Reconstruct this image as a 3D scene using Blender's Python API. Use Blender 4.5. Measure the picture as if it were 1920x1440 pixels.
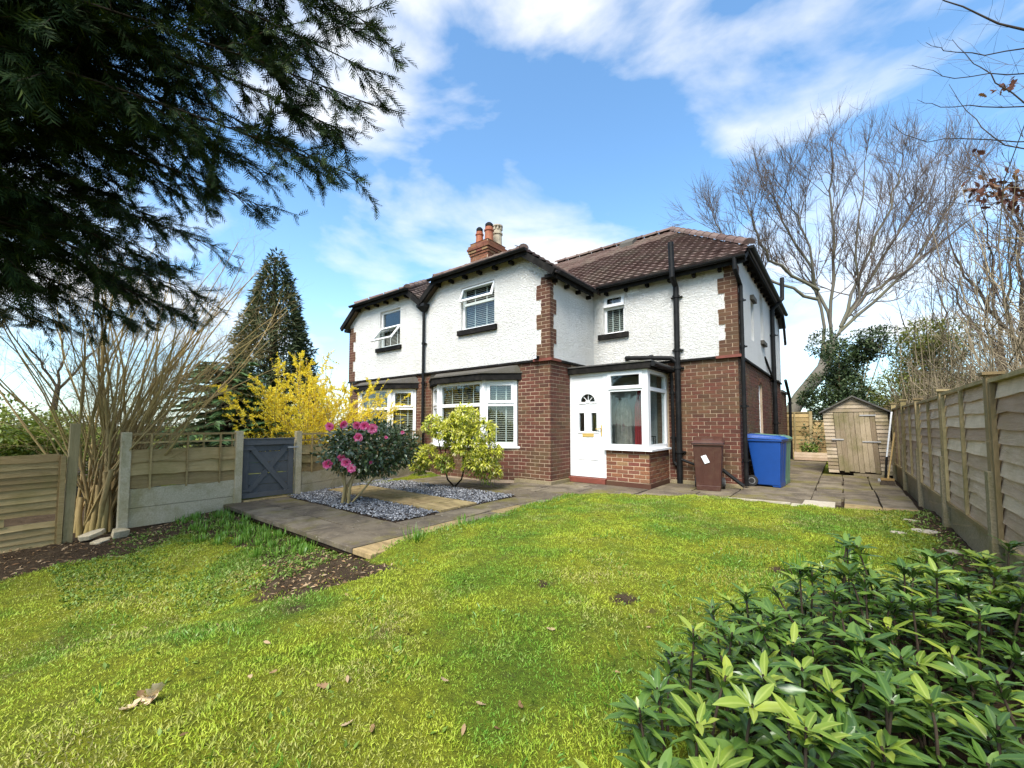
import bpy, math, random
import numpy as np
from mathutils import Matrix, Vector

R = math.radians
rnd = random.Random(7)
rng = np.random.default_rng(11)
scene = bpy.context.scene
for o in list(bpy.data.objects):
    bpy.data.objects.remove(o)
col = scene.collection

# ------------------------------------------------------------------ camera
cam_d = bpy.data.cameras.new('camera')
cam = bpy.data.objects.new('camera', cam_d)
col.objects.link(cam)
cam.location = (0, 0, 1.15)
cam.rotation_euler = (R(90 + 3.17), 0, R(38.5))
cam_d.sensor_width = 36
cam_d.lens = 14.55
cam_d.shift_y = 0.0177
cam_d.clip_start = 0.05
cam_d.clip_end = 2000
scene.camera = cam

# ------------------------------------------------------------------ sky, sun, exposure
SUN_DIR = Vector((0.22, -0.74, 1.0)).normalized()      # towards the sun: over the right shoulder
sun_el = math.asin(SUN_DIR.z)
sun_az = math.atan2(SUN_DIR.x, SUN_DIR.y)
world = bpy.data.worlds.new('World')
scene.world = world
world.use_nodes = True
wt = world.node_tree
wt.nodes.clear()


def wn(t, **kw):
    n = wt.nodes.new(t)
    for k, v in kw.items():
        setattr(n, k, v)
    return n


wl = wt.links.new
w_out = wn('ShaderNodeOutputWorld')
w_bg = wn('ShaderNodeBackground')
w_bg.inputs['Strength'].default_value = 0.15
sky = wn('ShaderNodeTexSky', sky_type='NISHITA', sun_disc=False)
sky.sun_elevation = sun_el
sky.sun_rotation = sun_az
sky.altitude = 60
sky.air_density = 1.0
sky.dust_density = 0.6
sky.ozone_density = 2.2
w_tc = wn('ShaderNodeTexCoord')
w_sep = wn('ShaderNodeSeparateXYZ')
wl(w_tc.outputs['Generated'], w_sep.inputs[0])


def wmath(op, a, b=None, clamp=False):
    n = wn('ShaderNodeMath', operation=op, use_clamp=clamp)
    for i, v in enumerate((a, b)):
        if v is None:
            continue
        if isinstance(v, (int, float)):
            n.inputs[i].default_value = v
        else:
            wl(v, n.inputs[i])
    return n.outputs[0]


w_map = wn('ShaderNodeMapping')
w_map.inputs['Location'].default_value = (6.3, 5.5, 8.0)
w_map.inputs['Scale'].default_value = (1.0, 1.0, 2.6)
wl(w_tc.outputs['Generated'], w_map.inputs[0])
w_n1 = wn('ShaderNodeTexNoise')
w_n1.inputs['Scale'].default_value = 2.3
w_n1.inputs['Detail'].default_value = 9
w_n1.inputs['Roughness'].default_value = 0.52
w_n1.inputs['Distortion'].default_value = 0.25
wl(w_map.outputs[0], w_n1.inputs['Vector'])
w_ramp = wn('ShaderNodeValToRGB')
w_ramp.color_ramp.elements[0].position = 0.445
w_ramp.color_ramp.elements[1].position = 0.64
wl(w_n1.outputs[0], w_ramp.inputs[0])
# thin veil low over the horizon
veil = wmath('POWER', wmath('SUBTRACT', 1.0, wmath('MAXIMUM', w_sep.outputs['Z'], 0.0), True), 6.5)
cmask = wmath('MAXIMUM', wmath('MULTIPLY', w_ramp.outputs[0], 0.88), wmath('MULTIPLY', veil, 0.5), True)
w_mix = wn('ShaderNodeMix', data_type='RGBA')
wl(cmask, w_mix.inputs['Factor'])
w_tint = wn('ShaderNodeMix', data_type='RGBA', blend_type='MULTIPLY')
w_tint.inputs['Factor'].default_value = 1.0
wl(sky.outputs[0], w_tint.inputs[6])
w_tint.inputs[7].default_value = (0.70, 0.90, 0.94, 1)
wl(w_tint.outputs[2], w_mix.inputs[6])
w_mix.inputs[7].default_value = (3.6, 3.57, 3.5, 1)
wl(w_mix.outputs[2], w_bg.inputs[0])
wl(w_bg.outputs[0], w_out.inputs[0])

sun_d = bpy.data.lights.new('sun', 'SUN')
sun = bpy.data.objects.new('sun', sun_d)
col.objects.link(sun)
sun.location = (6, -6, 12)
sun.rotation_euler = (-SUN_DIR).to_track_quat('-Z', 'Y').to_euler()
sun_d.energy = 3.2
sun_d.angle = R(32)
sun_d.color = (1.0, 0.955, 0.88)

vs = scene.view_settings
vs.view_transform = 'Standard'
vs.look = 'None'
vs.gamma = 1.0
vs.use_curve_mapping = False
vs.exposure = 1.3
scene.cycles.max_bounces = 6
scene.cycles.transparent_max_bounces = 12
scene.cycles.use_denoising = True
scene.cycles.caustics_reflective = False
scene.cycles.caustics_refractive = False

# ------------------------------------------------------------------ object helpers
W = {}                       # world matrix of every object that we make


def link(o, parent=None, world=None):
    col.objects.link(o)
    wm = world if world is not None else Matrix.Identity(4)
    o.matrix_basis = wm
    if parent is not None:
        o.parent = parent
        o.matrix_parent_inverse = W[parent.name].inverted()
    W[o.name] = wm
    return o


def thing(name, label, cat, loc=(0, 0, 0), group=None, kind=None):
    o = bpy.data.objects.new(name, None)
    o.empty_display_size = 0.1
    link(o, None, Matrix.Translation(loc))
    tag(o, label, cat, group, kind)
    return o


def tag(o, label=None, cat=None, group=None, kind=None):
    for k, v in (('label', label), ('category', cat), ('group', group), ('kind', kind)):
        if v:
            o[k] = v
    return o


def finish(name, me, mat, parent, smooth=False):
    if mat is not None:
        me.materials.append(mat)
    if smooth:
        me.shade_smooth()
    o = bpy.data.objects.new(name, me)
    if parent is None:                                   # own origin at the base of the thing
        n = len(me.vertices)
        co = np.empty(n * 3, np.float32)
        me.vertices.foreach_get('co', co)
        co = co.reshape(-1, 3)
        lo, hi = co.min(0), co.max(0)
        c = np.array([(lo[0] + hi[0]) / 2, (lo[1] + hi[1]) / 2, lo[2]], np.float32)
        me.vertices.foreach_set('co', (co - c).ravel())
        me.update()
        return link(o, None, Matrix.Translation([float(x) for x in c]))
    return link(o, parent)


class MB:
    """collects solids in world coordinates, becomes one mesh object"""

    def __init__(s):
        s.v, s.f = [], []

    def add(s, v, f):
        b = len(s.v)
        s.v += [tuple(p) for p in v]
        s.f += [tuple(i + b for i in q) for q in f]
        return s

    def hexa(s, p):          # 8 points: bottom ring 0-3, top ring 4-7
        return s.add(p, [(0, 3, 2, 1), (4, 5, 6, 7), (0, 1, 5, 4), (1, 2, 6, 5), (2, 3, 7, 6), (3, 0, 4, 7)])

    def box(s, x0, x1, y0, y1, z0, z1):
        return s.hexa([(x0, y0, z0), (x1, y0, z0), (x1, y1, z0), (x0, y1, z0),
                       (x0, y0, z1), (x1, y0, z1), (x1, y1, z1), (x0, y1, z1)])

    def obox(s, B, u0, u1, d0, d1, z0, z1):
        return s.hexa([B(u0, d0, z0), B(u1, d0, z0), B(u1, d1, z0), B(u0, d1, z0),
                       B(u0, d0, z1), B(u1, d0, z1), B(u1, d1, z1), B(u0, d1, z1)])

    def beam(s, a, b, w, h, up=(0, 0, 1)):
        a, b = Vector(a), Vector(b)
        d = (b - a).normalized()
        sd = d.cross(Vector(up))
        if sd.length < 1e-4:
            sd = d.cross(Vector((1, 0, 0)))
        sd.normalize()
        un = sd.cross(d)
        q = []
        for p in (a, b):
            q += [p - sd * w / 2 - un * h / 2, p + sd * w / 2 - un * h / 2, p + sd * w / 2 + un * h / 2, p - sd * w / 2 + un * h / 2]
        return s.hexa(q)

    def tube(s, pts, rads, n=8, cap=True):
        pts = [Vector(p) for p in pts]
        if isinstance(rads, (int, float)):
            rads = [rads] * len(pts)
        b = len(s.v)
        ref = None
        for i, p in enumerate(pts):
            d = (pts[min(i + 1, len(pts) - 1)] - pts[max(i - 1, 0)]).normalized()
            if ref is None:
                ref = d.cross(Vector((0, 0, 1)))
                if ref.length < 0.1:
                    ref = d.cross(Vector((1, 0, 0)))
            ref = (ref - d * ref.dot(d)).normalized()
            e = d.cross(ref)
            for k in range(n):
                a = 2 * math.pi * k / n
                s.v.append(tuple(p + (ref * math.cos(a) + e * math.sin(a)) * rads[i]))
        for i in range(len(pts) - 1):
            for k in range(n):
                k2 = (k + 1) % n
                s.f.append((b + i * n + k, b + i * n + k2, b + (i + 1) * n + k2, b + (i + 1) * n + k))
        if cap:
            s.f.append(tuple(b + k for k in reversed(range(n))))
            s.f.append(tuple(b + (len(pts) - 1) * n + k for k in range(n)))
        return s

    def lathe(s, c, prof, n=14):
        b = len(s.v)
        for r, z in prof:
            for k in range(n):
                a = 2 * math.pi * k / n
                s.v.append((c[0] + r * math.cos(a), c[1] + r * math.sin(a), c[2] + z))
        for i in range(len(prof) - 1):
            for k in range(n):
                k2 = (k + 1) % n
                s.f.append((b + i * n + k, b + i * n + k2, b + (i + 1) * n + k2, b + (i + 1) * n + k))
        s.f.append(tuple(b + k for k in reversed(range(n))))
        s.f.append(tuple(b + (len(prof) - 1) * n + k for k in range(n)))
        return s

    def prism(s, poly, off):
        off = Vector(off)
        n = len(poly)
        p = [Vector(q) for q in poly]
        f = [tuple(range(n)), tuple(reversed(range(n, 2 * n)))]
        for i in range(n):
            j = (i + 1) % n
            f.append((i, i + n, j + n, j))
        return s.add(p + [q + off for q in p], f)

    def build(s, name, mat, parent=None, smooth=False, bevel=0, fix=True):
        me = bpy.data.meshes.new(name)
        me.from_pydata(s.v, [], s.f)
        if fix:
            import bmesh
            bm = bmesh.new()
            bm.from_mesh(me)
            bmesh.ops.recalc_face_normals(bm, faces=bm.faces)
            if bevel:
                bmesh.ops.bevel(bm, geom=[e for e in bm.edges if e.calc_face_angle(0) > 0.5], offset=bevel, segments=2,
                                affect='EDGES', profile=0.6, clamp_overlap=True)
            bm.to_mesh(me)
            bm.free()
        return finish(name, me, mat, parent, smooth)


def basis(O, u):
    """B(u, d, z): u along the wall to the right seen from outside, d outwards"""
    O = Vector(O)
    u = Vector(u).normalized()
    n = u.cross(Vector((0, 0, 1)))

    def B(a, d, z):
        return O + u * a + n * d + Vector((0, 0, z))
    B.u, B.n, B.O = u, n, O
    return B


def np_mesh(name, V, F, mat, parent=None, smooth=False, colattr=None):
    """big mesh from arrays: V (n,3), F (m,k)"""
    me = bpy.data.meshes.new(name)
    V = np.ascontiguousarray(V, np.float32)
    F = np.ascontiguousarray(F, np.int32)
    m, k = F.shape
    me.vertices.add(len(V))
    me.vertices.foreach_set('co', V.ravel())
    me.loops.add(m * k)
    me.loops.foreach_set('vertex_index', F.ravel())
    me.polygons.add(m)
    me.polygons.foreach_set('loop_start', np.arange(m, dtype=np.int32) * k)
    if colattr is not None:
        a = me.color_attributes.new('tone', 'FLOAT_COLOR', 'POINT')
        c = np.ones((len(V), 4), np.float32)
        c[:, :colattr.shape[1]] = colattr
        a.data.foreach_set('color', c.ravel())
    me.update(calc_edges=True)
    return finish(name, me, mat, parent, smooth)


def nrm(a):
    return a / np.maximum(np.linalg.norm(a, axis=-1, keepdims=True), 1e-9)


def scatter(TV, TF, pos, along, normal, scale):
    """copies of a template (x across, y along, z normal) -> V, F"""
    pos = np.asarray(pos, float)
    y = nrm(np.asarray(along, float))
    z = np.asarray(normal, float)
    x = nrm(np.cross(y, z))
    z = np.cross(x, y)
    sc = np.asarray(scale, float)
    if sc.ndim == 1:
        sc = np.stack([sc] * 3, 1)
    TV = np.asarray(TV, float)
    n, k = len(pos), len(TV)
    V = (pos[:, None, :] + x[:, None, :] * (TV[None, :, 0:1] * sc[:, None, 0:1]) + y[:, None, :] * (TV[None, :, 1:2] * sc[:, None, 1:2])
         + z[:, None, :] * (TV[None, :, 2:3] * sc[:, None, 2:3])).reshape(-1, 3)
    F = (np.asarray(TF)[None] + (np.arange(n) * k)[:, None, None]).reshape(-1, np.asarray(TF).shape[1])
    return V, F


def tubes_np(branches, n=4):
    """many tapered branches [(pts, radii)] -> V, F(quads)"""
    Vs, Fs, b = [], [], 0
    ang = 2 * np.pi * np.arange(n) / n
    ca, sa = np.cos(ang), np.sin(ang)
    k = np.arange(n)
    k2 = (k + 1) % n
    for pts, rad in branches:
        p = np.asarray(pts, float)
        r = np.asarray(rad, float)
        m = len(p)
        d = np.empty_like(p)
        d[1:-1] = p[2:] - p[:-2]
        d[0] = p[1] - p[0]
        d[-1] = p[-1] - p[-2]
        d = nrm(d)
        ref = np.where(np.abs(d[:, 2:3]) > 0.9, np.array([[1., 0, 0]]), np.array([[0, 0, 1.]]))
        if abs(d[0, 2]) > 0.6:
            ref = np.tile([1., 0, 0], (m, 1))
        else:
            ref = np.tile([0, 0, 1.], (m, 1))
        e1 = nrm(np.cross(d, ref))
        e2 = np.cross(d, e1)
        ring = p[:, None, :] + r[:, None, None] * (e1[:, None, :] * ca[None, :, None] + e2[:, None, :] * sa[None, :, None])
        Vs.append(ring.reshape(-1, 3))
        i = np.arange(m - 1)[:, None] * n + b
        Fs.append(np.stack([i + k, i + k2, i + n + k2, i + n + k], -1).reshape(-1, 4))
        b += m * n
    return np.concatenate(Vs), np.concatenate(Fs)


def rvec(n):
    return nrm(rng.normal(size=(n, 3)))
# ------------------------------------------------------------------ materials
class NT:
    def __init__(s, name):
        s.m = bpy.data.materials.new(name)
        s.m.use_nodes = True
        s.t = s.m.node_tree
        s.t.nodes.clear()
        s.out = s.t.nodes.new('ShaderNodeOutputMaterial')

    def n(s, typ, props=None, **inp):
        nd = s.t.nodes.new('ShaderNode' + typ)
        for k, v in (props or {}).items():
            setattr(nd, k, v)
        for k, v in inp.items():
            key = int(k[1:]) if k[0] == 'i' and k[1:].isdigit() else k.replace('_', ' ')
            s.set(nd.inputs[key], v)
        return nd

    def set(s, sock, v):
        if isinstance(v, bpy.types.NodeSocket):
            s.t.links.new(v, sock)
        elif isinstance(v, bpy.types.Node):
            s.t.links.new(v.outputs[0], sock)
        elif isinstance(v, (tuple, list)) and len(v) == 3 and sock.type == 'RGBA':
            sock.default_value = (*v, 1)
        else:
            sock.default_value = v

    def mix(s, f, a, b, mode='MIX'):
        nd = s.n('Mix', dict(data_type='RGBA', blend_type=mode))
        s.set(nd.inputs[0], f)
        s.set(nd.inputs[6], a)
        s.set(nd.inputs[7], b)
        return nd.outputs[2]

    def math(s, op, a, b=0.0, clamp=False):
        nd = s.n('Math', dict(operation=op, use_clamp=clamp))
        s.set(nd.inputs[0], a)
        s.set(nd.inputs[1], b)
        return nd.outputs[0]

    def ramp(s, f, stops):
        nd = s.n('ValToRGB')
        el = nd.color_ramp.elements
        while len(el) < len(stops):
            el.new(0.5)
        for e, (p, c) in zip(el, stops):
            e.position = p
            e.color = (*c, 1) if isinstance(c, (tuple, list)) else (c, c, c, 1)
        s.set(nd.inputs[0], f)
        return nd.outputs[0]

    def noise(s, vec, scale, detail=4, rough=0.55, dist=0.0):
        return s.n('TexNoise', Vector=vec, Scale=scale, Detail=detail, Roughness=rough, Distortion=dist).outputs[0]

    def coord(s, which='Object'):
        return s.n('TexCoord').outputs[which]

    def wpos(s):
        return s.n('NewGeometry').outputs['Position']

    def scaled(s, vec, sc):
        return s.n('Mapping', Vector=vec, Scale=sc).outputs[0]

    def rand(s):
        """random number for the object and for each loose piece of it"""
        a = s.n('ObjectInfo').outputs['Random']
        b = s.n('NewGeometry').outputs['Random Per Island']
        return s.math('FRACT', s.math('ADD', a, b))

    def bump(s, h, strength=0.5, dist=0.01):
        return s.n('Bump', Height=h, Strength=strength, Distance=dist).outputs[0]

    def pbr(s, color, rough=0.6, normal=None, metal=0.0, spec=0.5, coat=0.0):
        p = s.n('BsdfPrincipled')
        s.set(p.inputs['Base Color'], color)
        s.set(p.inputs['Roughness'], rough)
        p.inputs['Metallic'].default_value = metal
        p.inputs['Specular IOR Level'].default_value = spec
        p.inputs['Coat Weight'].default_value = coat
        if normal is not None:
            s.set(p.inputs['Normal'], normal)
        return p.outputs[0]

    def done(s, sh):
        s.t.links.new(sh, s.out.inputs['Surface'])
        return s.m


MAT = {}


def m_plain(name, c, rough=0.5, var=0.0, bump=0.0, bscale=60, spec=0.5, dirt=None):
    s = NT(name)
    p = s.wpos()
    c0 = c
    if var:
        n = s.noise(p, 9, 5)
        c0 = s.mix(s.ramp(n, [(0.3, 0.0), (0.7, 1.0)]), tuple(x * (1 - var) for x in c), tuple(min(1, x * (1 + var)) for x in c))
    if dirt:
        n2 = s.noise(p, 4.5, 6, 0.65)
        c0 = s.mix(s.ramp(n2, [(0.5, 0.0), (0.72, 0.8)]), c0, dirt)
    nm = s.bump(s.noise(p, bscale, 4), bump, 0.01) if bump else None
    MAT[name] = s.done(s.pbr(c0, rough, nm, spec=spec))


def m_render():
    s = NT('roughcast')
    p = s.wpos()
    big = s.noise(p, 1.2, 5, 0.6)
    c = s.mix(s.ramp(big, [(0.42, 0.0), (0.75, 0.7)]), (0.84, 0.82, 0.775), (0.72, 0.69, 0.62))
    streak = s.noise(s.scaled(p, (6, 6, 0.5)), 1.6, 5, 0.6)
    c = s.mix(s.ramp(streak, [(0.56, 0.0), (0.85, 0.40)]), c, (0.52, 0.49, 0.42))
    v = s.noise(s.scaled(p, (1, 1, 1.5)), 22, 5, 0.65, 1.2)
    v2 = s.noise(p, 70, 3, 0.6)
    h = s.math('ADD', s.math('MULTIPLY', s.ramp(v, [(0.38, 0.0), (0.62, 1.0)]), 1.0), s.math('MULTIPLY', v2, 0.35))
    pit_shade = s.ramp(s.noise(s.scaled(p, (1, 1, 1.6)), 13, 6, 0.7, 0.8), [(0.33, 1.0), (0.39, 0.0)])
    c = s.mix(s.math('MULTIPLY', pit_shade, 0.4), c, (0.40, 0.38, 0.33))  # shade of the trowelled relief painted into the colour as dark spots
    MAT['roughcast'] = s.done(s.pbr(c, 0.9, s.bump(h, 0.9, 0.026), spec=0.2))


def m_brick(name, stops, moss=0.5, mosscol=(0.13, 0.105, 0.045)):
    s = NT(name)
    r = s.rand()
    p = s.wpos()
    c = s.ramp(r, stops)
    n = s.noise(p, 38, 4, 0.6)
    c = s.mix(s.ramp(n, [(0.35, 0.0), (0.75, 0.55)]), c, (0.075, 0.03, 0.02))
    n2 = s.noise(p, 1.5, 4, 0.6)
    c = s.mix(s.math('MULTIPLY', s.ramp(n2, [(0.44, 0.0), (0.66, 1.0)]), moss), c, mosscol)
    MAT[name] = s.done(s.pbr(c, 0.88, s.bump(s.noise(p, 120, 4, 0.7), 0.6, 0.006), spec=0.25))


def m_wood(name, c1, c2, algae=(0.11, 0.10, 0.03), am=0.5, axis=(1, 14, 14), rough=0.85, fine=26):
    s = NT(name)
    o = s.coord('Object')
    r = s.rand()
    off = s.n('CombineXYZ', X=s.math('MULTIPLY', r, 37.0), Y=s.math('MULTIPLY', r, 11.0), Z=s.math('MULTIPLY', r, 53.0))
    v = s.n('VectorMath', dict(operation='ADD'), i0=o, i1=off).outputs[0]
    g = s.noise(s.scaled(v, axis), 3.2, 6, 0.62, 0.7)
    g2 = s.noise(s.scaled(v, axis), fine, 3, 0.6)
    c = s.mix(s.ramp(g, [(0.3, 0.0), (0.7, 1.0)]), c1, c2)
    c = s.mix(s.ramp(g2, [(0.45, 0.0), (0.75, 0.5)]), c, tuple(x * 0.45 for x in c1))
    c = s.mix(s.math('MULTIPLY', s.ramp(r, [(0.45, 0.0), (1.0, 1.0)]), 0.5), c, tuple(min(0.8, x * 1.4) for x in c2))
    c = s.mix(s.math('MULTIPLY', s.ramp(r, [(0.0, 1.0), (0.4, 0.0)]), 0.55), c, (c1[0] * 0.55, c1[1] * 0.45, c1[2] * 0.42))
    a = s.noise(s.wpos(), 3.1, 5, 0.65)
    c = s.mix(s.math('MULTIPLY', s.ramp(a, [(0.46, 0.0), (0.64, 1.0)]), am), c, algae)
    h = s.math('ADD', g, s.math('MULTIPLY', g2, 0.6))
    MAT[name] = s.done(s.pbr(c, rough, s.bump(h, 0.55, 0.006), spec=0.25))


def m_concrete(name, c1, c2, algae=(0.12, 0.11, 0.035), am=0.6, sc=1.0):
    s = NT(name)
    p = s.wpos()
    n = s.noise(p, 60 * sc, 3, 0.7)
    n2 = s.noise(p, 3 * sc, 6, 0.65)
    c = s.mix(s.ramp(n, [(0.35, 0.0), (0.65, 1.0)]), c1, c2)
    c = s.mix(s.math('MULTIPLY', s.ramp(n2, [(0.45, 0.0), (0.65, 1.0)]), am), c, algae)
    sp = s.ramp(s.noise(p, 26 * sc, 5, 0.75), [(0.66, 0.0), (0.70, 1.0)])
    c = s.mix(s.math('MULTIPLY', sp, 0.55), c, tuple(min(1, x * 2.0) for x in c2))
    MAT[name] = s.done(s.pbr(c, 0.9, s.bump(n, 0.5, 0.008), spec=0.2))


def m_leaf(name, stops, rough=0.45, trans=0.25, spec=0.5, tcol=None, noise=False, rib=None):
    s = NT(name)
    r = s.rand()
    if noise:
        r = s.math('ADD', s.math('MULTIPLY', r, 0.6), s.math('MULTIPLY', s.ramp(s.noise(s.wpos(), noise, 4), [(0.3, 0.0), (0.7, 1.0)]), 0.4))
    c = s.ramp(r, stops)
    if rib:
        at = s.n('Attribute', dict(attribute_name='tone')).outputs['Fac']
        c = s.mix(s.math('MULTIPLY', s.ramp(at, [(0.72, 0.0), (0.97, 1.0)]), 0.55), c, rib)
    b = s.pbr(c, rough, None, spec=spec)
    if trans:
        t = s.n('BsdfTranslucent', Color=s.mix(1.0, c, tcol or (1.0, 1.0, 0.55), 'MULTIPLY')).outputs[0]
        mx = s.n('MixShader', Fac=trans)
        s.t.links.new(b, mx.inputs[1])
        s.t.links.new(t, mx.inputs[2])
        b = mx.outputs[0]
    MAT[name] = s.done(b)


def m_bark(name, c1, c2, sc=(8, 8, 1.5), algae=None, am=0.4):
    s = NT(name)
    p = s.wpos()
    n = s.noise(s.scaled(p, sc), 5, 5, 0.65)
    c = s.mix(s.ramp(n, [(0.32, 0.0), (0.68, 1.0)]), c1, c2)
    c = s.mix(s.math('MULTIPLY', s.rand(), 0.35), c, tuple(x * 0.5 for x in c1))
    if algae:
        c = s.mix(s.math('MULTIPLY', s.ramp(s.noise(p, 1.2, 3), [(0.4, 0.0), (0.65, 1.0)]), am), c, algae)
    MAT[name] = s.done(s.pbr(c, 0.9, s.bump(n, 0.6, 0.01), spec=0.15))


def m_glass():
    s = NT('glass')
    fc = s.n('LayerWeight', Blend=0.5).outputs['Facing']
    f = s.math('ADD', s.math('MULTIPLY', s.math('POWER', fc, 5.0), 0.9), 0.055, True)
    g = s.n('BsdfGlossy', Color=(0.95, 0.97, 1.0), Roughness=0.01)
    t = s.n('BsdfTransparent', Color=(0.82, 0.86, 0.85))
    mx = s.n('MixShader', Fac=f)
    s.t.links.new(t.outputs[0], mx.inputs[1])
    s.t.links.new(g.outputs[0], mx.inputs[2])
    MAT['glass'] = s.done(mx.outputs[0])


def m_paving():
    s = NT('paving_stone')
    p = s.wpos()
    r = s.rand()
    c = s.ramp(r, [(0.0, (0.13, 0.105, 0.073)), (0.55, (0.17, 0.138, 0.095)), (1.0, (0.21, 0.172, 0.118))])
    n = s.noise(p, 2.4, 7, 0.7, 0.4)
    c = s.mix(s.ramp(n, [(0.42, 0.0), (0.58, 0.8)]), c, (0.078, 0.062, 0.046))
    m = s.noise(p, 1.3, 6, 0.7)
    c = s.mix(s.math('MULTIPLY', s.ramp(m, [(0.50, 0.0), (0.64, 1.0)]), 0.75), c, (0.14, 0.12, 0.025))
    sp = s.ramp(s.noise(s.scaled(p, (1, 1, 1)), 17, 5, 0.8), [(0.62, 0.0), (0.66, 1.0)])
    c = s.mix(s.math('MULTIPLY', sp, 0.75), c, (0.42, 0.38, 0.30))
    MAT['paving_stone'] = s.done(s.pbr(c, s.ramp(n, [(0.3, 0.6), (0.7, 0.9)]), s.bump(s.noise(p, 45, 5, 0.7), 0.5, 0.008), spec=0.15))
    s = NT('yellow_stone')
    p = s.wpos()
    r = s.rand()
    c = s.ramp(r, [(0.0, (0.26, 0.19, 0.085)), (0.5, (0.42, 0.315, 0.15)), (1.0, (0.34, 0.24, 0.115))])
    n = s.noise(s.scaled(p, (2.2, 5, 1)), 1.6, 6, 0.7, 0.7)
    c = s.mix(s.ramp(n, [(0.42, 0.0), (0.64, 0.75)]), c, (0.13, 0.09, 0.04))
    m = s.noise(p, 2.1, 6, 0.7)
    c = s.mix(s.math('MULTIPLY', s.ramp(m, [(0.5, 0.0), (0.66, 1.0)]), 0.6), c, (0.14, 0.12, 0.025))
    MAT['yellow_stone'] = s.done(s.pbr(c, 0.85, s.bump(s.noise(p, 40, 5, 0.7), 0.5, 0.008), spec=0.25))


def m_lawn():
    """soil and moss under the grass blades"""
    s = NT('lawn_ground')
    p = s.wpos()
    a = s.noise(p, 0.9, 6, 0.62, 0.3)
    c = s.ramp(a, [(0.28, (0.075, 0.13, 0.014)), (0.45, (0.13, 0.17, 0.016)), (0.58, (0.21, 0.22, 0.018)), (0.75, (0.10, 0.15, 0.018))])
    b = s.noise(p, 26, 5, 0.7)
    c = s.mix(s.ramp(b, [(0.40, 0.0), (0.72, 0.75)]), c, (0.030, 0.036, 0.008))
    d = s.noise(p, 2.3, 6, 0.68, 0.4)
    c = s.mix(s.math('MULTIPLY', s.ramp(d, [(0.60, 0.0), (0.70, 1.0)]), 0.7), c, (0.105, 0.075, 0.03))
    at = s.n('Attribute', dict(attribute_name='tone')).outputs['Color']
    sp = s.n('SeparateColor', Color=at).outputs
    e = s.noise(p, 7, 6, 0.7)
    soil = s.mix(s.ramp(e, [(0.35, 0.0), (0.7, 1.0)]), (0.040, 0.026, 0.015), (0.085, 0.06, 0.036))
    soil = s.mix(s.ramp(s.noise(p, 40, 4, 0.7), [(0.58, 0.0), (0.66, 0.7)]), soil, (0.15, 0.10, 0.06))
    edge = s.math('ADD', sp[0], s.math('MULTIPLY', s.math('SUBTRACT', s.noise(p, 6, 6, 0.7), 0.5), 0.9))
    c = s.mix(s.ramp(edge, [(0.42, 0.0), (0.62, 1.0)]), c, soil)
    h = s.math('ADD', s.noise(p, 70, 5, 0.75), s.math('MULTIPLY', s.noise(p, 15, 4, 0.6), 1.2))
    MAT['lawn_ground'] = s.done(s.pbr(c, 0.95, s.bump(h, 0.9, 0.03), spec=0.1))


def m_grass(name, green, yellow, straw):
    s = NT(name)
    p = s.wpos()
    r = s.rand()
    a = s.noise(p, 0.9, 6, 0.62, 0.3)
    b = s.noise(p, 3.4, 4, 0.6)
    f = s.math('ADD', s.math('MULTIPLY', s.ramp(a, [(0.42, 0.0), (0.55, 1.0)]), 0.62), s.math('ADD', s.math('MULTIPLY', s.ramp(b, [(0.35, 0.0), (0.65, 1.0)]), 0.3), s.math('MULTIPLY', r, 0.25)))
    c = s.ramp(f, [(0.15, green), (0.55, tuple((x + y) / 2 for x, y in zip(green, yellow))), (0.95, yellow)])
    d = s.noise(p, 1.15, 6, 0.68, 0.5)
    dry = s.math('MULTIPLY', s.ramp(d, [(0.50, 0.06), (0.64, 0.8)]), s.ramp(r, [(0.25, 0.0), (0.6, 1.0)]))
    c = s.mix(dry, c, straw)
    b1 = s.pbr(c, 0.55, None, spec=0.3)
    t = s.n('BsdfTranslucent', Color=c).outputs[0]
    mx = s.n('MixShader', Fac=0.28)
    s.t.links.new(b1, mx.inputs[1])
    s.t.links.new(t, mx.inputs[2])
    MAT[name] = s.done(mx.outputs[0])


m_render()
m_brick('brick_old', [(0.0, (0.066, 0.026, 0.019)), (0.3, (0.108, 0.037, 0.025)), (0.6, (0.135, 0.048, 0.031)), (0.85, (0.088, 0.033, 0.023)), (1.0, (0.11, 0.058, 0.033))], 0.45)
m_brick('brick_new', [(0.0, (0.155, 0.052, 0.032)), (0.35, (0.225, 0.086, 0.045)), (0.7, (0.27, 0.115, 0.058)), (0.9, (0.19, 0.06, 0.045)), (1.0, (0.33, 0.22, 0.10))], 0.15)
m_brick('brick_quoin', [(0.0, (0.066, 0.026, 0.018)), (0.5, (0.10, 0.038, 0.024)), (1.0, (0.12, 0.058, 0.032))], 0.4, (0.095, 0.072, 0.034))
m_brick('roof_tile', [(0.0, (0.10, 0.066, 0.057)), (0.4, (0.15, 0.098, 0.083)), (0.75, (0.21, 0.15, 0.13)), (1.0, (0.13, 0.09, 0.077))], 0.5, (0.20, 0.17, 0.13))
m_concrete('mortar', (0.34, 0.25, 0.175), (0.44, 0.335, 0.235), am=0.3)
m_concrete('mortar_pale', (0.50, 0.37, 0.25), (0.56, 0.43, 0.29), am=0.15)
m_concrete('concrete', (0.42, 0.345, 0.225), (0.56, 0.47, 0.32), (0.25, 0.205, 0.07), am=0.6)
m_concrete('concrete_mossy', (0.21, 0.165, 0.095), (0.32, 0.26, 0.165), (0.15, 0.13, 0.035), am=0.6)
m_concrete('concrete_bare', (0.40, 0.355, 0.27), (0.50, 0.45, 0.345), (0.22, 0.19, 0.08), am=0.45)
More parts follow.
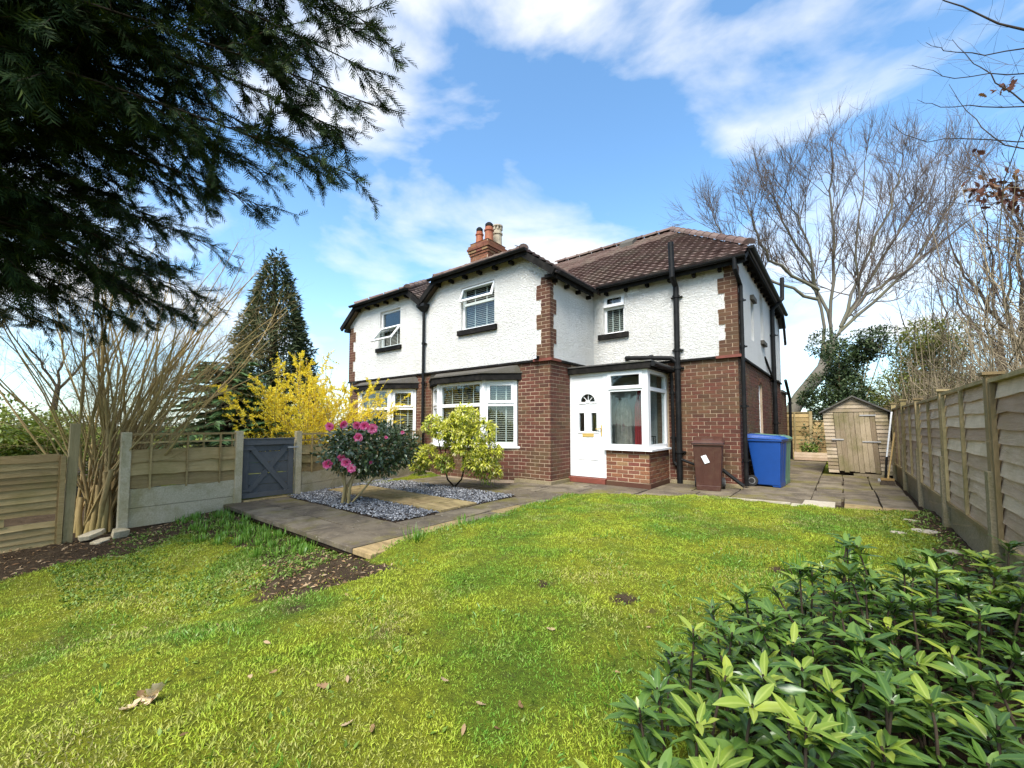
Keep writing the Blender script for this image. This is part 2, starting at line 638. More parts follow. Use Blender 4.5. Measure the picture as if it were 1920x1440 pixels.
m_concrete('lead', (0.075, 0.068, 0.06), (0.11, 0.10, 0.085), (0.06, 0.055, 0.03), am=0.5)
m_plain('black_paint', (0.010, 0.010, 0.010), 0.5, 0.2, 0.25, 40, spec=0.14, dirt=(0.022, 0.021, 0.02))
m_plain('black_wood', (0.012, 0.011, 0.010), 0.75, 0.3, 0.3, 30, spec=0.08, dirt=(0.03, 0.026, 0.022))
m_plain('upvc', (0.80, 0.80, 0.79), 0.28)
m_plain('white_board', (0.74, 0.73, 0.70), 0.5, 0.06)
m_plain('slab_pale', (0.40, 0.35, 0.27), 0.85, 0.2, 0.5, 40, dirt=(0.24, 0.2, 0.12))
m_plain('interior', (0.16, 0.15, 0.14), 0.9)
m_plain('blind', (0.50, 0.47, 0.41), 0.6)
m_plain('blind_tape', (0.74, 0.73, 0.70), 0.7)
m_plain('brass', (0.52, 0.36, 0.11), 0.35)
m_plain('red_tile', (0.15, 0.036, 0.02), 0.6, 0.2, 0.2)
m_plain('red_cloth', (0.42, 0.018, 0.03), 0.9, 0.25, 0.6, 20)
m_plain('pale_cloth', (0.42, 0.38, 0.34), 0.9, 0.3, 0.6, 14)
m_plain('terracotta', (0.30, 0.085, 0.035), 0.75, 0.2, 0.3, 20, dirt=(0.22, 0.12, 0.06))
m_plain('buff_clay', (0.40, 0.34, 0.24), 0.8, 0.25, 0.3, 20, dirt=(0.16, 0.14, 0.10))
m_plain('brown_plastic', (0.062, 0.022, 0.014), 0.45, 0.12, 0.1, 60, dirt=(0.085, 0.05, 0.03))
m_plain('blue_plastic', (0.006, 0.052, 0.235), 0.4, 0.06, 0.1, 60)
m_plain('green_plastic', (0.10, 0.20, 0.13), 0.45, 0.1, 0.1, 60)
m_plain('rubber', (0.02, 0.02, 0.02), 0.75)
m_plain('grey_plastic', (0.22, 0.22, 0.22), 0.5)
m_plain('paper', (0.82, 0.84, 0.86), 0.6)
m_plain('gate_paint', (0.088, 0.088, 0.090), 0.65, 0.15, 0.35, 30, dirt=(0.06, 0.065, 0.07))
m_plain('felt', (0.085, 0.08, 0.075), 0.95, 0.3, 0.5, 60, dirt=(0.10, 0.10, 0.05))
m_plain('steel', (0.35, 0.34, 0.33), 0.5)
m_plain('white_metal', (0.72, 0.72, 0.72), 0.4)
m_plain('soil', (0.050, 0.033, 0.020), 0.97, 0.5, 1.0, 22, spec=0.1, dirt=(0.075, 0.07, 0.025))
m_plain('dark_soil', (0.030, 0.020, 0.013), 0.97, 0.5, 1.0, 22, spec=0.1)
m_glass()
m_paving()
m_lawn()
m_grass('grass_blade', (0.14, 0.31, 0.03), (0.41, 0.48, 0.04), (0.42, 0.34, 0.17))
m_leaf('strap_leaf', [(0.0, (0.08, 0.18, 0.016)), (0.6, (0.13, 0.26, 0.03)), (1.0, (0.20, 0.32, 0.05))], 0.4, 0.25)
m_wood('fence_grey', (0.42, 0.30, 0.205), (0.60, 0.47, 0.345), (0.30, 0.225, 0.11), 0.35, axis=(14, 1.0, 14))
m_wood('fence_gold', (0.27, 0.18, 0.075), (0.43, 0.31, 0.145), (0.19, 0.155, 0.04), 0.4, axis=(14, 1.0, 14))
m_wood('post_wood', (0.26, 0.195, 0.095), (0.36, 0.28, 0.145), (0.12, 0.11, 0.03), 0.45, axis=(14, 14, 1.0))
m_wood('shed_wood', (0.26, 0.20, 0.135), (0.40, 0.325, 0.235), (0.15, 0.13, 0.045), 0.5, axis=(1.0, 14, 14))
m_wood('shed_door', (0.22, 0.17, 0.105), (0.34, 0.27, 0.18), (0.13, 0.12, 0.04), 0.6, axis=(14, 14, 1.0))
m_wood('handle_wood', (0.36, 0.24, 0.09), (0.45, 0.31, 0.13), am=0.0, axis=(14, 14, 1.0))
m_bark('bark_brown', (0.32, 0.22, 0.095), (0.50, 0.37, 0.18), algae=(0.36, 0.29, 0.09), am=0.5)
m_bark('bark_grey', (0.105, 0.092, 0.075), (0.20, 0.178, 0.145), algae=(0.11, 0.11, 0.045), am=0.5)
m_bark('bark_dark', (0.035, 0.026, 0.018), (0.07, 0.052, 0.035))
m_bark('bark_tan', (0.32, 0.23, 0.105), (0.50, 0.38, 0.20), algae=(0.32, 0.26, 0.08), am=0.4)
m_bark('twig_purple', (0.085, 0.062, 0.05), (0.17, 0.13, 0.10))
m_bark('twig_pale', (0.20, 0.155, 0.095), (0.32, 0.26, 0.165))
m_leaf('yew_leaf', [(0.0, (0.012, 0.024, 0.009)), (0.7, (0.026, 0.050, 0.014)), (0.93, (0.04, 0.062, 0.015)), (1.0, (0.085, 0.11, 0.022))], 0.7, 0.12, 0.12)
m_leaf('camellia_leaf', [(0.0, (0.026, 0.048, 0.015)), (0.7, (0.05, 0.082, 0.024)), (1.0, (0.12, 0.155, 0.06))], 0.28, 0.12, 0.7)
m_leaf('camellia_petal', [(0.0, (0.80, 0.10, 0.30)), (0.6, (0.90, 0.24, 0.46)), (1.0, (0.92, 0.45, 0.60))], 0.5, 0.3, 0.3, (1, 0.6, 0.7))
m_leaf('pieris_tip', [(0.0, (0.46, 0.50, 0.045)), (0.5, (0.64, 0.63, 0.07)), (0.85, (0.74, 0.70, 0.22)), (1.0, (0.80, 0.76, 0.45))], 0.45, 0.3, 0.4, (1, 1, 0.6))
m_leaf('pieris_leaf', [(0.0, (0.10, 0.17, 0.018)), (0.6, (0.19, 0.27, 0.03)), (1.0, (0.32, 0.37, 0.05))], 0.4, 0.25, 0.4)
m_leaf('forsythia_flower', [(0.0, (0.74, 0.55, 0.02)), (0.6, (0.86, 0.70, 0.05)), (1.0, (0.90, 0.80, 0.16))], 0.6, 0.35, 0.2, (1, 1, 0.5))
m_leaf('conifer_leaf', [(0.0, (0.026, 0.040, 0.018)), (0.55, (0.06, 0.08, 0.034)), (0.85, (0.11, 0.125, 0.055)), (1.0, (0.19, 0.17, 0.085))], 0.7, 0.1, 0.2, noise=1.2)
m_leaf('fir_leaf', [(0.0, (0.022, 0.06, 0.022)), (0.6, (0.05, 0.11, 0.035)), (1.0, (0.11, 0.19, 0.06))], 0.5, 0.12, 0.3)
m_leaf('hedge_leaf', [(0.0, (0.06, 0.10, 0.012)), (0.5, (0.14, 0.19, 0.018)), (1.0, (0.25, 0.27, 0.035))], 0.45, 0.25, 0.4, noise=1.5)
m_leaf('ivy_leaf', [(0.0, (0.024, 0.042, 0.016)), (0.7, (0.05, 0.078, 0.026)), (1.0, (0.10, 0.13, 0.05))], 0.45, 0.12, 0.3)
m_leaf('privet_leaf', [(0.0, (0.07, 0.09, 0.012)), (0.6, (0.14, 0.16, 0.018)), (1.0, (0.22, 0.22, 0.04))], 0.45, 0.25, 0.3)
m_leaf('rhodo_leaf', [(0.0, (0.030, 0.072, 0.012)), (0.6, (0.060, 0.122, 0.019)), (1.0, (0.12, 0.20, 0.03))], 0.32, 0.18, 0.55, rib=(0.12, 0.20, 0.04))
m_leaf('rhodo_tip', [(0.0, (0.12, 0.19, 0.022)), (0.6, (0.19, 0.26, 0.032)), (1.0, (0.30, 0.36, 0.05))], 0.36, 0.28, 0.5, rib=(0.36, 0.42, 0.10))
m_leaf('dead_leaf', [(0.0, (0.16, 0.085, 0.04)), (0.5, (0.27, 0.17, 0.085)), (1.0, (0.42, 0.31, 0.19))], 0.8, 0.15, 0.2)
m_leaf('dead_leaf_pale', [(0.0, (0.50, 0.37, 0.22)), (1.0, (0.66, 0.52, 0.35))], 0.75, 0.15, 0.2)
m_leaf('oak_brown', [(0.0, (0.075, 0.026, 0.018)), (0.6, (0.13, 0.05, 0.03)), (1.0, (0.25, 0.13, 0.06))], 0.7, 0.2, 0.3)
m_leaf('weed_leaf', [(0.0, (0.08, 0.15, 0.018)), (0.6, (0.15, 0.23, 0.035)), (1.0, (0.26, 0.32, 0.09))], 0.5, 0.25, 0.3)
m_leaf('slate_chip', [(0.0, (0.07, 0.07, 0.074)), (0.4, (0.17, 0.17, 0.18)), (0.75, (0.30, 0.30, 0.31)), (1.0, (0.50, 0.49, 0.49))], 0.6, 0.0, 0.4)
# ------------------------------------------------------------------ the pair of houses
YG, XR, XP, YM, XS, XL, YR, ZB = 6.8, -4.45, -8.2, 8.64, -1.48, -11.75, 15.5, 2.42
CAM = Vector((0, 0, 1.15))


def panel(mb, B, prof, zbot, holes, d0, d1):
    """wall with openings; prof = [(u, ztop)...], holes = [(u0, u1, z0, z1)]"""
    us = sorted({p[0] for p in prof} | {h[0] for h in holes} | {h[1] for h in holes})
    us = [u for u in us if prof[0][0] - 1e-6 <= u <= prof[-1][0] + 1e-6]

    def top(u):
        for (a, za), (b, zb) in zip(prof, prof[1:]):
            if a - 1e-6 <= u <= b + 1e-6:
                return za + (zb - za) * (u - a) / (b - a)
        return prof[-1][1]
    for a, b in zip(us, us[1:]):
        segs = sorted([(h[2], h[3]) for h in holes if h[0] <= a + 1e-6 and h[1] >= b - 1e-6])
        z = zbot
        for z0, z1 in segs:
            if z0 > z + 1e-4:
                mb.obox(B, a, b, d0, d1, z, z0)
            z = z1
        if top(a) > z + 1e-4 or top(b) > z + 1e-4:
            ta, tb = top(a), top(b)
            mb.hexa([B(a, d0, z), B(b, d0, z), B(b, d1, z), B(a, d1, z), B(a, d0, ta), B(b, d0, tb), B(b, d1, tb), B(a, d1, ta)])


def lay_bricks(out, B, u0, u1, z0, z1, holes, phase=0, mat='brick_old', d=0.006, wall=None, ends=(0, 0), course=0.075):
    """stretcher courses clipped to the wall and to its openings"""
    k = 0
    z = z0 + 0.008
    while z + 0.05 < z1:
        zt = min(z + course - 0.011, z1)
        u = u0 - (0.1125 if (k + phase) % 2 else 0)
        while u < u1:
            a, b = max(u, u0 - ends[0]), min(u + 0.214, u1 + ends[1])
            spans = [(a, b)]
            for h in holes:
                if h[2] < zt - 0.01 and h[3] > z + 0.01:
                    ns = []
                    for s, e in spans:
                        if e <= h[0] or s >= h[1]:
                            ns.append((s, e))
                        else:
                            if h[0] - 0.006 - s > 0.03:
                                ns.append((s, h[0] - 0.006))
                            if e - h[1] - 0.006 > 0.03:
                                ns.append((h[1] + 0.006, e))
                    spans = ns
            for s, e in spans:
                if e - s > 0.03:
                    j = rnd.uniform(-0.0025, 0.0025)
                    out.append((B, s, e, z, zt, d + j, mat, wall))
            u += 0.225
        z += course
        k += 1


BRICK_ME = {}


def brick_objects(bricks, owner_wall_default=None, limit=300):
    """nearest bricks become objects of their own, the others one joined part per wall and material"""
    bricks = sorted(bricks, key=lambda q: (q[0]((q[1] + q[2]) / 2, 0, (q[3] + q[4]) / 2) - CAM).length)
    for q in bricks[:limit]:
        B, s, e, z0, z1, d, mat, wall = q
        if mat not in BRICK_ME:
            me = bpy.data.meshes.new('brick')
            h = 0.5
            v = [(x, y, z) for z in (-h, h) for x, y in ((-h, -h), (h, -h), (h, h), (-h, h))]
            me.from_pydata(v, [], [(0, 3, 2, 1), (4, 5, 6, 7), (0, 1, 5, 4), (1, 2, 6, 5), (2, 3, 7, 6), (3, 0, 4, 7)])
            import bmesh
            bm = bmesh.new()
            bm.from_mesh(me)
            bmesh.ops.scale(bm, vec=(0.214, 0.03, 0.064), verts=bm.verts)
            bmesh.ops.bevel(bm, geom=[ed for ed in bm.edges if all(vv.co.y < 0 for vv in ed.verts)], offset=0.004, segments=1, affect='EDGES')
            bmesh.ops.scale(bm, vec=(1 / 0.214, 1 / 0.03, 1 / 0.064), verts=bm.verts)
            bmesh.ops.recalc_face_normals(bm, faces=bm.faces)
            bm.to_mesh(me)
            bm.free()
            me.materials.append(MAT[mat])
            BRICK_ME[mat] = me
        o = bpy.data.objects.new('brick', BRICK_ME[mat])
        c = B((s + e) / 2, d - 0.015, (z0 + z1) / 2)
        rot = Matrix((B.u, -B.n, Vector((0, 0, 1)))).transposed().to_4x4()
        sc = Matrix.Diagonal((e - s, 0.03, z1 - z0, 1))
        link(o, wall, Matrix.Translation(c) @ rot @ sc)
    rest = {}
    for q in bricks[limit:]:
        rest.setdefault((q[7].name, q[6]), []).append(q)
    for (wn_, mat), qs in rest.items():
        mb = MB()
        for B, s, e, z0, z1, d, m_, w_ in qs:
            mb.obox(B, s, e, d, d - 0.03, z0, z1)
        o = mb.build('brick_courses', MAT[mat], qs[0][7], fix=True)
        o['kind'] = 'stuff'


def frame_rect(mb, B, u0, u1, z0, z1, w, d0, d1):
    mb.obox(B, u0, u1, d0, d1, z0, z0 + w)
    mb.obox(B, u0, u1, d0, d1, z1 - w, z1)
    mb.obox(B, u0, u0 + w, d0, d1, z0 + w, z1 - w)
    mb.obox(B, u1 - w, u1, d0, d1, z0 + w, z1 - w)


def pane(B, u0, u1, z0, z1, d, parent):
    mb = MB()
    mb.obox(B, u0, u1, d - 0.006, d, z0, z1)
    return mb.build('pane', MAT['glass'], parent)


def blind(B, u0, u1, z0, z1, d, parent, tapes=2, pitch=0.038, tilt=0.011):
    mb = MB()
    z = z0 + 0.01
    while z < z1 - 0.01:
        mb.hexa([B(u0, d, z - tilt), B(u1, d, z - tilt), B(u1, d - 0.034, z + tilt), B(u0, d - 0.034, z + tilt),
                 B(u0, d, z - tilt + 0.004), B(u1, d, z - tilt + 0.004), B(u1, d - 0.034, z + tilt + 0.004), B(u0, d - 0.034, z + tilt + 0.004)])
        z += pitch
    o = mb.build('venetian_blind', MAT['blind'], parent)
    mt = MB()
    for k in range(tapes):
        u = u0 + (u1 - u0) * (k + 0.75) / (tapes + 0.5)
        mt.obox(B, u - 0.012, u + 0.012, d + 0.003, d + 0.006, z0, z1)
    if tapes:
        mt.build('blind_tape', MAT['blind_tape'], parent)
    return o


def sash(B, u0, u1, z0, z1, d, ang, parent, w=0.045, name='opening_sash'):
    """top-hung casement swung outwards by ang degrees"""
    a = R(ang)
    h = z1 - z0

    def P(u, t, e):              # t down from the hinge, e out of the sash plane
        return B(u, d + math.sin(a) * t + math.cos(a) * e, z1 - math.cos(a) * t + math.sin(a) * e)
    mb = MB()

    def bar(ua, ub, ta, tb):
        mb.hexa([P(ua, tb, 0), P(ub, tb, 0), P(ub, tb, 0.035), P(ua, tb, 0.035), P(ua, ta, 0), P(ub, ta, 0), P(ub, ta, 0.035), P(ua, ta, 0.035)])
    bar(u0, u1, 0, w)
    bar(u0, u1, h - w, h)
    bar(u0, u0 + w, w, h - w)
    bar(u1 - w, u1, w, h - w)
    o = mb.build(name, MAT['upvc'], parent)
    mp = MB()
    mp.hexa([P(u0 + w, h - w, 0.012), P(u1 - w, h - w, 0.012), P(u1 - w, h - w, 0.018), P(u0 + w, h - w, 0.018),
             P(u0 + w, w, 0.012), P(u1 - w, w, 0.012), P(u1 - w, w, 0.018), P(u0 + w, w, 0.018)])
    mp.build('pane', MAT['glass'], parent)
    return o


FRONT = lambda y: basis((0, y, 0), (1, 0, 0))       # u is world X
SIDE = lambda x: basis((x, 0, 0), (0, 1, 0))        # u is world Y, outside is +X
BG, BM, BS, BRT = FRONT(YG), FRONT(YM), SIDE(XS), SIDE(XR)

house = thing('house', 'white roughcast and red brick house with the white glazed porch and corner downpipes', 'house', (-5, 9, 0), 'pair of semi-detached houses')
house2 = thing('house', 'adjoining white roughcast house with a wide open top-hung window, behind the yellow bush', 'house', (-10, 9, 0), 'pair of semi-detached houses')
bricks1, bricks2 = [], []

# --- brick storey
BAY = dict(u0=-7.96, u1=-5.24, f0=-7.30, f1=-5.90, yf=6.42)
BAY2 = dict(u0=-11.28, u1=-8.55, f0=-10.62, f1=-9.20, yf=6.42)
bay_hole = (BAY['u0'], BAY['u1'], 0.0, 2.2)
mb = MB()
panel(mb, BG, [(XP, ZB), (XR, ZB)], -0.2, [bay_hole], 0, -0.14)
panel(mb, BRT, [(YG + 0.14, ZB), (YM + 0.14, ZB)], -0.2, [], 0, -0.14)
panel(mb, BM, [(XR, ZB), (XS, ZB)], -0.2, [(-4.3, -3.0, 0.08, 2.1)], 0, -0.14)
side_win = (11.05, 11.55, 0.75, 2.12)
panel(mb, BS, [(YM + 0.14, ZB), (YR, ZB)], -0.2, [side_win], 0, -0.14)
mb.box(-5.9, XS, YR, YR + 0.14, -0.2, ZB)
mb.box(-2.6, XS, YR + 0.14, 17.2, -0.2, 2.2)
wall1 = mb.build('brick_wall', MAT['mortar'], house)
lay_bricks(bricks1, BG, XP + 0.01, XR, 0.02, ZB, [bay_hole], 0, wall=wall1, ends=(0, 0.005))
lay_bricks(bricks1, BRT, YG, 7.60, 0.02, ZB, [], 1, wall=wall1, ends=(0.004, 0))
lay_bricks(bricks1, BM, -2.76, XS, 0.02, ZB, [], 1, wall=wall1, ends=(0, 0.005))
lay_bricks(bricks1, BS, YM, YR, 0.02, ZB, [side_win], 0, wall=wall1, ends=(0.004, 0))
lay_bricks(bricks1, BS, YR, 17.2, 0.02, 2.2, [], 0, wall=wall1)
# projecting foot of the walls
for q in ((-5.3, XR + 0.05, YG - 0.06, YG - 0.008), (XR + 0.008, XR + 0.05, YG - 0.007, 7.43), (-2.73, XS + 0.03, YM - 0.07, YM - 0.008)):
    MB().box(*q, -0.05, 0.06).build('plinth', MAT['concrete_mossy'], house)


def bay_poly(b, off=0.0, dy=0.0):
    return [(b['u0'] - off, YG + 0.02), (b['f0'] - off * 0.6, b['yf'] - off), (b['f1'] + off * 0.6, b['yf'] - off), (b['u1'] + off, YG + 0.02)]


def build_bay(b, parent, bricks, tag_):
    pts = [(b['u0'], YG), (b['f0'], b['yf']), (b['f1'], b['yf']), (b['u1'], YG)]
    mb = MB()
    poly = [(x, y, -0.1) for x, y in pts]
    mb.prism(list(reversed(poly)), (0, 0, 0.77))
    w = mb.build('bay_base', MAT['mortar'], parent)
    faces = []
    for (xa, ya), (xb, yb) in zip(pts, pts[1:]):
        Bf = basis((xa, ya, 0), (xb - xa, yb - ya, 0))
        L = math.hypot(xb - xa, yb - ya)
        faces.append((Bf, L))
        lay_bricks(bricks, Bf, 0.0, L, 0.02, 0.66, [], len(faces), wall=w)
    # white sill that follows the bay
    mb = MB()
    mb.prism(list(reversed([(x, y, 0.672) for x, y in bay_poly(b, 0.075)])), (0, 0, 0.04))
    mb.build('window_sill', MAT['upvc'], parent)
    # flat roof, painted fascia, lead
    mb = MB()
    mb.prism(list(reversed([(x, y, 2.09) for x, y in bay_poly(b, 0.12)])), (0, 0, 0.14))
    mb.build('bay_fascia', MAT['black_wood'], parent)
    mb = MB()
    mb.prism(list(reversed([(x, y, 2.225) for x, y in bay_poly(b, 0.15)])), (0, 0, 0.03))
    mb.build('bay_roof_edge', MAT['lead'], parent)
    p0 = bay_poly(b, 0.10)
    mb = MB()
    lo = [(x, y, 2.256) for x, y in p0]
    hi = [(b['u0'], YG - 0.03, 2.40), (b['u0'] + 0.2, YG - 0.03, 2.40), (b['u1'] - 0.2, YG - 0.03, 2.40), (b['u1'], YG - 0.03, 2.40)]
    mb.add(lo + hi, [(0, 1, 5, 4), (1, 2, 6, 5), (2, 3, 7, 6)])
    mb.build('bay_roof', MAT['lead'], parent)
    z0, z1, zt = 0.712, 2.10, 1.585
    for i, (Bf, L) in enumerate(faces):
        D = -0.03
        mb = MB()
        frame_rect(mb, Bf, 0.03, L - 0.03, z0, z1, 0.075, D - 0.06, D)
        mb.obox(Bf, 0.105, L - 0.105, D - 0.06, D - 0.002, zt - 0.035, zt + 0.035)
        wf = mb.build('window_frame', MAT['upvc'], parent)
        if i == 2 or i == 0:
            mb2 = MB()
            frame_rect(mb2, Bf, 0.10, L - 0.10, zt + 0.03, z1 - 0.065, 0.055, D - 0.045, D + 0.018)
            mb2.build('opening_sash', MAT['upvc'], wf)
        pane(Bf, 0.10, L - 0.10, z0 + 0.07, zt - 0.03, D - 0.03, wf)
        pane(Bf, 0.10, L - 0.10, zt + 0.03, z1 - 0.07, D - 0.03, wf)
        blind(Bf, 0.12, L - 0.12, z0 + 0.08, z1 - 0.08, D - 0.085, wf, 3 if L > 1 else 2, 0.046, 0.006)
    # corner posts between the lights
    for x, y in pts[1:3]:
        MB().tube([(x, y + 0.045, z0), (x, y + 0.045, z1)], 0.058, 8).build('corner_post', MAT['upvc'], parent)


build_bay(BAY, house, bricks1, 1)

# --- string course between brick and roughcast
mb = MB()
mb.box(XP, XR + 0.055, YG - 0.055, YG, ZB + 0.001, ZB + 0.045)
mb.box(XR, XR + 0.055, YG + 0.001, YM, ZB + 0.001, ZB + 0.045)
mb.box(XR + 0.056, XS + 0.055, YM - 0.055, YM, ZB + 0.001, ZB + 0.045)
mb.box(XS, XS + 0.055, YM + 0.001, YR, ZB + 0.001, ZB + 0.045)
mb.build('string_course', MAT['black_wood'], house)

# --- roughcast storey
ZE = 4.20
gw = (-6.92, -5.89, 3.35, 4.37)
mw = (-4.18, -3.68, 3.20, 4.10)
uw1 = (10.15, 10.5, 3.0, 3.85)
uw2 = (11.5, 12.0, 3.2, 4.35)
mb = MB()
g0 = ZB + 0.046
panel(mb, BG, [(XP, ZE), (-7.55, 4.69), (-5.1, 4.69), (XR + 0.02, ZE - 0.015)], g0, [gw], 0.02, -0.12)
panel(mb, BRT, [(YG + 0.12, ZE), (YM + 0.12, ZE)], g0, [], 0.02, -0.12)
panel(mb, BM, [(XR + 0.02, 4.30), (XS + 0.02, 4.30)], g0, [mw], 0.02, -0.12)
panel(mb, BS, [(YM + 0.12, 4.36), (8.95, 4.52), (15.2, 4.52), (YR, 4.32)], g0, [uw1, uw2], 0.02, -0.12)
mb.box(XP, XS + 0.02, YR, YR + 0.12, g0, 4.4)
mb.build('roughcast_wall', MAT['roughcast'], house)
# floors inside, so that the rooms are closed
mb = MB()
mb.box(XL + 0.2, XR - 0.16, YG + 0.16, YR - 0.1, 2.30, 2.40)
mb.box(XR - 0.16, XS - 0.16, YM + 0.16, YR - 0.1, 2.30, 2.40)
mb.box(XL + 0.2, XR - 0.16, YG + 0.2, YR - 0.1, -0.15, -0.05)
mb.box(XR - 0.16, XS - 0.16, YM + 0.2, YR - 0.1, -0.15, -0.05)
mb.box(XP - 0.05, XP + 0.05, YG + 0.16, YR - 0.1, -0.04, 2.29)
mb.box(XP - 0.05, XP + 0.05, YG + 0.16, YR - 0.1, 2.41, 4.1)
mb.box(XL + 0.2, XS - 0.2, 10.6, 10.7, -0.04, 2.29)
mb.box(XL + 0.2, XS - 0.2, 10.6, 10.7, 2.41, 4.1)
mb.build('inner_floor_and_partition', MAT['interior'], house)


def quoins(B, u_corner, sgn, z0, z1, wall, bricks, big=0.335, small=0.222, d=0.034, first=0):
    """toothed brick corner; sgn = direction along u away from the corner"""
    z = z0
    k = 0
    backing = MB()
    while z + 0.05 < z1:
        L = big if (k // 4) % 2 == first else small
        L += rnd.uniform(-0.008, 0.008)
        cut = 0.102 if k % 2 == 0 else 0.214
        a, b = 0.0, L
        for s, e in ((a, min(cut, b)), (cut + 0.011, b)):
            if e - s > 0.03:
                u0, u1 = (u_corner - e, u_corner - s) if sgn < 0 else (u_corner + s, u_corner + e)
                bricks.append((B, u0, u1, z + 0.004, z + 0.070, d, 'brick_quoin', wall))
        uu = (u_corner - L - 0.004, u_corner - 0.003) if sgn < 0 else (u_corner + 0.003, u_corner + L + 0.004)
        backing.obox(B, uu[0], uu[1], 0.0215, 0.030, z - 0.004, z + 0.0709)
        z += 0.075
        k += 1
    return backing


qs_all = []
for B, uc, sg, zt, fi in ((BG, XR + 0.034, -1, 4.12, 0), (BRT, YG - 0.033, 1, 4.12, 1), (BM, XS + 0.034, -1, 4.24, 0), (BS, YM - 0.033, 1, 4.24, 1)):
    qs = []
    bk = quoins(B, uc, sg, ZB + 0.05, zt, None, qs, first=fi, small=0.222 if sg < 0 else 0.12, big=0.335 if sg < 0 else 0.222)
    qwo = bk.build('quoin_mortar', MAT['mortar'], house)
    bricks1 += [q[:7] + (qwo,) for q in qs]
brick_objects(bricks1)
cap = []
cap.append((XR - 0.36, XR + 0.075, YG - 0.075, YG - 0.0555, ZB - 0.004, ZB + 0.048))
cap.append((XR + 0.0555, XR + 0.075, YG - 0.0552, YG + 0.3, ZB - 0.004, ZB + 0.048))
cap.append((XS - 0.36, XS + 0.075, YM - 0.075, YM - 0.0555, ZB - 0.004, ZB + 0.048))
for q in cap:
    MB().box(*q).build('tile_course', MAT['red_tile'], house)

# --- upper windows
def fixed_frame(B, h, parent, transom, D=-0.045, w=0.055):
    mb = MB()
    frame_rect(mb, B, h[0], h[1], h[2], h[3], w, D - 0.06, D)
    mb.obox(B, h[0] + w, h[1] - w, D - 0.06, D - 0.002, transom - 0.03, transom + 0.03)
    return mb.build('window', MAT['upvc'], parent)


wf = fixed_frame(BG, gw, house, 3.965)
pane(BG, gw[0] + 0.05, gw[1] - 0.05, gw[2] + 0.05, 3.94, -0.07, wf)
blind(BG, gw[0] + 0.06, gw[1] - 0.06, gw[2] + 0.05, 4.3, -0.115, wf, 2, 0.044, 0.012)
sash(BG, gw[0] + 0.01, gw[1] - 0.01, 3.985, gw[3] - 0.02, -0.04, 20, wf)
wf = fixed_frame(BM, mw, house, 3.80, w=0.05)
pane(BM, mw[0] + 0.05, mw[1] - 0.05, mw[2] + 0.05, 3.78, -0.07, wf)
blind(BM, mw[0] + 0.05, mw[1] - 0.05, mw[2] + 0.05, 4.05, -0.115, wf, 2, 0.044, 0.012)
sash(BM, mw[0] + 0.01, mw[1] - 0.01, 3.81, mw[3] - 0.015, -0.04, 9, wf, 0.07)
for h, B in ((uw1, BS), (uw2, BS), (side_win, BS)):
    wf = fixed_frame(B, h, house, h[2] + (h[3] - h[2]) * 0.7)
    pane(B, h[0] + 0.05, h[1] - 0.05, h[2] + 0.05, h[3] - 0.05, -0.07, wf)
mb = MB()
mb.obox(BG, -7.0, -5.80, 0.0, 0.085, 3.235, 3.349)
mb.build('window_sill', MAT['black_wood'], house)
mb = MB()
mb.obox(BM, -4.30, -3.58, 0.0, 0.085, 3.085, 3.199)
mb.build('window_sill', MAT['black_wood'], house)
mb = MB()
mb.obox(BS, 10.1, 10.55, 0.0, 0.09, 3.86, 3.96)
mb.build('window_lintel', MAT['lead'], house)
mb = MB()
mb.obox(BS, 11.45, 12.05, 0.0, 0.09, 3.10, 3.19)
mb.build('window_sill', MAT['lead'], house)
# arched head of the side window, air brick, floodlight
mb = MB()
for k in range(7):
    a = R(20 + 140 * k / 6)
    mb.obox(BS, 11.3 - 0.30 * math.cos(a) - 0.035, 11.3 - 0.30 * math.cos(a) + 0.035, 0.0, 0.02, 2.02 + 0.15 * math.sin(a), 2.11 + 0.15 * math.sin(a))
mb.build('arch_brick', MAT['brick_old'], house)
mb = MB()
for i in range(4):
    for j in range(3):
        mb.obox(BM, -3.60 + i * 0.058, -3.55 + i * 0.058, 0.0, 0.028, 4.02 + j * 0.045, 4.057 + j * 0.045)
mb.build('air_brick', MAT['white_board'], house)
mb = MB()
mb.obox(BG, -4.76, -4.66, 0.07, 0.16, 2.46, 2.52)
mb.obox(BG, -4.73, -4.69, 0.0, 0.07, 2.47, 2.50)
fl = mb.build('floodlight', MAT['black_paint'], house)
mb = MB()
mb.obox(BG, -4.75, -4.67, 0.16, 0.163, 2.465, 2.515)
mb.build('lens', MAT['paper'], fl)

# --- roofs
def slab(mb, poly, t=0.05):
    mb.prism([tuple(p) for p in poly], (0, 0, -t))


GS, GE = 0.75, 4.17            # gable roof pitch and eaves height
MS, ME0, MY0 = 0.684, 4.27, 8.42


def gable_roof(xe_r, xe_l, ridge, y0=6.55, back=11.4, hip_z=4.72):
    zr = GE + (xe_r - ridge) * GS
    zl = zr - (ridge - xe_l) * GS
    xr = xe_r - (hip_z - GE) / GS
    xl = ridge - (zr - hip_z) / GS
    ya = y0 + (zr - hip_z) / 0.52
    return zr, zl, xr, xl, ya


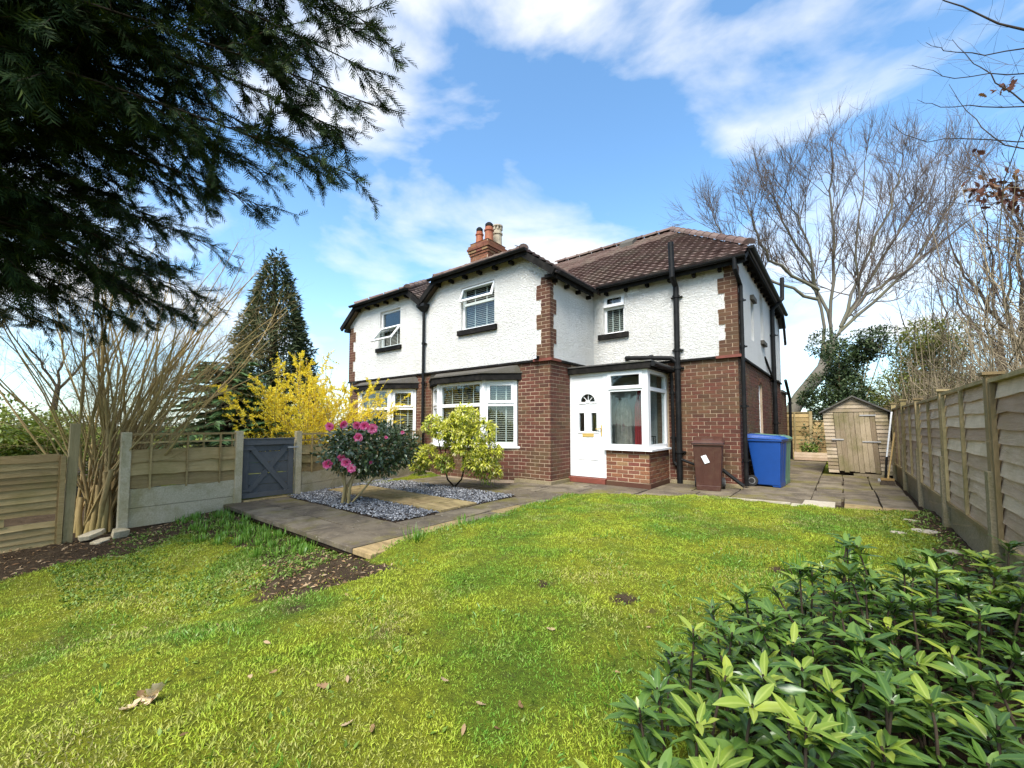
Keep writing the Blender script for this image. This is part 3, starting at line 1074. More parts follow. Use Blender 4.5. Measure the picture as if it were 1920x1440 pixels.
ROOF = MAT['roof_tile']
zr, zl, xr, xl, ya = gable_roof(-4.25, XP, -6.33)
mb = MB()
slab(mb, [(-4.25, 6.58, GE), (-4.25, 11.4, GE), (-6.33, 11.4, zr), (-6.33, ya, zr), (xr, 6.56, 4.72), (xr, 6.58, 4.72)])
slab(mb, [(XP, 6.58, zl), (xl, 6.58, 4.72), (xl, 6.56, 4.72), (-6.33, ya, zr), (-6.33, 11.4, zr), (XP, 11.4, zl)])
slab(mb, [(xl, 6.55, 4.72), (xr, 6.55, 4.72), (-6.33, ya, zr)])
groof = mb.build('gable_roof', MAT['roof_tile'], house)
RX, RY, RZ = -3.61, 12.0, 6.72
HX, HY = -1.28, 8.85
HZ_ = ME0 + (HY - MY0) * MS
mb = MB()
slab(mb, [(XP, MY0, ME0), (HX, MY0, ME0), (HX, HY, HZ_), (RX, RY, RZ), (XP, RY, RZ)], 0.06)
slab(mb, [(HX, HY, HZ_), (HX, 2 * RY - HY, HZ_), (RX, RY, RZ)], 0.06)
slab(mb, [(XP, RY, RZ), (RX, RY, RZ), (HX, 2 * RY - HY, HZ_), (HX, 2 * RY - MY0, ME0), (XP, 2 * RY - MY0, ME0)], 0.06)
mroof = mb.build('main_roof', MAT['felt'], house)


def tile_mesh(name='roof_tile_piece', w=0.216, L=0.25, n=6):
    prof = [(-0.5, 0.004), (-0.36, 0.0), (-0.1, 0.002), (0.08, 0.007), (0.24, 0.016), (0.38, 0.014), (0.5, 0.005)]
    v, f = [], []
    for x, z in prof:
        v.append((x * w, 0, z + 0.052))
    for x, z in prof:
        v.append((x * w, L, z * 0.9))
    for x, z in prof:
        v.append((x * w, 0.004, z - 0.004))
    m = len(prof)
    for i in range(m - 1):
        f.append((i, i + 1, m + i + 1, m + i))
        f.append((2 * m + i, 2 * m + i + 1, i + 1, i))
    return v, f


TVt, TFt = tile_mesh()
tme = bpy.data.meshes.new('roof_tile_piece')
tme.from_pydata(TVt, [], TFt)
tme.materials.append(ROOF)
slope_dir = Vector((0, 1, MS)).normalized()
slope_n = Vector((1, 0, 0)).cross(slope_dir)
rotm = Matrix((Vector((1, 0, 0)), slope_dir, slope_n)).transposed().to_4x4()
spots = []
row, s = 0, -0.03
slen = math.hypot(RY - MY0, RZ - ME0)
while s < slen - 0.08:
    y = MY0 + s * slope_dir.y
    z = ME0 + s * slope_dir.z
    x = HX - 0.10
    xlim = HX if y < HY else HX + (RX - HX) * (y - HY) / (RY - HY)
    while x > XP:
        if x < xlim - 0.02 and GE + (-4.25 - x) * GS < z + 0.12:
            spots.append((x + rnd.uniform(-0.004, 0.004), y, z + rnd.uniform(0, 0.006)))
        x -= 0.205
    s += 0.198
    row += 1
spots.sort(key=lambda p: (Vector(p) - CAM).length)
for p in spots[:300]:
    o = bpy.data.objects.new('roof_tile', tme)
    link(o, mroof, Matrix.Translation(p) @ rotm @ Matrix.Rotation(R(rnd.uniform(-0.8, 0.8)), 4, 'Z'))


def tiles_joined(pts, rot, parent):
    A = np.array([[rot[i][j] for j in range(3)] for i in range(3)])
    T = np.array(TVt) @ A.T
    V = (np.array(pts)[:, None, :] + T[None]).reshape(-1, 3)
    F = (np.array(TFt)[None] + (np.arange(len(pts)) * len(TVt))[:, None, None]).reshape(-1, 4)
    o = np_mesh('tile_courses', V, F, ROOF, parent)
    o['kind'] = 'stuff'


if spots[300:]:
    tiles_joined(spots[300:], rotm, mroof)
# the right-hand slopes of the two front gables
def gable_tiles(xe, ridge, ze, y0, y1, parent, stop=None):
    sd = Vector((-1, 0, GS)).normalized()
    nn = Vector((0, 1, 0)).cross(sd)
    rot = Matrix((Vector((0, 1, 0)), sd, nn)).transposed().to_4x4()
    pts = []
    s = 0.0
    while s * -sd.x < (xe - ridge) - 0.1:
        x, z = xe + s * sd.x, ze + s * sd.z
        y = y0 + 0.1 + (max(0, z - 4.72) / 0.52)
        while y < y1:
            pts.append((x, y, z))
            y += 0.205
        s += 0.198
    tiles_joined(pts, rot, parent)


gable_tiles(-4.25, -6.33, GE, 6.58, 8.6, groof)


def hip_tiles(xl, xr, parent, y0=6.55, hip=0.52, ridge=-6.33):
    sd = Vector((0, 1, hip)).normalized()
    nn = Vector((1, 0, 0)).cross(sd)
    rot = Matrix((Vector((1, 0, 0)), sd, nn)).transposed().to_4x4()
    pts = []
    s = 0.0
    while s < 1.6:
        f = s * sd.y * hip / GS
        x = xl + f + 0.1
        while x < xr - f - 0.05:
            pts.append((x, y0 + s * sd.y, 4.72 + s * sd.z))
            x += 0.205
        s += 0.198
    tiles_joined(pts, rot, parent)


hip_tiles(xl, xr, groof)


def ridge_run(a, b, parent, r=0.10, L=0.40, mat=None):
    a, b = Vector(a), Vector(b)
    d = (b - a)
    n = max(1, int(d.length / L))
    d.normalize()
    sd = d.cross(Vector((0, 0, 1))).normalized()
    un = sd.cross(d)
    me = bpy.data.meshes.new('ridge_tile')
    v, f = [], []
    for y, k in ((0.0, 1.10), (0.05, 1.10), (0.051, 1.0), (L + 0.03, 0.97)):
        for j in range(7):
            an = math.pi * (j / 6)
            v.append((math.cos(an) * r * k * 1.15, y, math.sin(an) * r * k - 0.03))
    for i in range(3):
        for j in range(6):
            f.append((i * 7 + j, i * 7 + j + 1, i * 7 + 8 + j, i * 7 + 7 + j))
    f.append(tuple(range(6, -1, -1)))
    me.from_pydata(v, [], f)
    me.materials.append(mat or ROOF)
    rot = Matrix((sd, d, un)).transposed().to_4x4()
    for i in range(n):
        o = bpy.data.objects.new('ridge_tile', me)
        link(o, parent, Matrix.Translation(a + d * (i * (b - a).length / n)) @ rot)


ridge_run((HX + 0.02, HY - 0.02, HZ_ + 0.06), (RX, RY, RZ + 0.07), mroof)
ridge_run((RX, RY, RZ + 0.07), (-7.6, RY, RZ + 0.07), mroof)
ridge_run((xr + 0.03, 6.60, 4.78), (-6.33, ya, zr + 0.05), groof, 0.085)
ridge_run((xl - 0.03, 6.60, 4.78), (-6.33, ya, zr + 0.05), groof, 0.085)
# roof light near the ridge
mb = MB()
for q in ((-5.05, -4.65),):
    a = [Vector((q[0], 11.55, 6.42)), Vector((q[1], 11.55, 6.42)), Vector((q[1], 11.95, 6.70)), Vector((q[0], 11.95, 6.70))]
    mb.prism([tuple(p + Vector((0, 0, 0.16))) for p in a], (0, 0, -0.14))
mb.build('roof_vent', MAT['lead'], mroof)


def eaves(a, b, parent, nout, gutter=True, fascia=0.12, step=0.47, br=True, boff=0.0, r=0.05):
    """fascia, gutter and brackets along an eaves line a-b; nout points away from the wall"""
    a, b, nout = Vector(a), Vector(b), Vector(nout)
    d = (b - a).normalized()
    mb = MB()
    mb.beam(a + Vector((0, 0, -fascia / 2 - 0.03)) - nout * 0.02, b + Vector((0, 0, -fascia / 2 - 0.03)) - nout * 0.02, 0.022, fascia)
    mb.build('fascia', MAT['black_wood'], parent)
    if gutter:
        mb = MB()
        v0 = len(mb.v)
        n = 7
        L = (b - a).length
        for t in (-0.03, L + 0.03):
            for k in range(n):
                an = math.pi * k / (n - 1)
                mb.v.append(tuple(a + d * t + nout * (0.055 + r * math.cos(an)) + Vector((0, 0, -0.03 - r * math.sin(an)))))
        for k in range(n - 1):
            mb.f.append((k, k + 1, n + k + 1, n + k))
        mb.f.append(tuple(range(n)))
        mb.f.append(tuple(range(2 * n - 1, n - 1, -1)))
        mb.build('gutter', MAT['black_paint'], parent, fix=False)
    if br:
        me = bpy.data.meshes.new('eaves_bracket')
        q = MB().box(-0.028, 0.028, -0.24, -0.03, -0.045, 0.03)
        q2 = MB()
        me.from_pydata(q.v, [], q.f)
        me.materials.append(MAT['black_wood'])
        L = (b - a).length
        k = 0.12 + boff
        rot = Matrix((d, nout, Vector((0, 0, 1)))).transposed().to_4x4()
        while k < L:
            o = bpy.data.objects.new('eaves_bracket', me)
            link(o, parent, Matrix.Translation(a + d * k - nout * 0.045 + Vector((0, 0, -fascia - 0.02))) @ rot)
            k += step
        # soffit boards
        mb = MB()
        mb.beam(a - nout * 0.14 + Vector((0, 0, -0.045)), b - nout * 0.14 + Vector((0, 0, -0.045)), 0.22, 0.02)
        mb.build('soffit', MAT['black_wood'], parent)


eaves((XR + 0.25, MY0 + 0.005, ME0), (HX, MY0 + 0.005, ME0), house, (0, -1, 0))
eaves((-4.25, 6.75, GE), (-4.25, 8.3, GE), house, (1, 0, 0))
eaves((xl - 0.1, 6.56, 4.73), (xr + 0.12, 6.56, 4.73), house, (0, -1, 0), step=0.46)
eaves((HX, HY, HZ_ + 0.02), (HX, 2 * RY - HY, HZ_ + 0.02), house, (1, 0, 0), step=0.45)


def verge(a, b, parent, w=0.06, h=0.13):
    mb = MB()
    mb.beam(Vector(a) + Vector((0, 0, -h / 2 - 0.01)), Vector(b) + Vector((0, 0, -h / 2 - 0.01)), w, h)
    mb.build('barge_board', MAT['black_wood'], parent)


verge((-4.22, 6.60, GE), (xr, 6.60, 4.72), house)
verge((XP, 6.60, zl), (xl, 6.60, 4.72), house)
verge((HX - 0.03, MY0, ME0), (HX - 0.03, HY, HZ_), house)
verge((HX - 0.03, 2 * RY - MY0, ME0 - 0.5), (HX - 0.03, 2 * RY - HY, HZ_), house)
mb = MB()
mb.box(XR - 0.02, XR + 0.16, YG - 0.16, YG + 0.02, 4.03, 4.10)
mb.build('corbel', MAT['black_wood'], house)


# --- pipes
def pipe(parent, pts, r=0.036, collars=(), mat='black_paint', name='downpipe'):
    mb = MB()
    mb.tube(pts, r, 10)
    o = mb.build(name, MAT[mat], parent, smooth=False)
    for z in collars:
        m2 = MB()
        x, y = None, None
        for p, q in zip(pts, pts[1:]):
            lo, hi = sorted((p[2], q[2]))
            if lo <= z <= hi and hi > lo:
                t = (z - p[2]) / (q[2] - p[2])
                x, y = p[0] + (q[0] - p[0]) * t, p[1] + (q[1] - p[1]) * t
        if x is None:
            continue
        m2.tube([(x, y, z - 0.025), (x, y, z + 0.025)], r * 1.3, 10)
        m2.box(x - r * 2, x + r * 2, y + r * 0.4, y + r * 1.6, z - 0.012, z + 0.012)
        m2.build('pipe_collar', MAT[mat], o)
    return o


cpx, cpy = XS + 0.075, YM + 0.06
pipe(house, [(HX - 0.16, MY0 - 0.06, 4.22), (HX - 0.16, MY0 - 0.05, 4.02), (cpx, cpy, 3.78), (cpx, cpy, 0.03)], 0.037, (3.5, 2.62, 1.5, 0.5))
stx, sty = -2.545, YM - 0.09
pipe(house, [(stx, sty, -0.03), (stx, sty, 3.95), (stx, MY0 - 0.10, 4.1), (stx - 0.01, MY0 - 0.11, 4.80)], 0.055, (3.75, 2.66, 2.3, 0.62), name='soil_stack')
pipe(house, [(-3.60, YM - 0.11, 2.60), (-3.05, YM - 0.12, 2.545), (stx - 0.1, sty - 0.02, 2.50), (stx, sty, 2.40)], 0.048, (), name='waste_pipe')
mb = MB()
mb.tube([(-3.1, YM - 0.12, 2.55), (-3.03, YM - 0.12, 2.543)], 0.066, 10)
mb.tube([(-3.60, YM - 0.11, 2.60), (-3.64, YM - 0.0, 2.60)], 0.05, 10)
mb.build('pipe_collar', MAT['black_paint'], house)
pipe(house, [(-2.66, YM - 0.16, 2.20), (-2.66, YM - 0.10, 2.05), (-2.66, YM - 0.06, 0.42), (-2.60, YM - 0.08, 0.34)], 0.034, (1.8, 0.9))
pipe(house, [(-2.60, YM - 0.10, 0.50), (-2.0, YM - 0.10, 0.30)], 0.026, (), name='waste_pipe')
mb = MB()
mb.box(-1.80, -1.42, YM - 0.30, YM - 0.23, 0.0, 0.10)
pipe(house, [(-1.75, YM - 0.26, 0.34), (-1.40, YM - 0.28, 0.07)], 0.032, (), name='waste_pipe')
pipe(house, [(XS + 0.09, 13.2, 0), (XS + 0.09, 13.2, 4.3), (HX + 0.12, 13.35, 4.6), (HX + 0.13, 13.4, 5.2)], 0.055, (3.6, 2.35, 1.2), name='soil_stack')
pipe(house, [(XS + 0.03, 12.0, 2.85), (XS + 0.08, 13.15, 2.35)], 0.026, (), name='waste_pipe')
pipe(house, [(XS + 0.10, 16.0, 2.60), (XS + 0.12, 17.0, 2.05), (XS + 0.10, 17.05, 0.0)], 0.045, (1.9,))
mb = MB()
mb.box(-2.7, XS + 0.05, YR + 0.14, 17.3, 2.2, 2.27)
mb.build('outhouse_roof', MAT['felt'], house)
pp = pipe(house, [(XP, YG - 0.085, 0.05), (XP, YG - 0.085, 4.10)], 0.036, (3.2, 2.2, 1.2))
mb = MB()
mb.hexa([(XP - 0.05, YG - 0.13, 4.02), (XP + 0.05, YG - 0.13, 4.02), (XP + 0.05, YG - 0.03, 4.02), (XP - 0.05, YG - 0.03, 4.02),
         (XP - 0.14, YG - 0.20, 4.13), (XP + 0.14, YG - 0.20, 4.13), (XP + 0.14, YG - 0.025, 4.13), (XP - 0.14, YG - 0.025, 4.13)])
mb.box(XP - 0.15, XP + 0.15, YG - 0.21, YG - 0.025, 4.131, 4.20)
mb.build('rainwater_hopper', MAT['black_paint'], pp)

# --- chimney
CX0, CX1, CY0, CY1 = -8.62, -7.92, 8.82, 9.62
mb = MB()
mb.box(CX0, CX1, CY0, CY1, 4.5, 6.61)
stack = mb.build('chimney_stack', MAT['mortar'], house)
cb = []
Bc, Bc2 = FRONT(CY0), SIDE(CX1)
for k in range(15):
    z = 5.44 + k * 0.078
    e = {11: 0.05, 12: 0.075, 10: 0.025, 13: 0.05, 14: 0.0}.get(k, 0.0)
    for B, a, b in ((Bc, CX0, CX1), (Bc2, CY0, CY1)):
        u = a - e - (0.11 if (k + (B is Bc2)) % 2 else 0)
        while u < b + e:
            s0, s1 = max(u, a - e + (0.002 if B is Bc2 else 0)), min(u + 0.214, b + e - (0.002 if B is Bc2 else 0))
            if s1 - s0 > 0.03:
                cb.append((B, s0, s1, z, z + 0.066, 0.008 + e + rnd.uniform(-0.004, 0.004)))
            u += 0.225
mb = MB()
for B, s0, s1, z0, z1, d in cb:
    mb.obox(B, s0, s1, d, d - 0.10, z0, z1)
o = mb.build('brick_courses', MAT['brick_new'], stack)
o['kind'] = 'stuff'
mb = MB()
mb.hexa([(CX0 - 0.02, CY0 - 0.02, 6.611), (CX1 + 0.02, CY0 - 0.02, 6.611), (CX1 + 0.02, CY1 + 0.02, 6.611), (CX0 - 0.02, CY1 + 0.02, 6.611),
         (CX0 + 0.1, CY0 + 0.1, 6.68), (CX1 - 0.1, CY0 + 0.1, 6.68), (CX1 - 0.1, CY1 - 0.1, 6.68), (CX0 + 0.1, CY1 - 0.1, 6.68)])
mb.build('flaunching', MAT['mortar_pale'], stack)


def pot(c, mat, k=1.0, h=0.42, cap='cowl'):
    mb = MB()
    mb.lathe(c, [(0.135 * k, 0), (0.125 * k, h * 0.7), (0.15 * k, h * 0.72), (0.15 * k, h * 0.8), (0.12 * k, h * 0.82), (0.12 * k, h), (0.09 * k, h)], 14)
    o = mb.build('chimney_pot', MAT[mat], stack, smooth=False)
    mb = MB()
    if cap == 'cowl':
        mb.lathe((c[0], c[1], c[2] + h), [(0.10 * k, 0), (0.12 * k, 0.03), (0.12 * k, 0.09), (0.07 * k, 0.14), (0.02 * k, 0.155)], 12)
        mb.build('cowl', MAT['black_paint'], o)
    else:
        for j in range(8):
            a = j * math.pi / 4
            mb.box(c[0] + 0.12 * math.cos(a) - 0.03, c[0] + 0.12 * math.cos(a) + 0.03, c[1] + 0.12 * math.sin(a) - 0.03, c[1] + 0.12 * math.sin(a) + 0.03, c[2] + h, c[2] + h + 0.10)
        mb.lathe((c[0], c[1], c[2] + h + 0.10), [(0.17, 0), (0.17, 0.04), (0.02, 0.12)], 12)
        mb.build('pot_crown', MAT[mat], o)


pot((-8.40, 8.98, 6.63), 'terracotta', 0.85, 0.36)
pot((-8.05, 9.02, 6.63), 'terracotta', 1.0, 0.42)
pot((-8.10, 9.46, 6.63), 'buff_clay', 1.1, 0.50, 'crown')

# --- porch
PX0, PX1, PY = XR + 0.012, -2.78, 7.53
porch = MB()
porch.box(-3.63, PX1, PY, PY + 0.12, -0.1, 0.665)
porch.box(PX1 - 0.12, PX1, PY + 0.12, YM, -0.1, 0.665)
pbase = porch.build('porch_base', MAT['mortar_pale'], house)
pb = []
BP, BPS = FRONT(PY), SIDE(PX1)
lay_bricks(pb, BP, -3.63, PX1, 0.075, 0.665, [], 0, 'brick_new', wall=pbase, ends=(0, 0.005))
lay_bricks(pb, BPS, PY, YM, 0.075, 0.665, [], 1, 'brick_new', wall=pbase, ends=(0.004, 0))
brick_objects(pb)
mb = MB()
mb.box(-3.63, PX1 + 0.035, PY - 0.035, PY - 0.008, -0.05, 0.072)
mb.box(PX1 + 0.008, PX1 + 0.035, PY - 0.008, YM - 0.08, -0.05, 0.072)
mb.build('plinth', MAT['brick_quoin'], house)
mb = MB()
mb.hexa([(PX0, PY - 0.09, 0.0), (-3.62, PY - 0.09, 0.0), (-3.62, PY + 0.1, 0.0), (PX0, PY + 0.1, 0.0),
         (PX0, PY - 0.08, 0.095), (-3.62, PY - 0.08, 0.095), (-3.62, PY + 0.1, 0.11), (PX0, PY + 0.1, 0.11)])
mb.build('door_step', MAT['red_tile'], house)
mb = MB()
mb.box(-3.66, PX1 + 0.085, PY - 0.085, PY + 0.13, 0.668, 0.705)
mb.box(PX1 - 0.13, PX1 + 0.085, PY + 0.131, YM - 0.10, 0.668, 0.705)
mb.build('window_sill', MAT['upvc'], house)
ZT = 2.20
mb = MB()
frame_rect(mb, BP, PX0, -3.62, 0.112, ZT, 0.065, -0.09, -0.005)
dframe = mb.build('door_frame', MAT['upvc'], house)
# front window
mb = MB()
frame_rect(mb, BP, -3.618, PX1 - 0.055, 0.706, ZT, 0.075, -0.09, -0.005)
mb.obox(BP, -3.545, PX1 - 0.13, -0.09, -0.007, 1.80, 1.87)
pw = mb.build('porch_window', MAT['upvc'], house)
mb = MB()
frame_rect(mb, BP, -3.575, PX1 - 0.10, 1.845, ZT - 0.03, 0.06, -0.05, 0.016)
mb.build('opening_sash', MAT['upvc'], pw)
pane(BP, -3.55, PX1 - 0.125, 0.775, 1.805, -0.045, pw)
pane(BP, -3.55, PX1 - 0.125, 1.865, ZT - 0.07, -0.03, pw)
mb = MB()
mb.box(PX1 - 0.055, PX1 - 0.004, PY + 0.004, PY + 0.055, 0.706, ZT)
mb.build('corner_post', MAT['upvc'], house)
mb = MB()
frame_rect(mb, BPS, PY + 0.056, YM - 0.03, 0.706, ZT, 0.075, -0.09, -0.005)
mb.obox(BPS, PY + 0.13, YM - 0.10, -0.09, -0.007, 1.80, 1.87)
pws = mb.build('porch_window', MAT['upvc'], house)
pane(BPS, PY + 0.125, YM - 0.10, 0.775, 1.805, -0.045, pws)
pane(BPS, PY + 0.125, YM - 0.10, 1.865, ZT - 0.07, -0.045, pws)
# flat roof
mb = MB()
mb.box(PX0 - 0.005, PX1 + 0.08, PY - 0.08, YM - 0.001, ZT + 0.002, ZT + 0.12)
mb.build('porch_fascia', MAT['black_wood'], house)
mb = MB()
mb.box(PX0, PX1 + 0.10, PY - 0.10, YM - 0.001, ZT + 0.122, ZT + 0.145)
mb.build('porch_roof', MAT['felt'], house)
mb = MB()
mb.tube([(PX1 + 0.13, PY - 0.08, ZT + 0.07), (PX1 + 0.13, YM - 0.1, ZT + 0.05)], 0.05, 8)
mb.build('gutter', MAT['black_paint'], house)
mb = MB()
mb.box(PX0, PX1 - 0.1, PY + 0.12, YM - 0.005, -0.05, 0.09)
mb.build('porch_floor', MAT['interior'], house)
mb = MB()
mb.box(-4.42, -3.0, YM - 0.03, YM - 0.012, 0.1, ZT)
mb.build('porch_back_wall', MAT['white_board'], house)
# the door
DX0, DX1, DZ0, DZ1 = PX0 + 0.068, -3.688, 0.178, 2.134
dxc = (DX0 + DX1) / 2
holes = [(dxc - 0.20, dxc - 0.075, 1.02, 1.40), (dxc + 0.075, dxc + 0.20, 1.02, 1.40), (dxc - 0.17, dxc + 0.17, 1.62, 1.80)]
mb = MB()
panel(mb, BP, [(DX0, DZ1), (DX1, DZ1)], DZ0, holes, -0.02, -0.06)
door = mb.build('front_door', MAT['upvc'], house)
mb = MB()
for h in holes[:2]:
    frame_rect(mb, BP, h[0] - 0.035, h[1] + 0.035, h[2] - 0.035, h[3] + 0.035, 0.038, -0.02, -0.006)
for cx_ in (dxc - 0.135, dxc + 0.135):
    for (za, zb) in ((0.45, 0.86),):
        frame_rect(mb, BP, cx_ - 0.085, cx_ + 0.085, za, zb, 0.022, -0.02, -0.008)
        mb.obox(BP, cx_ - 0.05, cx_ + 0.05, -0.02, -0.012, za + 0.035, zb - 0.035)
n = 12
for k in range(n):                       # arched surround of the fanlight
    a0, a1 = math.pi * k / n, math.pi * (k + 1) / n
    q = []
    for d in (-0.02, -0.004):
        for (r_, a) in ((0.165, a0), (0.205, a0), (0.205, a1), (0.165, a1)):
            q.append(BP(dxc + r_ * math.cos(a), d, 1.62 + r_ * 0.98 * math.sin(a)))
    mb.hexa(q)
mb.obox(BP, dxc - 0.205, dxc - 0.04, -0.02, -0.004, 1.585, 1.62)
mb.obox(BP, dxc + 0.04, dxc + 0.205, -0.02, -0.004, 1.585, 1.62)
mb.obox(BP, dxc - 0.045, dxc + 0.045, -0.02, -0.005, 1.60, 1.645)
dm = mb.build('door_moulding', MAT['upvc'], door)
dm['kind'] = 'stuff'
# spandrels that round the top of the fanlight opening
mb = MB()
for sg in (-1, 1):
    pts = [(dxc + sg * 0.17, 1.80), (dxc, 1.80)]
    arc = [(dxc + sg * 0.168 * math.cos(a), 1.62 + 0.166 * math.sin(a)) for a in [math.pi / 2 * (1 - j / 6) for j in range(7)]]
    pts = [(dxc + sg * 0.17, 1.801), (dxc, 1.801)] + arc
    mb.prism([BP(x, -0.03, z) for x, z in pts], (0, 0.02, 0))
mb.build('door_panel', MAT['upvc'], door)
for h in holes:
    pane(BP, h[0], h[1], h[2], h[3], -0.045, door)
mb = MB()
for k in range(1, 4):
    a = math.pi * k / 4
    mb.beam(BP(dxc + 0.02 * math.cos(a), -0.038, 1.62 + 0.02 * math.sin(a)), BP(dxc + 0.165 * math.cos(a), -0.038, 1.62 + 0.165 * math.sin(a)), 0.01, 0.01)
mb.build('glazing_bar', MAT['upvc'], door)
mb = MB()
frame_rect(mb, BP, dxc - 0.125, dxc + 0.125, 0.915, 0.985, 0.012, -0.02, -0.006)
mb.obox(BP, dxc - 0.112, dxc + 0.112, -0.02, -0.011, 0.928, 0.972)
mb.build('letterbox', MAT['brass'], door)
mb = MB()
mb.obox(BP, DX1 - 0.055, DX1 - 0.03, -0.02, -0.006, 0.93, 1.15)
mb.obox(BP, DX1 - 0.15, DX1 - 0.035, 0.018, 0.034, 1.065, 1.085)
mb.obox(BP, DX1 - 0.052, DX1 - 0.034, -0.01, 0.034, 1.065, 1.085)
mb.build('door_handle', MAT['brass'], door)


def hanging_cloth(name, label, mat, x0, x1, y, z0, z1, seed):
    """folded coat hanging in the porch"""
    r_ = random.Random(seed)
    nx, nz = 26, 14
    front, back = [], []
    ph = [r_.uniform(0, 6) for _ in range(3)]
    for j in range(nz):
        t = j / (nz - 1)
        z = z0 + (z1 - z0) * t
        wd = 1.0 - 0.55 * max(0, t - 0.75) / 0.25
        for i in range(nx):
            s_ = i / (nx - 1) - 0.5
            x = (x0 + x1) / 2 + s_ * (x1 - x0) * wd
            fold = 0.03 * math.sin(s_ * 22 + ph[0] + 0.8 * t) + 0.015 * math.sin(s_ * 41 + ph[1] - t * 2)
            front.append((x, y - 0.08 * math.cos(s_ * math.pi) * wd + fold, z))
    back = [(p[0], p[1] + 0.05, p[2]) for p in front]
    f = []
    N = nx * nz
    for j in range(nz - 1):
        for i in range(nx - 1):
            a = j * nx + i
            f.append((a, a + 1, a + nx + 1, a + nx))
            f.append((N + a, N + a + nx, N + a + nx + 1, N + a + 1))
    mb = MB()
    mb.add(front + back, f)
    tag(mb.build(name, MAT[mat], None, smooth=True, fix=False), label, 'coat', 'coats hanging in the porch')


hanging_cloth('coat', 'bright red coat hanging behind the porch window', 'red_cloth', -3.28, -3.0, 8.12, 0.45, 1.85, 3)
hanging_cloth('coat', 'pale grey coat hanging behind the porch window, beside the red one', 'pale_cloth', -3.75, -3.38, 8.2, 0.55, 1.7, 5)
ln = thing('lantern', 'small black framed lantern with a white candle on the porch side sill', 'lantern', (-2.93, 8.1, 0.71))
mb = MB()
for dx in (-0.05, 0.05):
    for dy in (-0.05, 0.05):
        mb.box(-2.93 + dx - 0.006, -2.93 + dx + 0.006, 8.1 + dy - 0.006, 8.1 + dy + 0.006, 0.706, 0.92)
mb.box(-2.99, -2.87, 8.04, 8.16, 0.921, 0.935)
mb.box(-2.99, -2.87, 8.04, 8.16, 0.700, 0.712)
mb.build('lantern_frame', MAT['black_paint'], ln)
mb = MB()
mb.lathe((-2.93, 8.1, 0.713), [(0.03, 0), (0.03, 0.11), (0.005, 0.115)], 10)
mb.build('candle', MAT['paper'], ln)

# --- the adjoining house
mb = MB()
h2 = (BAY2['u0'], BAY2['u1'], 0.0, 2.2)
panel(mb, BG, [(XL, ZB), (XP - 0.001, ZB)], -0.2, [h2], 0, -0.14)
mb.box(XL, XL + 0.14, YG + 0.141, YR, -0.2, ZB)
mb.box(XL, XP - 0.01, YR, YR + 0.14, -0.2, ZB)
wall2 = mb.build('brick_wall', MAT['mortar'], house2)
lay_bricks(bricks2, BG, XL, XP - 0.012, 0.02, ZB, [h2], 0, wall=wall2, ends=(0.004, 0))
build_bay(BAY2, house2, bricks2, 2)
mb = MB()
mb.box(XL - 0.05, XP - 0.001, YG - 0.055, YG, ZB + 0.001, ZB + 0.045)
mb.build('string_course', MAT['black_wood'], house2)
nw = (-10.20, -9.26, 3.31, 4.35)
mb = MB()
panel(mb, BG, [(XL - 0.02, ZE - 0.015), (-11.12, 4.67), (-8.84, 4.67), (XP - 0.001, ZE)], g0, [nw], 0.02, -0.12)
mb.box(XL - 0.02, XL + 0.12, YG + 0.121, YR, g0, ZE)
mb.box(XL, XP - 0.01, YR, YR + 0.12, g0, 4.3)
mb.build('roughcast_wall', MAT['roughcast'], house2)
bk = quoins(BG, XL - 0.034, 1, ZB + 0.05, 4.12, None, qs2 := [], first=0)
qo = bk.build('quoin_mortar', MAT['mortar'], house2)
bricks2 += [q[:7] + (qo,) for q in qs2]
brick_objects(bricks2, limit=220)
wf = fixed_frame(BG, nw, house2, 3.88)
pane(BG, nw[0] + 0.05, nw[1] - 0.05, 3.90, nw[3] - 0.05, -0.07, wf)
blind(BG, nw[0] + 0.06, nw[1] - 0.06, nw[2] + 0.05, 3.85, -0.13, wf, 2)
sash(BG, nw[0] + 0.01, nw[1] - 0.01, nw[2] + 0.04, 3.87, -0.03, 38, wf, 0.055)
mb = MB()
mb.obox(BG, -10.32, -9.18, 0.0, 0.085, 3.20, 3.309)
mb.build('window_sill', MAT['black_wood'], house2)
zr2, zl2, xr2, xl2, ya2 = gable_roof(XP, -11.95, -10.0, hip_z=4.70)
zr2 = GE + 0.1 + 1.8 * GS
xr2 = -10.0 + (zr2 - 4.70) / GS
xl2 = -10.0 - (zr2 - 4.70) / GS
ya2 = 6.55 + (zr2 - 4.70) / 0.52
zv = zr2 - 1.8 * GS
ze2 = zr2 - 1.95 * GS
mb = MB()
slab(mb, [(XP, 6.58, zv), (XP, 11.4, zv), (-10.0, 11.4, zr2), (-10.0, ya2, zr2), (xr2, 6.56, 4.70), (xr2, 6.58, 4.70)])
slab(mb, [(-11.95, 6.58, ze2), (xl2, 6.58, 4.70), (xl2, 6.56, 4.70), (-10.0, ya2, zr2), (-10.0, 11.4, zr2), (-11.95, 11.4, ze2)])
slab(mb, [(xl2, 6.55, 4.70), (xr2, 6.55, 4.70), (-10.0, ya2, zr2)])
groof2 = mb.build('gable_roof', MAT['roof_tile'], house2)
gable_tiles(XP, -10.0, zv, 6.58, 9.5, groof2)
ridge_run((xr2 + 0.03, 6.60, 4.76), (-10.0, ya2, zr2 + 0.05), groof2, 0.085)
ridge_run((xl2 - 0.03, 6.60, 4.76), (-10.0, ya2, zr2 + 0.05), groof2, 0.085)
mb = MB()
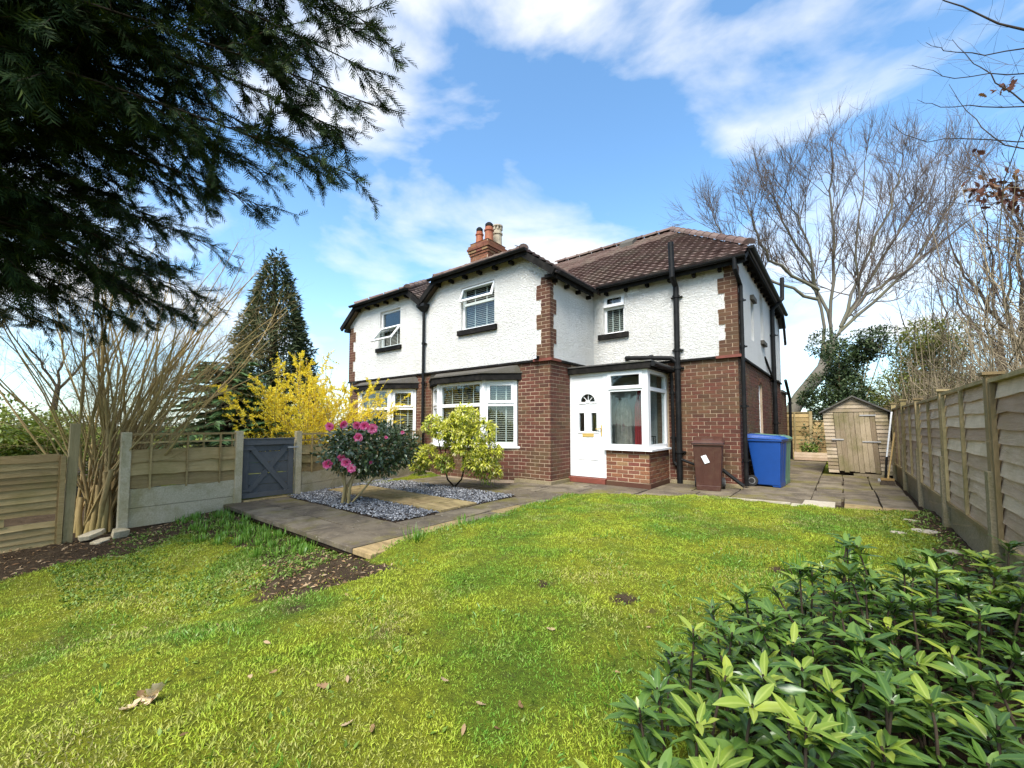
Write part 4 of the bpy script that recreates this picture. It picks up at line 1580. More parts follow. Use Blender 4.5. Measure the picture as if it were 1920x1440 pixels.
slab(mb, [(-12.6, MY0, ME0), (XP - 0.002, MY0, ME0), (XP - 0.002, RY, RZ), (-11.0, RY, RZ), (-12.6, 9.6, ME0 + 1.18 * MS)], 0.06)
slab(mb, [(XP - 0.002, RY, RZ), (XP - 0.002, 15.58, ME0), (-12.6, 15.58, ME0), (-12.6, 9.6, ME0 + 1.18 * MS), (-11.0, RY, RZ)], 0.06)
mb.build('main_roof', MAT['felt'], house2)
eaves((xl2 - 0.1, 6.56, 4.71), (xr2 + 0.1, 6.56, 4.71), house2, (0, -1, 0), step=0.46)
verge((XP, 6.60, zv), (xr2, 6.60, 4.70), house2)
verge((-11.98, 6.60, ze2), (xl2, 6.60, 4.70), house2)
mb = MB()
mb.box(XL - 0.16, XL + 0.03, YG - 0.14, YG + 0.02, 4.0, 4.08)
mb.build('corbel', MAT['black_wood'], house2)
pipe(house2, [(XL - 0.16, YG + 0.1, 3.25), (XL - 0.08, YG + 0.1, 3.1), (XL - 0.08, YG + 0.1, 0.1)], 0.036)
# ------------------------------------------------------------------ ground, paving, gravel
def sstep(a, b, x):
    t = np.clip((x - a) / (b - a), 0, 1)
    return t * t * (3 - 2 * t)


LX = np.array([-3.48, -3.2, -2.26, -1.32, -0.57, 0.1, 0.5, 0.9])
LY = np.array([6.05, 6.42, 6.85, 7.15, 7.22, 7.32, 7.55, 7.8])


def wob(x, y):
    return 0.05 * np.sin(3.1 * x + 1.7 * y) + 0.04 * np.sin(7.3 * y - 2.1 * x + 1)


def lawn_amount(x, y):
    """1 on the lawn and the beds, 0 on the paved part"""
    x, y = np.asarray(x, float), np.asarray(y, float)
    ye = np.interp(x, LX, LY)
    xe = np.interp(y, [2.1, 2.9, 3.3, 6.2], [-3.33, -3.46, -3.52, -3.52])
    right = (x > xe + 0.03 * np.sin(5 * y)) & (y < ye + 0.03 * np.sin(6 * x))
    front = y < 2.13 + 0.0 * x
    left = x < -7.15
    return (right | front | left).astype(float)


def gz(x, y):
    """height of the ground"""
    x, y = np.asarray(x, float), np.asarray(y, float)
    left = sstep(-2.2, -3.9, x)
    low = -0.23 * left * (1 - 0.55 * sstep(0.9, 2.1, y)) * (1 - sstep(2.12, 2.5, y))
    low = low - 0.10 * sstep(-7.0, -9.0, x) * sstep(2.2, 3.5, y)
    b = 0.018 * np.sin(1.9 * x + 0.7 * y) * np.sin(1.3 * y - 0.6) + 0.010 * np.sin(5.1 * x - 2.2 * y) + 0.006 * np.sin(11 * x + 7 * y) + 0.007 * np.sin(17 * x + 9 * y) * np.sin(13 * y - 5 * x) + 0.005 * np.sin(31 * x - 11 * y) * np.sin(23 * y + 9 * x)
    la = lawn_amount(x, y)
    z = low + np.where(la > 0.5, 0.022 + b, -0.075)
    return z


def soil_amount(x, y):
    x, y = np.asarray(x, float), np.asarray(y, float)
    s = sstep(-5.35, -5.95, x + 0.10 * np.sin(4.3 * y) + 0.38 * y) * (y < 2.2)
    d = np.exp(-(((x + 3.5 + 0.5 * (y - 1.6)) / 0.62) ** 2 + ((y - 1.62) / 0.45) ** 2) * 1.1)
    s = np.maximum(s, d * 1.0)
    yl = np.interp(x, [-6.3, -5.8, -4.8, -4.2, -3.5, -3.0, -2.8], [1.25, 1.5, 1.66, 1.55, 1.35, 1.35, 1.9]) + 0.06 * np.sin(9 * x) + 0.04 * np.sin(23 * x)
    s = np.maximum(s, 0.82 * sstep(yl, yl + 0.16, y) * (y < 2.13) * (x < -2.85) * (x > -6.8))
    for cx_, cy_, r_, a_ in ((-1.15, 2.6, 0.13, 0.9), (-0.95, 2.52, 0.10, 0.6), (-1.72, 2.55, 0.10, 0.7), (-1.25, 1.55, 0.12, 0.55), (-2.1, 2.9, 0.12, 0.5), (-0.4, 3.9, 0.16, 0.75), (-1.55, 0.9, 0.14, 0.5), (-0.85, 0.75, 0.2, 0.7), (-2.75, 1.25, 0.18, 0.6), (-1.0, 2.05, 0.5, 0.30), (-1.25, 1.85, 0.35, 0.34)):
        s = np.maximum(s, a_ * np.exp(-(((x - cx_) ** 2 + (y - cy_) ** 2) / r_ ** 2)))
    s = np.maximum(s, sstep(0.52, 0.72, x + 0.08 * np.sin(4 * y)) * (y > 3.6) * 0.9)
    s = np.maximum(s, sstep(-0.75, -0.25, x - 0.12 * (y - 1)) * (y < 3.7) * 0.9)
    s = np.maximum(s, (x > 0.9) * 1.0)
    return np.clip(s, 0, 1)


gx = np.concatenate([[-500, -200, -80, -40, -25, -16, -12], np.arange(-10, 2.01, 0.06), [2.5, 3.5, 6, 12, 25, 60, 200, 500]])
gy = np.concatenate([[-500, -200, -60, -20, -8, -4], np.arange(-2, 9.01, 0.06), [9.5, 10.5, 12, 15, 18, 24, 40, 80, 200, 500]])
GX, GY = np.meshgrid(gx, gy)
GZ = gz(GX, GY)
GZ = np.where((GY > 9) | (GX < -10.5) | (GX > 2.2), -0.09, GZ)
V = np.stack([GX.ravel(), GY.ravel(), GZ.ravel()], 1)
nxg, nyg = len(gx), len(gy)
ii = (np.arange(nyg - 1)[:, None] * nxg + np.arange(nxg - 1)[None]).ravel()
F = np.stack([ii, ii + 1, ii + nxg + 1, ii + nxg], 1)
so = soil_amount(V[:, 0], V[:, 1])
tone = np.stack([so, so * 0, so * 0], 1)
ground = np_mesh('ground', V, F, MAT['lawn_ground'], None, smooth=True, colattr=tone)
tag(ground, 'mossy yellow-green lawn with bare soil beds along the fences', 'lawn', None, 'structure')

# paving: every slab is a piece
patio = thing('patio', 'dark stone slab paths around the slate bed and along the house', 'paving', (-5, 4, -0.1), None, 'structure')
MB().box(-7.15, -3.40, 2.17, 6.75, -0.09, -0.045).build('bedding', MAT['dark_soil'], patio)
MB().box(-3.40, -1.50, 5.4, 8.6, -0.09, -0.045).build('bedding', MAT['dark_soil'], patio)
MB().box(-1.50, 0.88, 7.0, 12.3, -0.09, -0.045).build('bedding', MAT['dark_soil'], patio)


def slab_piece(x0, x1, y0, y1, mat='paving_stone', parent=None, z=0.0, th=0.05):
    g = 0.010
    x0, x1, y0, y1 = x0 + g, x1 - g, y0 + g, y1 - g
    j = lambda: rnd.uniform(-0.006, 0.006)
    t = [z + rnd.uniform(-0.004, 0.004) for _ in range(4)]
    c = [(x0 + j(), y0 + j()), (x1 + j(), y0 + j()), (x1 + j(), y1 + j()), (x0 + j(), y1 + j())]
    p = [(a, b, z - th) for a, b in c] + [(a, b, q) for (a, b), q in zip(c, t)]
    MB().hexa(p).build('paving_slab', MAT[mat], parent or patio, bevel=0.006)


def rows(xs, ys, mat=lambda i, j: 'paving_stone', stagger=0.0):
    for j, (ya_, yb_) in enumerate(zip(ys, ys[1:])):
        off = stagger if j % 2 else 0
        xx = [xs[0]] + [x + off for x in xs[1:-1]] + [xs[-1]]
        for i, (xa, xb) in enumerate(zip(xx, xx[1:])):
            slab_piece(xa, xb, ya_, yb_, mat(i, j))


# front path, with its pale worn edge at the lawn corner
rows([-7.12, -6.3, -5.4, -4.55, -3.62], [2.14, 2.58, 3.02], stagger=0.2)
slab_piece(-3.62, -3.31, 2.14, 3.02, 'yellow_stone')
# path on the lawn side
for i, y in enumerate(np.arange(3.02, 5.35, 0.59)):
    slab_piece(-4.17, -3.72, y, y + 0.59)
    slab_piece(-3.72, -3.36, y, y + 0.59, 'yellow_stone' if i in (0, 2) else 'paving_stone')
# along the house front
rows([-8.1, -7.2, -6.3, -5.4, -4.5, -3.36], [5.38, 5.9, 6.38], stagger=0.3)
slab_piece(-5.15, -4.38, 6.38, 6.74)
slab_piece(-8.1, -7.9, 6.38, 6.74)
rows([-4.38, -3.6, -2.76], [6.38, 6.9, 7.43], stagger=-0.2)
rows([-2.73, -2.1, -1.45], [6.6, 7.1, 7.7, 8.08, 8.55], stagger=0.15)
# side passage: grey concrete, then pale and mossy slabs before the shed
MB().box(-1.44, -0.42, 7.32, 17.3, -0.05, -0.004).build('passage_concrete', MAT['paving_stone'], patio)
slab_piece(-0.62, -0.18, 7.10, 7.38, 'slab_pale', z=0.012)
slab_piece(-0.50, -0.10, 7.40, 7.86, 'slab_pale', z=0.006)
for ci, (xa, xb) in enumerate(((-0.41, -0.02), (-0.02, 0.40), (0.40, 0.80))):
    y = 7.88 if ci == 0 else 7.40
    first = True
    while y < 12.25:
        y2 = min(12.3, y + (0.42 if first else rnd.choice((0.45, 0.6, 0.75))))
        slab_piece(xa + rnd.uniform(-0.015, 0.015), xb + rnd.uniform(-0.015, 0.015), y, y2, 'yellow_stone' if first and ci else 'paving_stone', z=rnd.uniform(-0.006, 0.008))
        y = y2
        first = False
# edging strip beside the lawn
mb = MB()
ex = np.linspace(-1.9, -0.62, 12)
ey = np.interp(ex, LX, LY)
for a, b, c, d in zip(ex, ex[1:], ey, ey[1:]):
    mb.hexa([(a, c + 0.0, -0.05), (b, d + 0.0, -0.05), (b, d + 0.06, -0.05), (a, c + 0.06, -0.05), (a, c, 0.03), (b, d, 0.03), (b, d + 0.06, 0.03), (a, c + 0.06, 0.03)])
mb.build('edging_strip', MAT['slab_pale'], patio)

# slate chippings with the sandstone stepping path
def fence2_x(y):
    return -7.15 - (y - 3.22) * 0.296


bedg = MB()
bedg.prism(list(reversed([(-4.18, 3.03, -0.04), (-4.18, 5.37, -0.04), (fence2_x(5.37) + 0.05, 5.37, -0.04), (-7.12, 3.2, -0.04), (-7.12, 3.03, -0.04)])), (0, 0, 0.035))
gb = bedg.build('gravel_bed', MAT['dark_soil'], None)
tag(gb, 'bed of blue-grey slate chippings around the pink shrub', 'gravel bed', None, 'structure')
stp = thing('stepping_path', 'yellow sandstone slabs laid across the slate chippings', 'path', (-5.6, 4.15, 0), None, 'structure')
xs_ = [-7.15, -6.55, -5.95, -5.35, -4.75, -4.19]
for j, (ya_, yb_) in enumerate(((3.74, 4.10), (4.10, 4.47))):
    for i in range(5):
        sh = 0.12 if j else 0
        slab_piece(xs_[i] + (sh if i else 0), xs_[i + 1] + (sh if i < 4 else 0), ya_, yb_, 'yellow_stone', stp, 0.022, 0.05)
n = 13000
px = rng.uniform(-7.9, -4.19, n)
py = rng.uniform(3.04, 5.36, n)
ok = (px > np.where(py > 3.2, fence2_x(py) + 0.06, -7.12)) & ~((py > 3.73) & (py < 4.48) & (px > -7.16))
px, py = px[ok], py[ok]
n = len(px)
OV = np.array([(1, 0, 0), (-1, 0, 0), (0, 1, 0), (0, -1, 0), (0, 0, 1), (0, 0, -1)], float)
OF = np.array([(0, 2, 4), (2, 1, 4), (1, 3, 4), (3, 0, 4), (2, 0, 5), (1, 2, 5), (3, 1, 5), (0, 3, 5)])
sc = np.stack([rng.uniform(0.009, 0.022, n), rng.uniform(0.012, 0.030, n), rng.uniform(0.004, 0.009, n)], 1)
al = rvec(n)
al[:, 2] *= 0.35
nm = np.tile([0, 0, 1.0], (n, 1)) + rng.normal(size=(n, 3)) * 0.35
V, F = scatter(OV, OF, np.stack([px, py, rng.uniform(-0.002, 0.022, n)], 1), al, nm, sc)
o = np_mesh('slate_chippings', V, F, MAT['slate_chip'])
tag(o, 'loose blue-grey slate chippings filling the bed', 'gravel', None, 'stuff')
# ------------------------------------------------------------------ fences, gate, shed
def wavy_board(a, b, h, t, out, parent, mat, name='slat', wave=0.008, tilt=0.012, seg=6, seed=0):
    """lap board from a to b (bottom edge), thickness t towards out"""
    r_ = random.Random(seed)
    a, b, out = Vector(a), Vector(b), Vector(out)
    v, f = [], []
    for i in range(seg + 1):
        p = a.lerp(b, i / seg)
        w = r_.uniform(-wave, wave)
        w2 = r_.uniform(-wave, wave) * 0.3
        o1 = out * (tilt + r_.uniform(-0.002, 0.002))
        v += [tuple(p + o1 + Vector((0, 0, w))), tuple(p + o1 + out * t + Vector((0, 0, w))),
              tuple(p + out * t * 0.6 + Vector((0, 0, h + w2))), tuple(p + Vector((0, 0, h + w2)))]
    for i in range(seg):
        k = i * 4
        for q in range(4):
            q2 = (q + 1) % 4
            f.append((k + q, k + q2, k + 4 + q2, k + 4 + q))
    f.append((3, 2, 1, 0))
    f.append((seg * 4, seg * 4 + 1, seg * 4 + 2, seg * 4 + 3))
    return MB().add(v, f).build(name, MAT[mat], parent)


def vpost(x, y, z0, z1, w, parent, mat, name='post', lean=(0, 0), cap=None, d=None):
    d = d or w
    lx, ly = lean
    mb = MB()
    mb.hexa([(x - w / 2, y - d / 2, z0), (x + w / 2, y - d / 2, z0), (x + w / 2, y + d / 2, z0), (x - w / 2, y + d / 2, z0),
             (x - w / 2 + lx, y - d / 2 + ly, z1), (x + w / 2 + lx, y - d / 2 + ly, z1), (x + w / 2 + lx, y + d / 2 + ly, z1), (x - w / 2 + lx, y + d / 2 + ly, z1)])
    o = mb.build(name, MAT[mat], parent, bevel=0.006)
    if cap:
        MB().box(x + lx - w * 0.75, x + lx + w * 0.75, y + ly - d * 0.75, y + ly + d * 0.75, z1, z1 + 0.022).build('post_cap', MAT[cap], o)
    return o


fence_r = thing('garden_fence', 'weathered grey lap panel fence with concrete spur posts along the lawn', 'fence', (0.9, 7, 0))
FX = 0.90
py_ = [4.73 + 1.925 * k for k in range(-2, 6)]
for k, y in enumerate(py_):
    ln_ = {3: (0.0, 0.03), 4: (0.0, 0.10), 5: (0, 0.05)}.get(k, (0, 0))
    zt = 1.53 + (0.015 * k if k > 4 else 0)
    vpost(FX - 0.012, y, -0.1, 0.80, 0.085, fence_r, 'concrete_mossy', 'concrete_spur', d=0.10)
    vpost(FX + 0.005, y, 0.62, zt, 0.078, fence_r, 'post_wood', 'post', ln_, 'post_wood', d=0.085)
    if k == len(py_) - 1:
        break
    a, b = y + 0.055, py_[k + 1] - 0.055
    MB().box(FX + 0.005, FX + 0.05, a, b, -0.1, 0.27).build('gravel_board', MAT['concrete_mossy'], fence_r)
    dz = 0.012 * (k % 3)
    fr = MB()
    fr.box(FX - 0.026, FX + 0.03, a, b, 1.455 + dz, 1.485 + dz)
    frame = fr.build('panel_frame', MAT['post_wood'], fence_r)
    MB().box(FX - 0.024, FX + 0.03, a, b, 0.275, 0.315).build('bottom_rail', MAT['post_wood'], frame)
    for q, yy in enumerate((a + 0.02, (a + b) / 2, b - 0.02)):
        MB().box(FX - 0.026, FX + 0.0, yy - 0.019, yy + 0.019, 0.316, 1.454 + dz).build('batten', MAT['post_wood'], frame)
    ns = 10
    hh = (1.455 + dz - 0.315) / ns
    for s_ in range(ns):
        wavy_board((FX + 0.028, a, 0.315 + s_ * hh), (FX + 0.028, b, 0.315 + s_ * hh), hh + 0.015, 0.010, (-1, 0, 0), frame, 'fence_grey',
                   wave=0.009, tilt=0.020, seed=k * 20 + s_)

# back fence behind the shed
fence_b = thing('garden_fence', 'pale timber lap fence behind the wooden planter', 'fence', (-0.6, 17.6, 0))
for x in (-1.75, -0.83, 0.15, 1.0):
    vpost(x, 17.6, -0.1, 1.62 if x < 0 else 1.35, 0.09, fence_b, 'post_wood')
for i, (xa, xb, zt) in enumerate(((-1.70, -0.88, 1.58), (-0.78, 0.10, 1.28), (0.20, 0.95, 1.28))):
    fr = MB()
    fr.box(xa, xb, 17.57, 17.62, zt, zt + 0.03)
    frame = fr.build('panel_frame', MAT['post_wood'], fence_b)
    MB().box((xa + xb) / 2 - 0.02, (xa + xb) / 2 + 0.02, 17.55, 17.572, 0.05, zt).build('batten', MAT['post_wood'], frame)
    ns = 10
    hh = (zt - 0.02) / ns
    for s_ in range(ns):
        wavy_board((xa, 17.61, 0.02 + s_ * hh), (xb, 17.61, 0.02 + s_ * hh), hh + 0.015, 0.01, (0, -1, 0), frame, 'fence_gold', seed=200 + i * 20 + s_)

# left boundary: broken lap panel by the lawn
fence_l = thing('garden_fence', 'golden brown lap panel with a broken slat beside the tall wooden post', 'fence', (-7.0, -0.2, -0.2))
A0, A1 = Vector((-7.02, 0.50, -0.22)), Vector((-6.86, -1.45, -0.25))
dirl = (A1 - A0).normalized()
outl = Vector((0.997, 0.08, 0))
fr = MB()
fr.beam(A0 + Vector((0, 0.02, 0.5)) + Vector((0, 0, 0)), A0 + Vector((0, 0.02, 0.5)) + Vector((0, 0.001, 0)), 0.03, 1.02)
frame = MB().hexa([tuple(A0 + Vector((dx, dy, dz))) for dz in (0.02, 1.03) for dx, dy in ((-0.02, 0.0), (0.03, 0.0), (0.03, 0.035), (-0.02, 0.035))]).build('panel_frame', MAT['fence_gold'], fence_l)
ns = 14
hh = 1.02 / ns
for s_ in range(ns):
    z = 0.01 + s_ * hh
    a, b = A0 + Vector((0, 0, z)), A1 + Vector((0, 0, z + 0.01))
    if s_ == 4:
        a = A0.lerp(A1, 0.19) + Vector((0, 0, z))          # snapped short of the post
    wavy_board(a, b, hh + (0.012 if s_ != 3 else -0.012), 0.010, outl, frame, 'fence_gold', wave=0.007, tilt=0.014, seed=400 + s_, seg=10)
q = A0.lerp(A1, 0.24)
MB().beam(q + Vector((-0.01, 0, 0.03)), q + Vector((-0.01, 0, 1.0)), 0.045, 0.03, (0, 1, 0)).build('batten', MAT['fence_gold'], frame)
wp = thing('fence_post', 'tall square wooden post at the end of the broken panel', 'post', (-7.03, 0.60, -0.25))
vpost(-7.03, 0.60, -0.3, 1.17, 0.085, wp, 'post_wood', 'post_shaft', (-0.01, 0.02))
MB().box(-7.0, -6.97, 0.515, 0.556, -0.26, 0.80).build('cleat', MAT['fence_gold'], wp)

# concrete-post panel with trellis, then the gate, then the run to the house
def trellis_run(root, A, B, z0, zg, zs, zt, nsl, nb, seed, mat='fence_gold', out=(1, 0, 0)):
    A, B, out = Vector(A), Vector(B), Vector(out)
    n_ = (B - A).normalized()
    for zz0, zz1 in ((z0, (z0 + zg) / 2 - 0.003), ((z0 + zg) / 2 + 0.003, zg)):
        mb = MB()
        mb.beam(A + Vector((0, 0, (zz0 + zz1) / 2)), B + Vector((0, 0, (zz0 + zz1) / 2)), 0.05, zz1 - zz0)
        mb.build('gravel_board', MAT['concrete'], root)
    hh = (zs - zg) / nsl
    for s_ in range(nsl):
        wavy_board(A + Vector((0, 0, zg + 0.004 + s_ * hh)) - out * 0.012, B + Vector((0, 0, zg + 0.004 + s_ * hh)) - out * 0.012, hh + 0.01, 0.012, out, root, mat, wave=0.020, tilt=0.026, seed=seed + s_, seg=8)
    for zz, hh2 in ((zt, 0.03), (zt - 0.105, 0.022)):
        MB().beam(A + Vector((0, 0, zz)), B + Vector((0, 0, zz)), 0.04, hh2).build('trellis_rail', MAT[mat], root)
    for i in range(nb):
        t = (i + 0.5) / nb
        p = A.lerp(B, t) + out * 0.026
        MB().beam(p + Vector((0, 0, zg - 0.02)), p + Vector((0, 0, zt)), 0.03, 0.02, n_).build('batten', MAT[mat], root)
        p2 = A.lerp(B, min(0.97, t + 0.5 / nb)) - out * 0.018
        MB().beam(p2 + Vector((0, 0, zs)), p2 + Vector((0, 0, zt - 0.016)), 0.028, 0.015, n_).build('trellis_bar', MAT[mat], root)


PA, PB = (-7.06, 1.07), (-7.10, 2.33)
fence_t = thing('garden_fence', 'trellis-topped panel on a speckled concrete gravel board between two concrete posts', 'fence', (-7.08, 1.7, -0.2))
vpost(*PA, -0.35, 1.06, 0.10, fence_t, 'concrete', 'concrete_post', d=0.095)
vpost(*PB, -0.25, 1.06, 0.10, fence_t, 'concrete', 'concrete_post', d=0.095)
trellis_run(fence_t, (PA[0], PA[1] + 0.048, 0), (PB[0], PB[1] - 0.048, 0), -0.14, 0.34, 0.82, 1.03, 3, 3, 500)

gate = thing('garden_gate', 'slate grey painted ledged garden gate with a cross brace', 'gate', (-7.18, 2.8, 0.02))
GA, GB = Vector((-7.17, 2.41, 0)), Vector((-7.12, 3.13, 0))
gd = (GB - GA).normalized()
gn = gd.cross(Vector((0, 0, 1)))
if gn.x < 0:
    gn = -gn


def gbox(t0, t1, z0, z1, d0, d1, name):
    L = (GB - GA).length
    p = []
    for z in (z0, z1):
        for t, d in ((t0, d0), (t1, d0), (t1, d1), (t0, d1)):
            p.append(tuple(GA + gd * (t * L) + gn * d + Vector((0, 0, z))))
    return MB().hexa(p).build(name, MAT['gate_paint'], gate, bevel=0.003)


for i in range(5):
    z0, z1 = 0.06 + i * 0.17, 0.06 + (i + 1) * 0.17 - 0.006
    gbox(0.02, 0.98, z0, z1, -0.012 + 0.004 * (i % 2), 0.006 + 0.004 * (i % 2), 'board')
for t0, t1 in ((0.0, 0.11), (0.89, 1.0)):
    gbox(t0, t1, 0.05, 0.915, 0.013, 0.035, 'stile')
gbox(0.0, 1.0, 0.84, 0.925, 0.036, 0.052, 'rail')
gbox(0.0, 1.0, 0.035, 0.11, 0.036, 0.052, 'rail')
gbox(-0.01, 1.01, 0.926, 0.945, -0.02, 0.06, 'top_cap')
L = (GB - GA).length
for sgn in (0, 1):
    a = GA + gd * (0.12 * L) + gn * (0.020 + 0.012 * sgn) + Vector((0, 0, 0.12 if sgn == 0 else 0.83))
    b = GA + gd * (0.88 * L) + gn * (0.020 + 0.012 * sgn) + Vector((0, 0, 0.83 if sgn == 0 else 0.12))
    MB().beam(a, b, 0.012, 0.075, tuple(gd.cross(gn))).build('brace', MAT['gate_paint'], gate)
MB().beam(GA - gd * 0.05 + gn * 0.055 + Vector((0, 0, 0.78)), GA + gd * 0.12 + gn * 0.055 + Vector((0, 0, 0.78)), 0.01, 0.03).build('hinge', MAT['gate_paint'], gate)
MB().beam(GA - gd * 0.05 + gn * 0.055 + Vector((0, 0, 0.15)), GA + gd * 0.12 + gn * 0.055 + Vector((0, 0, 0.15)), 0.01, 0.03).build('hinge', MAT['gate_paint'], gate)
MB().beam(GB - gd * 0.1 + gn * 0.06 + Vector((0, 0, 0.79)), GB + gd * 0.06 + gn * 0.06 + Vector((0, 0, 0.79)), 0.014, 0.02).build('latch', MAT['steel'], gate)
MB().box(-7.22, -7.0, 2.40, 3.14, -0.03, 0.012).build('threshold', MAT['yellow_stone'], gate)

fence_h = thing('garden_fence', 'trellis-topped low fence running from the gate to the house behind the pink shrub', 'fence', (-7.6, 4.9, 0))
hp = [(-7.14, 3.22), (fence2_x(4.9), 4.9), (fence2_x(6.58), 6.58)]
for x, y in hp:
    vpost(x, y, -0.1, 1.05, 0.09, fence_h, 'concrete' if y < 6 else 'post_wood', 'concrete_post' if y < 6 else 'post')
for (xa, ya_), (xb, yb_) in zip(hp, hp[1:]):
    trellis_run(fence_h, (xa, ya_ + 0.05, 0), (xb, yb_ - 0.05, 0), -0.05, 0.36, 0.80, 1.0, 3, 4, int(ya_ * 100), out=(0.96, 0.28, 0))

# shed
def lean(p):
    return (p[0] - 0.055 * p[2], p[1], p[2])


shed = thing('garden_shed', 'leaning weathered timber shed with double plank doors and felt roof', 'shed', (0.3, 13.2, 0))
SX0, SX1, SY0, SY1, SE, SA = -0.27, 0.88, 12.4, 14.2, 1.46, 1.80
sxm = (SX0 + SX1) / 2


def lbox(x0, x1, y0, y1, z0, z1, name, mat, parent=shed):
    mb = MB().box(x0, x1, y0, y1, z0, z1)
    mb.v = [lean(p) for p in mb.v]
    return mb.build(name, MAT[mat], parent)


body = lbox(SX0 + 0.03, SX1 - 0.03, SY0 + 0.03, SY1, 0.02, SE - 0.02, 'shed_body', 'dark_soil')
dX0, dX1 = SX0 + 0.20, SX1 - 0.22
for k in range(17):
    z0 = 0.04 + k * 0.085
    z1 = min(z0 + 0.083, SE - 0.01)
    if z1 - z0 < 0.03:
        continue
    for a, b in ((SX0, dX0 - 0.005), (dX1 + 0.005, SX1)):
        mb = MB().hexa([(a, SY0 - 0.006, z0), (b, SY0 - 0.006, z0), (b, SY0 + 0.03, z0), (a, SY0 + 0.03, z0), (a, SY0 + 0.010, z1), (b, SY0 + 0.010, z1), (b, SY0 + 0.03, z1), (a, SY0 + 0.03, z1)])
        mb.v = [lean(p) for p in mb.v]
        mb.build('board', MAT['shed_wood'], shed)
    mb = MB().box(SX0 - 0.001, SX0 + 0.03, SY0 + 0.031, SY1, z0, z1)
    mb.v = [lean(p) for p in mb.v]
    mb.build('board', MAT['shed_wood'], shed)
zg = SE
for k in range(4):
    z0, z1 = SE - 0.004 + k * 0.085, SE + (k + 1) * 0.085 - 0.006
    w0 = (SX1 - SX0) / 2 * (1 - (z0 - SE) / (SA - SE))
    w1 = max(0.01, (SX1 - SX0) / 2 * (1 - (z1 - SE) / (SA - SE)))
    mb = MB().hexa([(sxm - w0, SY0 - 0.006, z0), (sxm + w0, SY0 - 0.006, z0), (sxm + w0, SY0 + 0.03, z0), (sxm - w0, SY0 + 0.03, z0),
                    (sxm - w1, SY0 + 0.008, z1), (sxm + w1, SY0 + 0.008, z1), (sxm + w1, SY0 + 0.03, z1), (sxm - w1, SY0 + 0.03, z1)])
    mb.v = [lean(p) for p in mb.v]
    mb.build('board', MAT['shed_wood'], shed)
for sg in (-1, 1):
    xe = sxm + sg * ((SX1 - SX0) / 2 + 0.07)
    ze = SE - 0.04
    mb = MB().hexa([(sxm, SY0 - 0.08, SA), (xe, SY0 - 0.08, ze), (xe, SY1 + 0.05, ze), (sxm, SY1 + 0.05, SA), (sxm, SY0 - 0.08, SA + 0.035), (xe, SY0 - 0.08, ze + 0.035), (xe, SY1 + 0.05, ze + 0.035), (sxm, SY1 + 0.05, SA + 0.035)])
    mb.v = [lean(p) for p in mb.v]
    mb.build('roof', MAT['felt'], shed)
npl = 7
pw_ = (dX1 - dX0) / npl
doors = [lbox(dX0 + 0.005, (dX0 + dX1) / 2 - 0.004, SY0 - 0.004, SY0 + 0.015, 0.10, SE - 0.03, 'door', 'shed_door'),
         lbox((dX0 + dX1) / 2 + 0.004, dX1 - 0.005, SY0 - 0.004, SY0 + 0.015, 0.10, SE - 0.03, 'door', 'shed_door')]
for k in range(npl + 1):
    a = dX0 + k * (dX1 - dX0) / (npl + 1)
    lbox(a + 0.003, a + (dX1 - dX0) / (npl + 1) - 0.003, SY0 - 0.024 + rnd.uniform(-0.004, 0.004), SY0 - 0.005, 0.06 + rnd.uniform(0, 0.03), SE - 0.02, 'plank', 'shed_door', doors[0 if k < (npl + 1) / 2 else 1])
lbox(dX0 - 0.08, dX0 + 0.14, SY0 - 0.04, SY0 - 0.026, 0.80, 0.83, 'hinge', 'steel')
lbox(dX1 - 0.26, dX1 + 0.06, SY0 - 0.04, SY0 - 0.026, 0.76, 0.785, 'hinge', 'steel')
lbox(dX1 - 0.26, dX1 + 0.02, SY0 - 0.04, SY0 - 0.026, 1.36, 1.385, 'hinge', 'steel')
lbox(dX0 + 0.25, SX1 - 0.1, SY0 - 0.02, SY0 + 0.02, -0.02, 0.045, 'bearer', 'shed_door')

# planter behind, with a small plant
pl = thing('planter', 'low timber trough planter by the back fence', 'planter', (-0.75, 16.6, 0))
for i in range(3):
    MB().box(-1.25, -0.28, 16.4, 16.43, 0.02 + i * 0.085, 0.10 + i * 0.085).build('plank', MAT['fence_grey'], pl)
MB().box(-1.25, -1.22, 16.431, 16.85, 0.02, 0.275).build('end_board', MAT['fence_grey'], pl)
MB().box(-0.31, -0.28, 16.431, 16.85, 0.02, 0.275).build('end_board', MAT['fence_grey'], pl)
MB().box(-1.215, -0.315, 16.432, 16.85, 0.03, 0.24).build('compost', MAT['dark_soil'], pl)

# broom and long-handled tool leaning on the fence
br = thing('broom', 'broom with a pale wooden handle and dark bristles leaning on the fence', 'broom', (0.62, 10.6, 0))
MB().tube([(0.66, 10.75, 0.12), (0.80, 10.98, 1.0)], 0.013, 8).build('handle', MAT['handle_wood'], br)
mb = MB().box(0.55, 0.75, 10.70, 10.78, 0.09, 0.13)
mb.build('broom_head', MAT['handle_wood'], br)
MB().hexa([(0.54, 10.66, 0.0), (0.76, 10.66, 0.0), (0.76, 10.80, 0.0), (0.54, 10.80, 0.0), (0.56, 10.71, 0.09), (0.74, 10.71, 0.09), (0.74, 10.77, 0.09), (0.56, 10.77, 0.09)]).build('bristles', MAT['bark_dark'], br)
rk = thing('long_handled_tool', 'long white-handled yard tool propped upright against the fence', 'tool', (0.78, 11.5, 0))
MB().tube([(0.70, 11.45, 0.50), (0.82, 11.62, 1.42)], 0.016, 8).build('handle', MAT['white_metal'], rk)
MB().tube([(0.66, 11.40, 0.04), (0.70, 11.45, 0.50)], 0.020, 8).build('grip', MAT['black_paint'], rk)
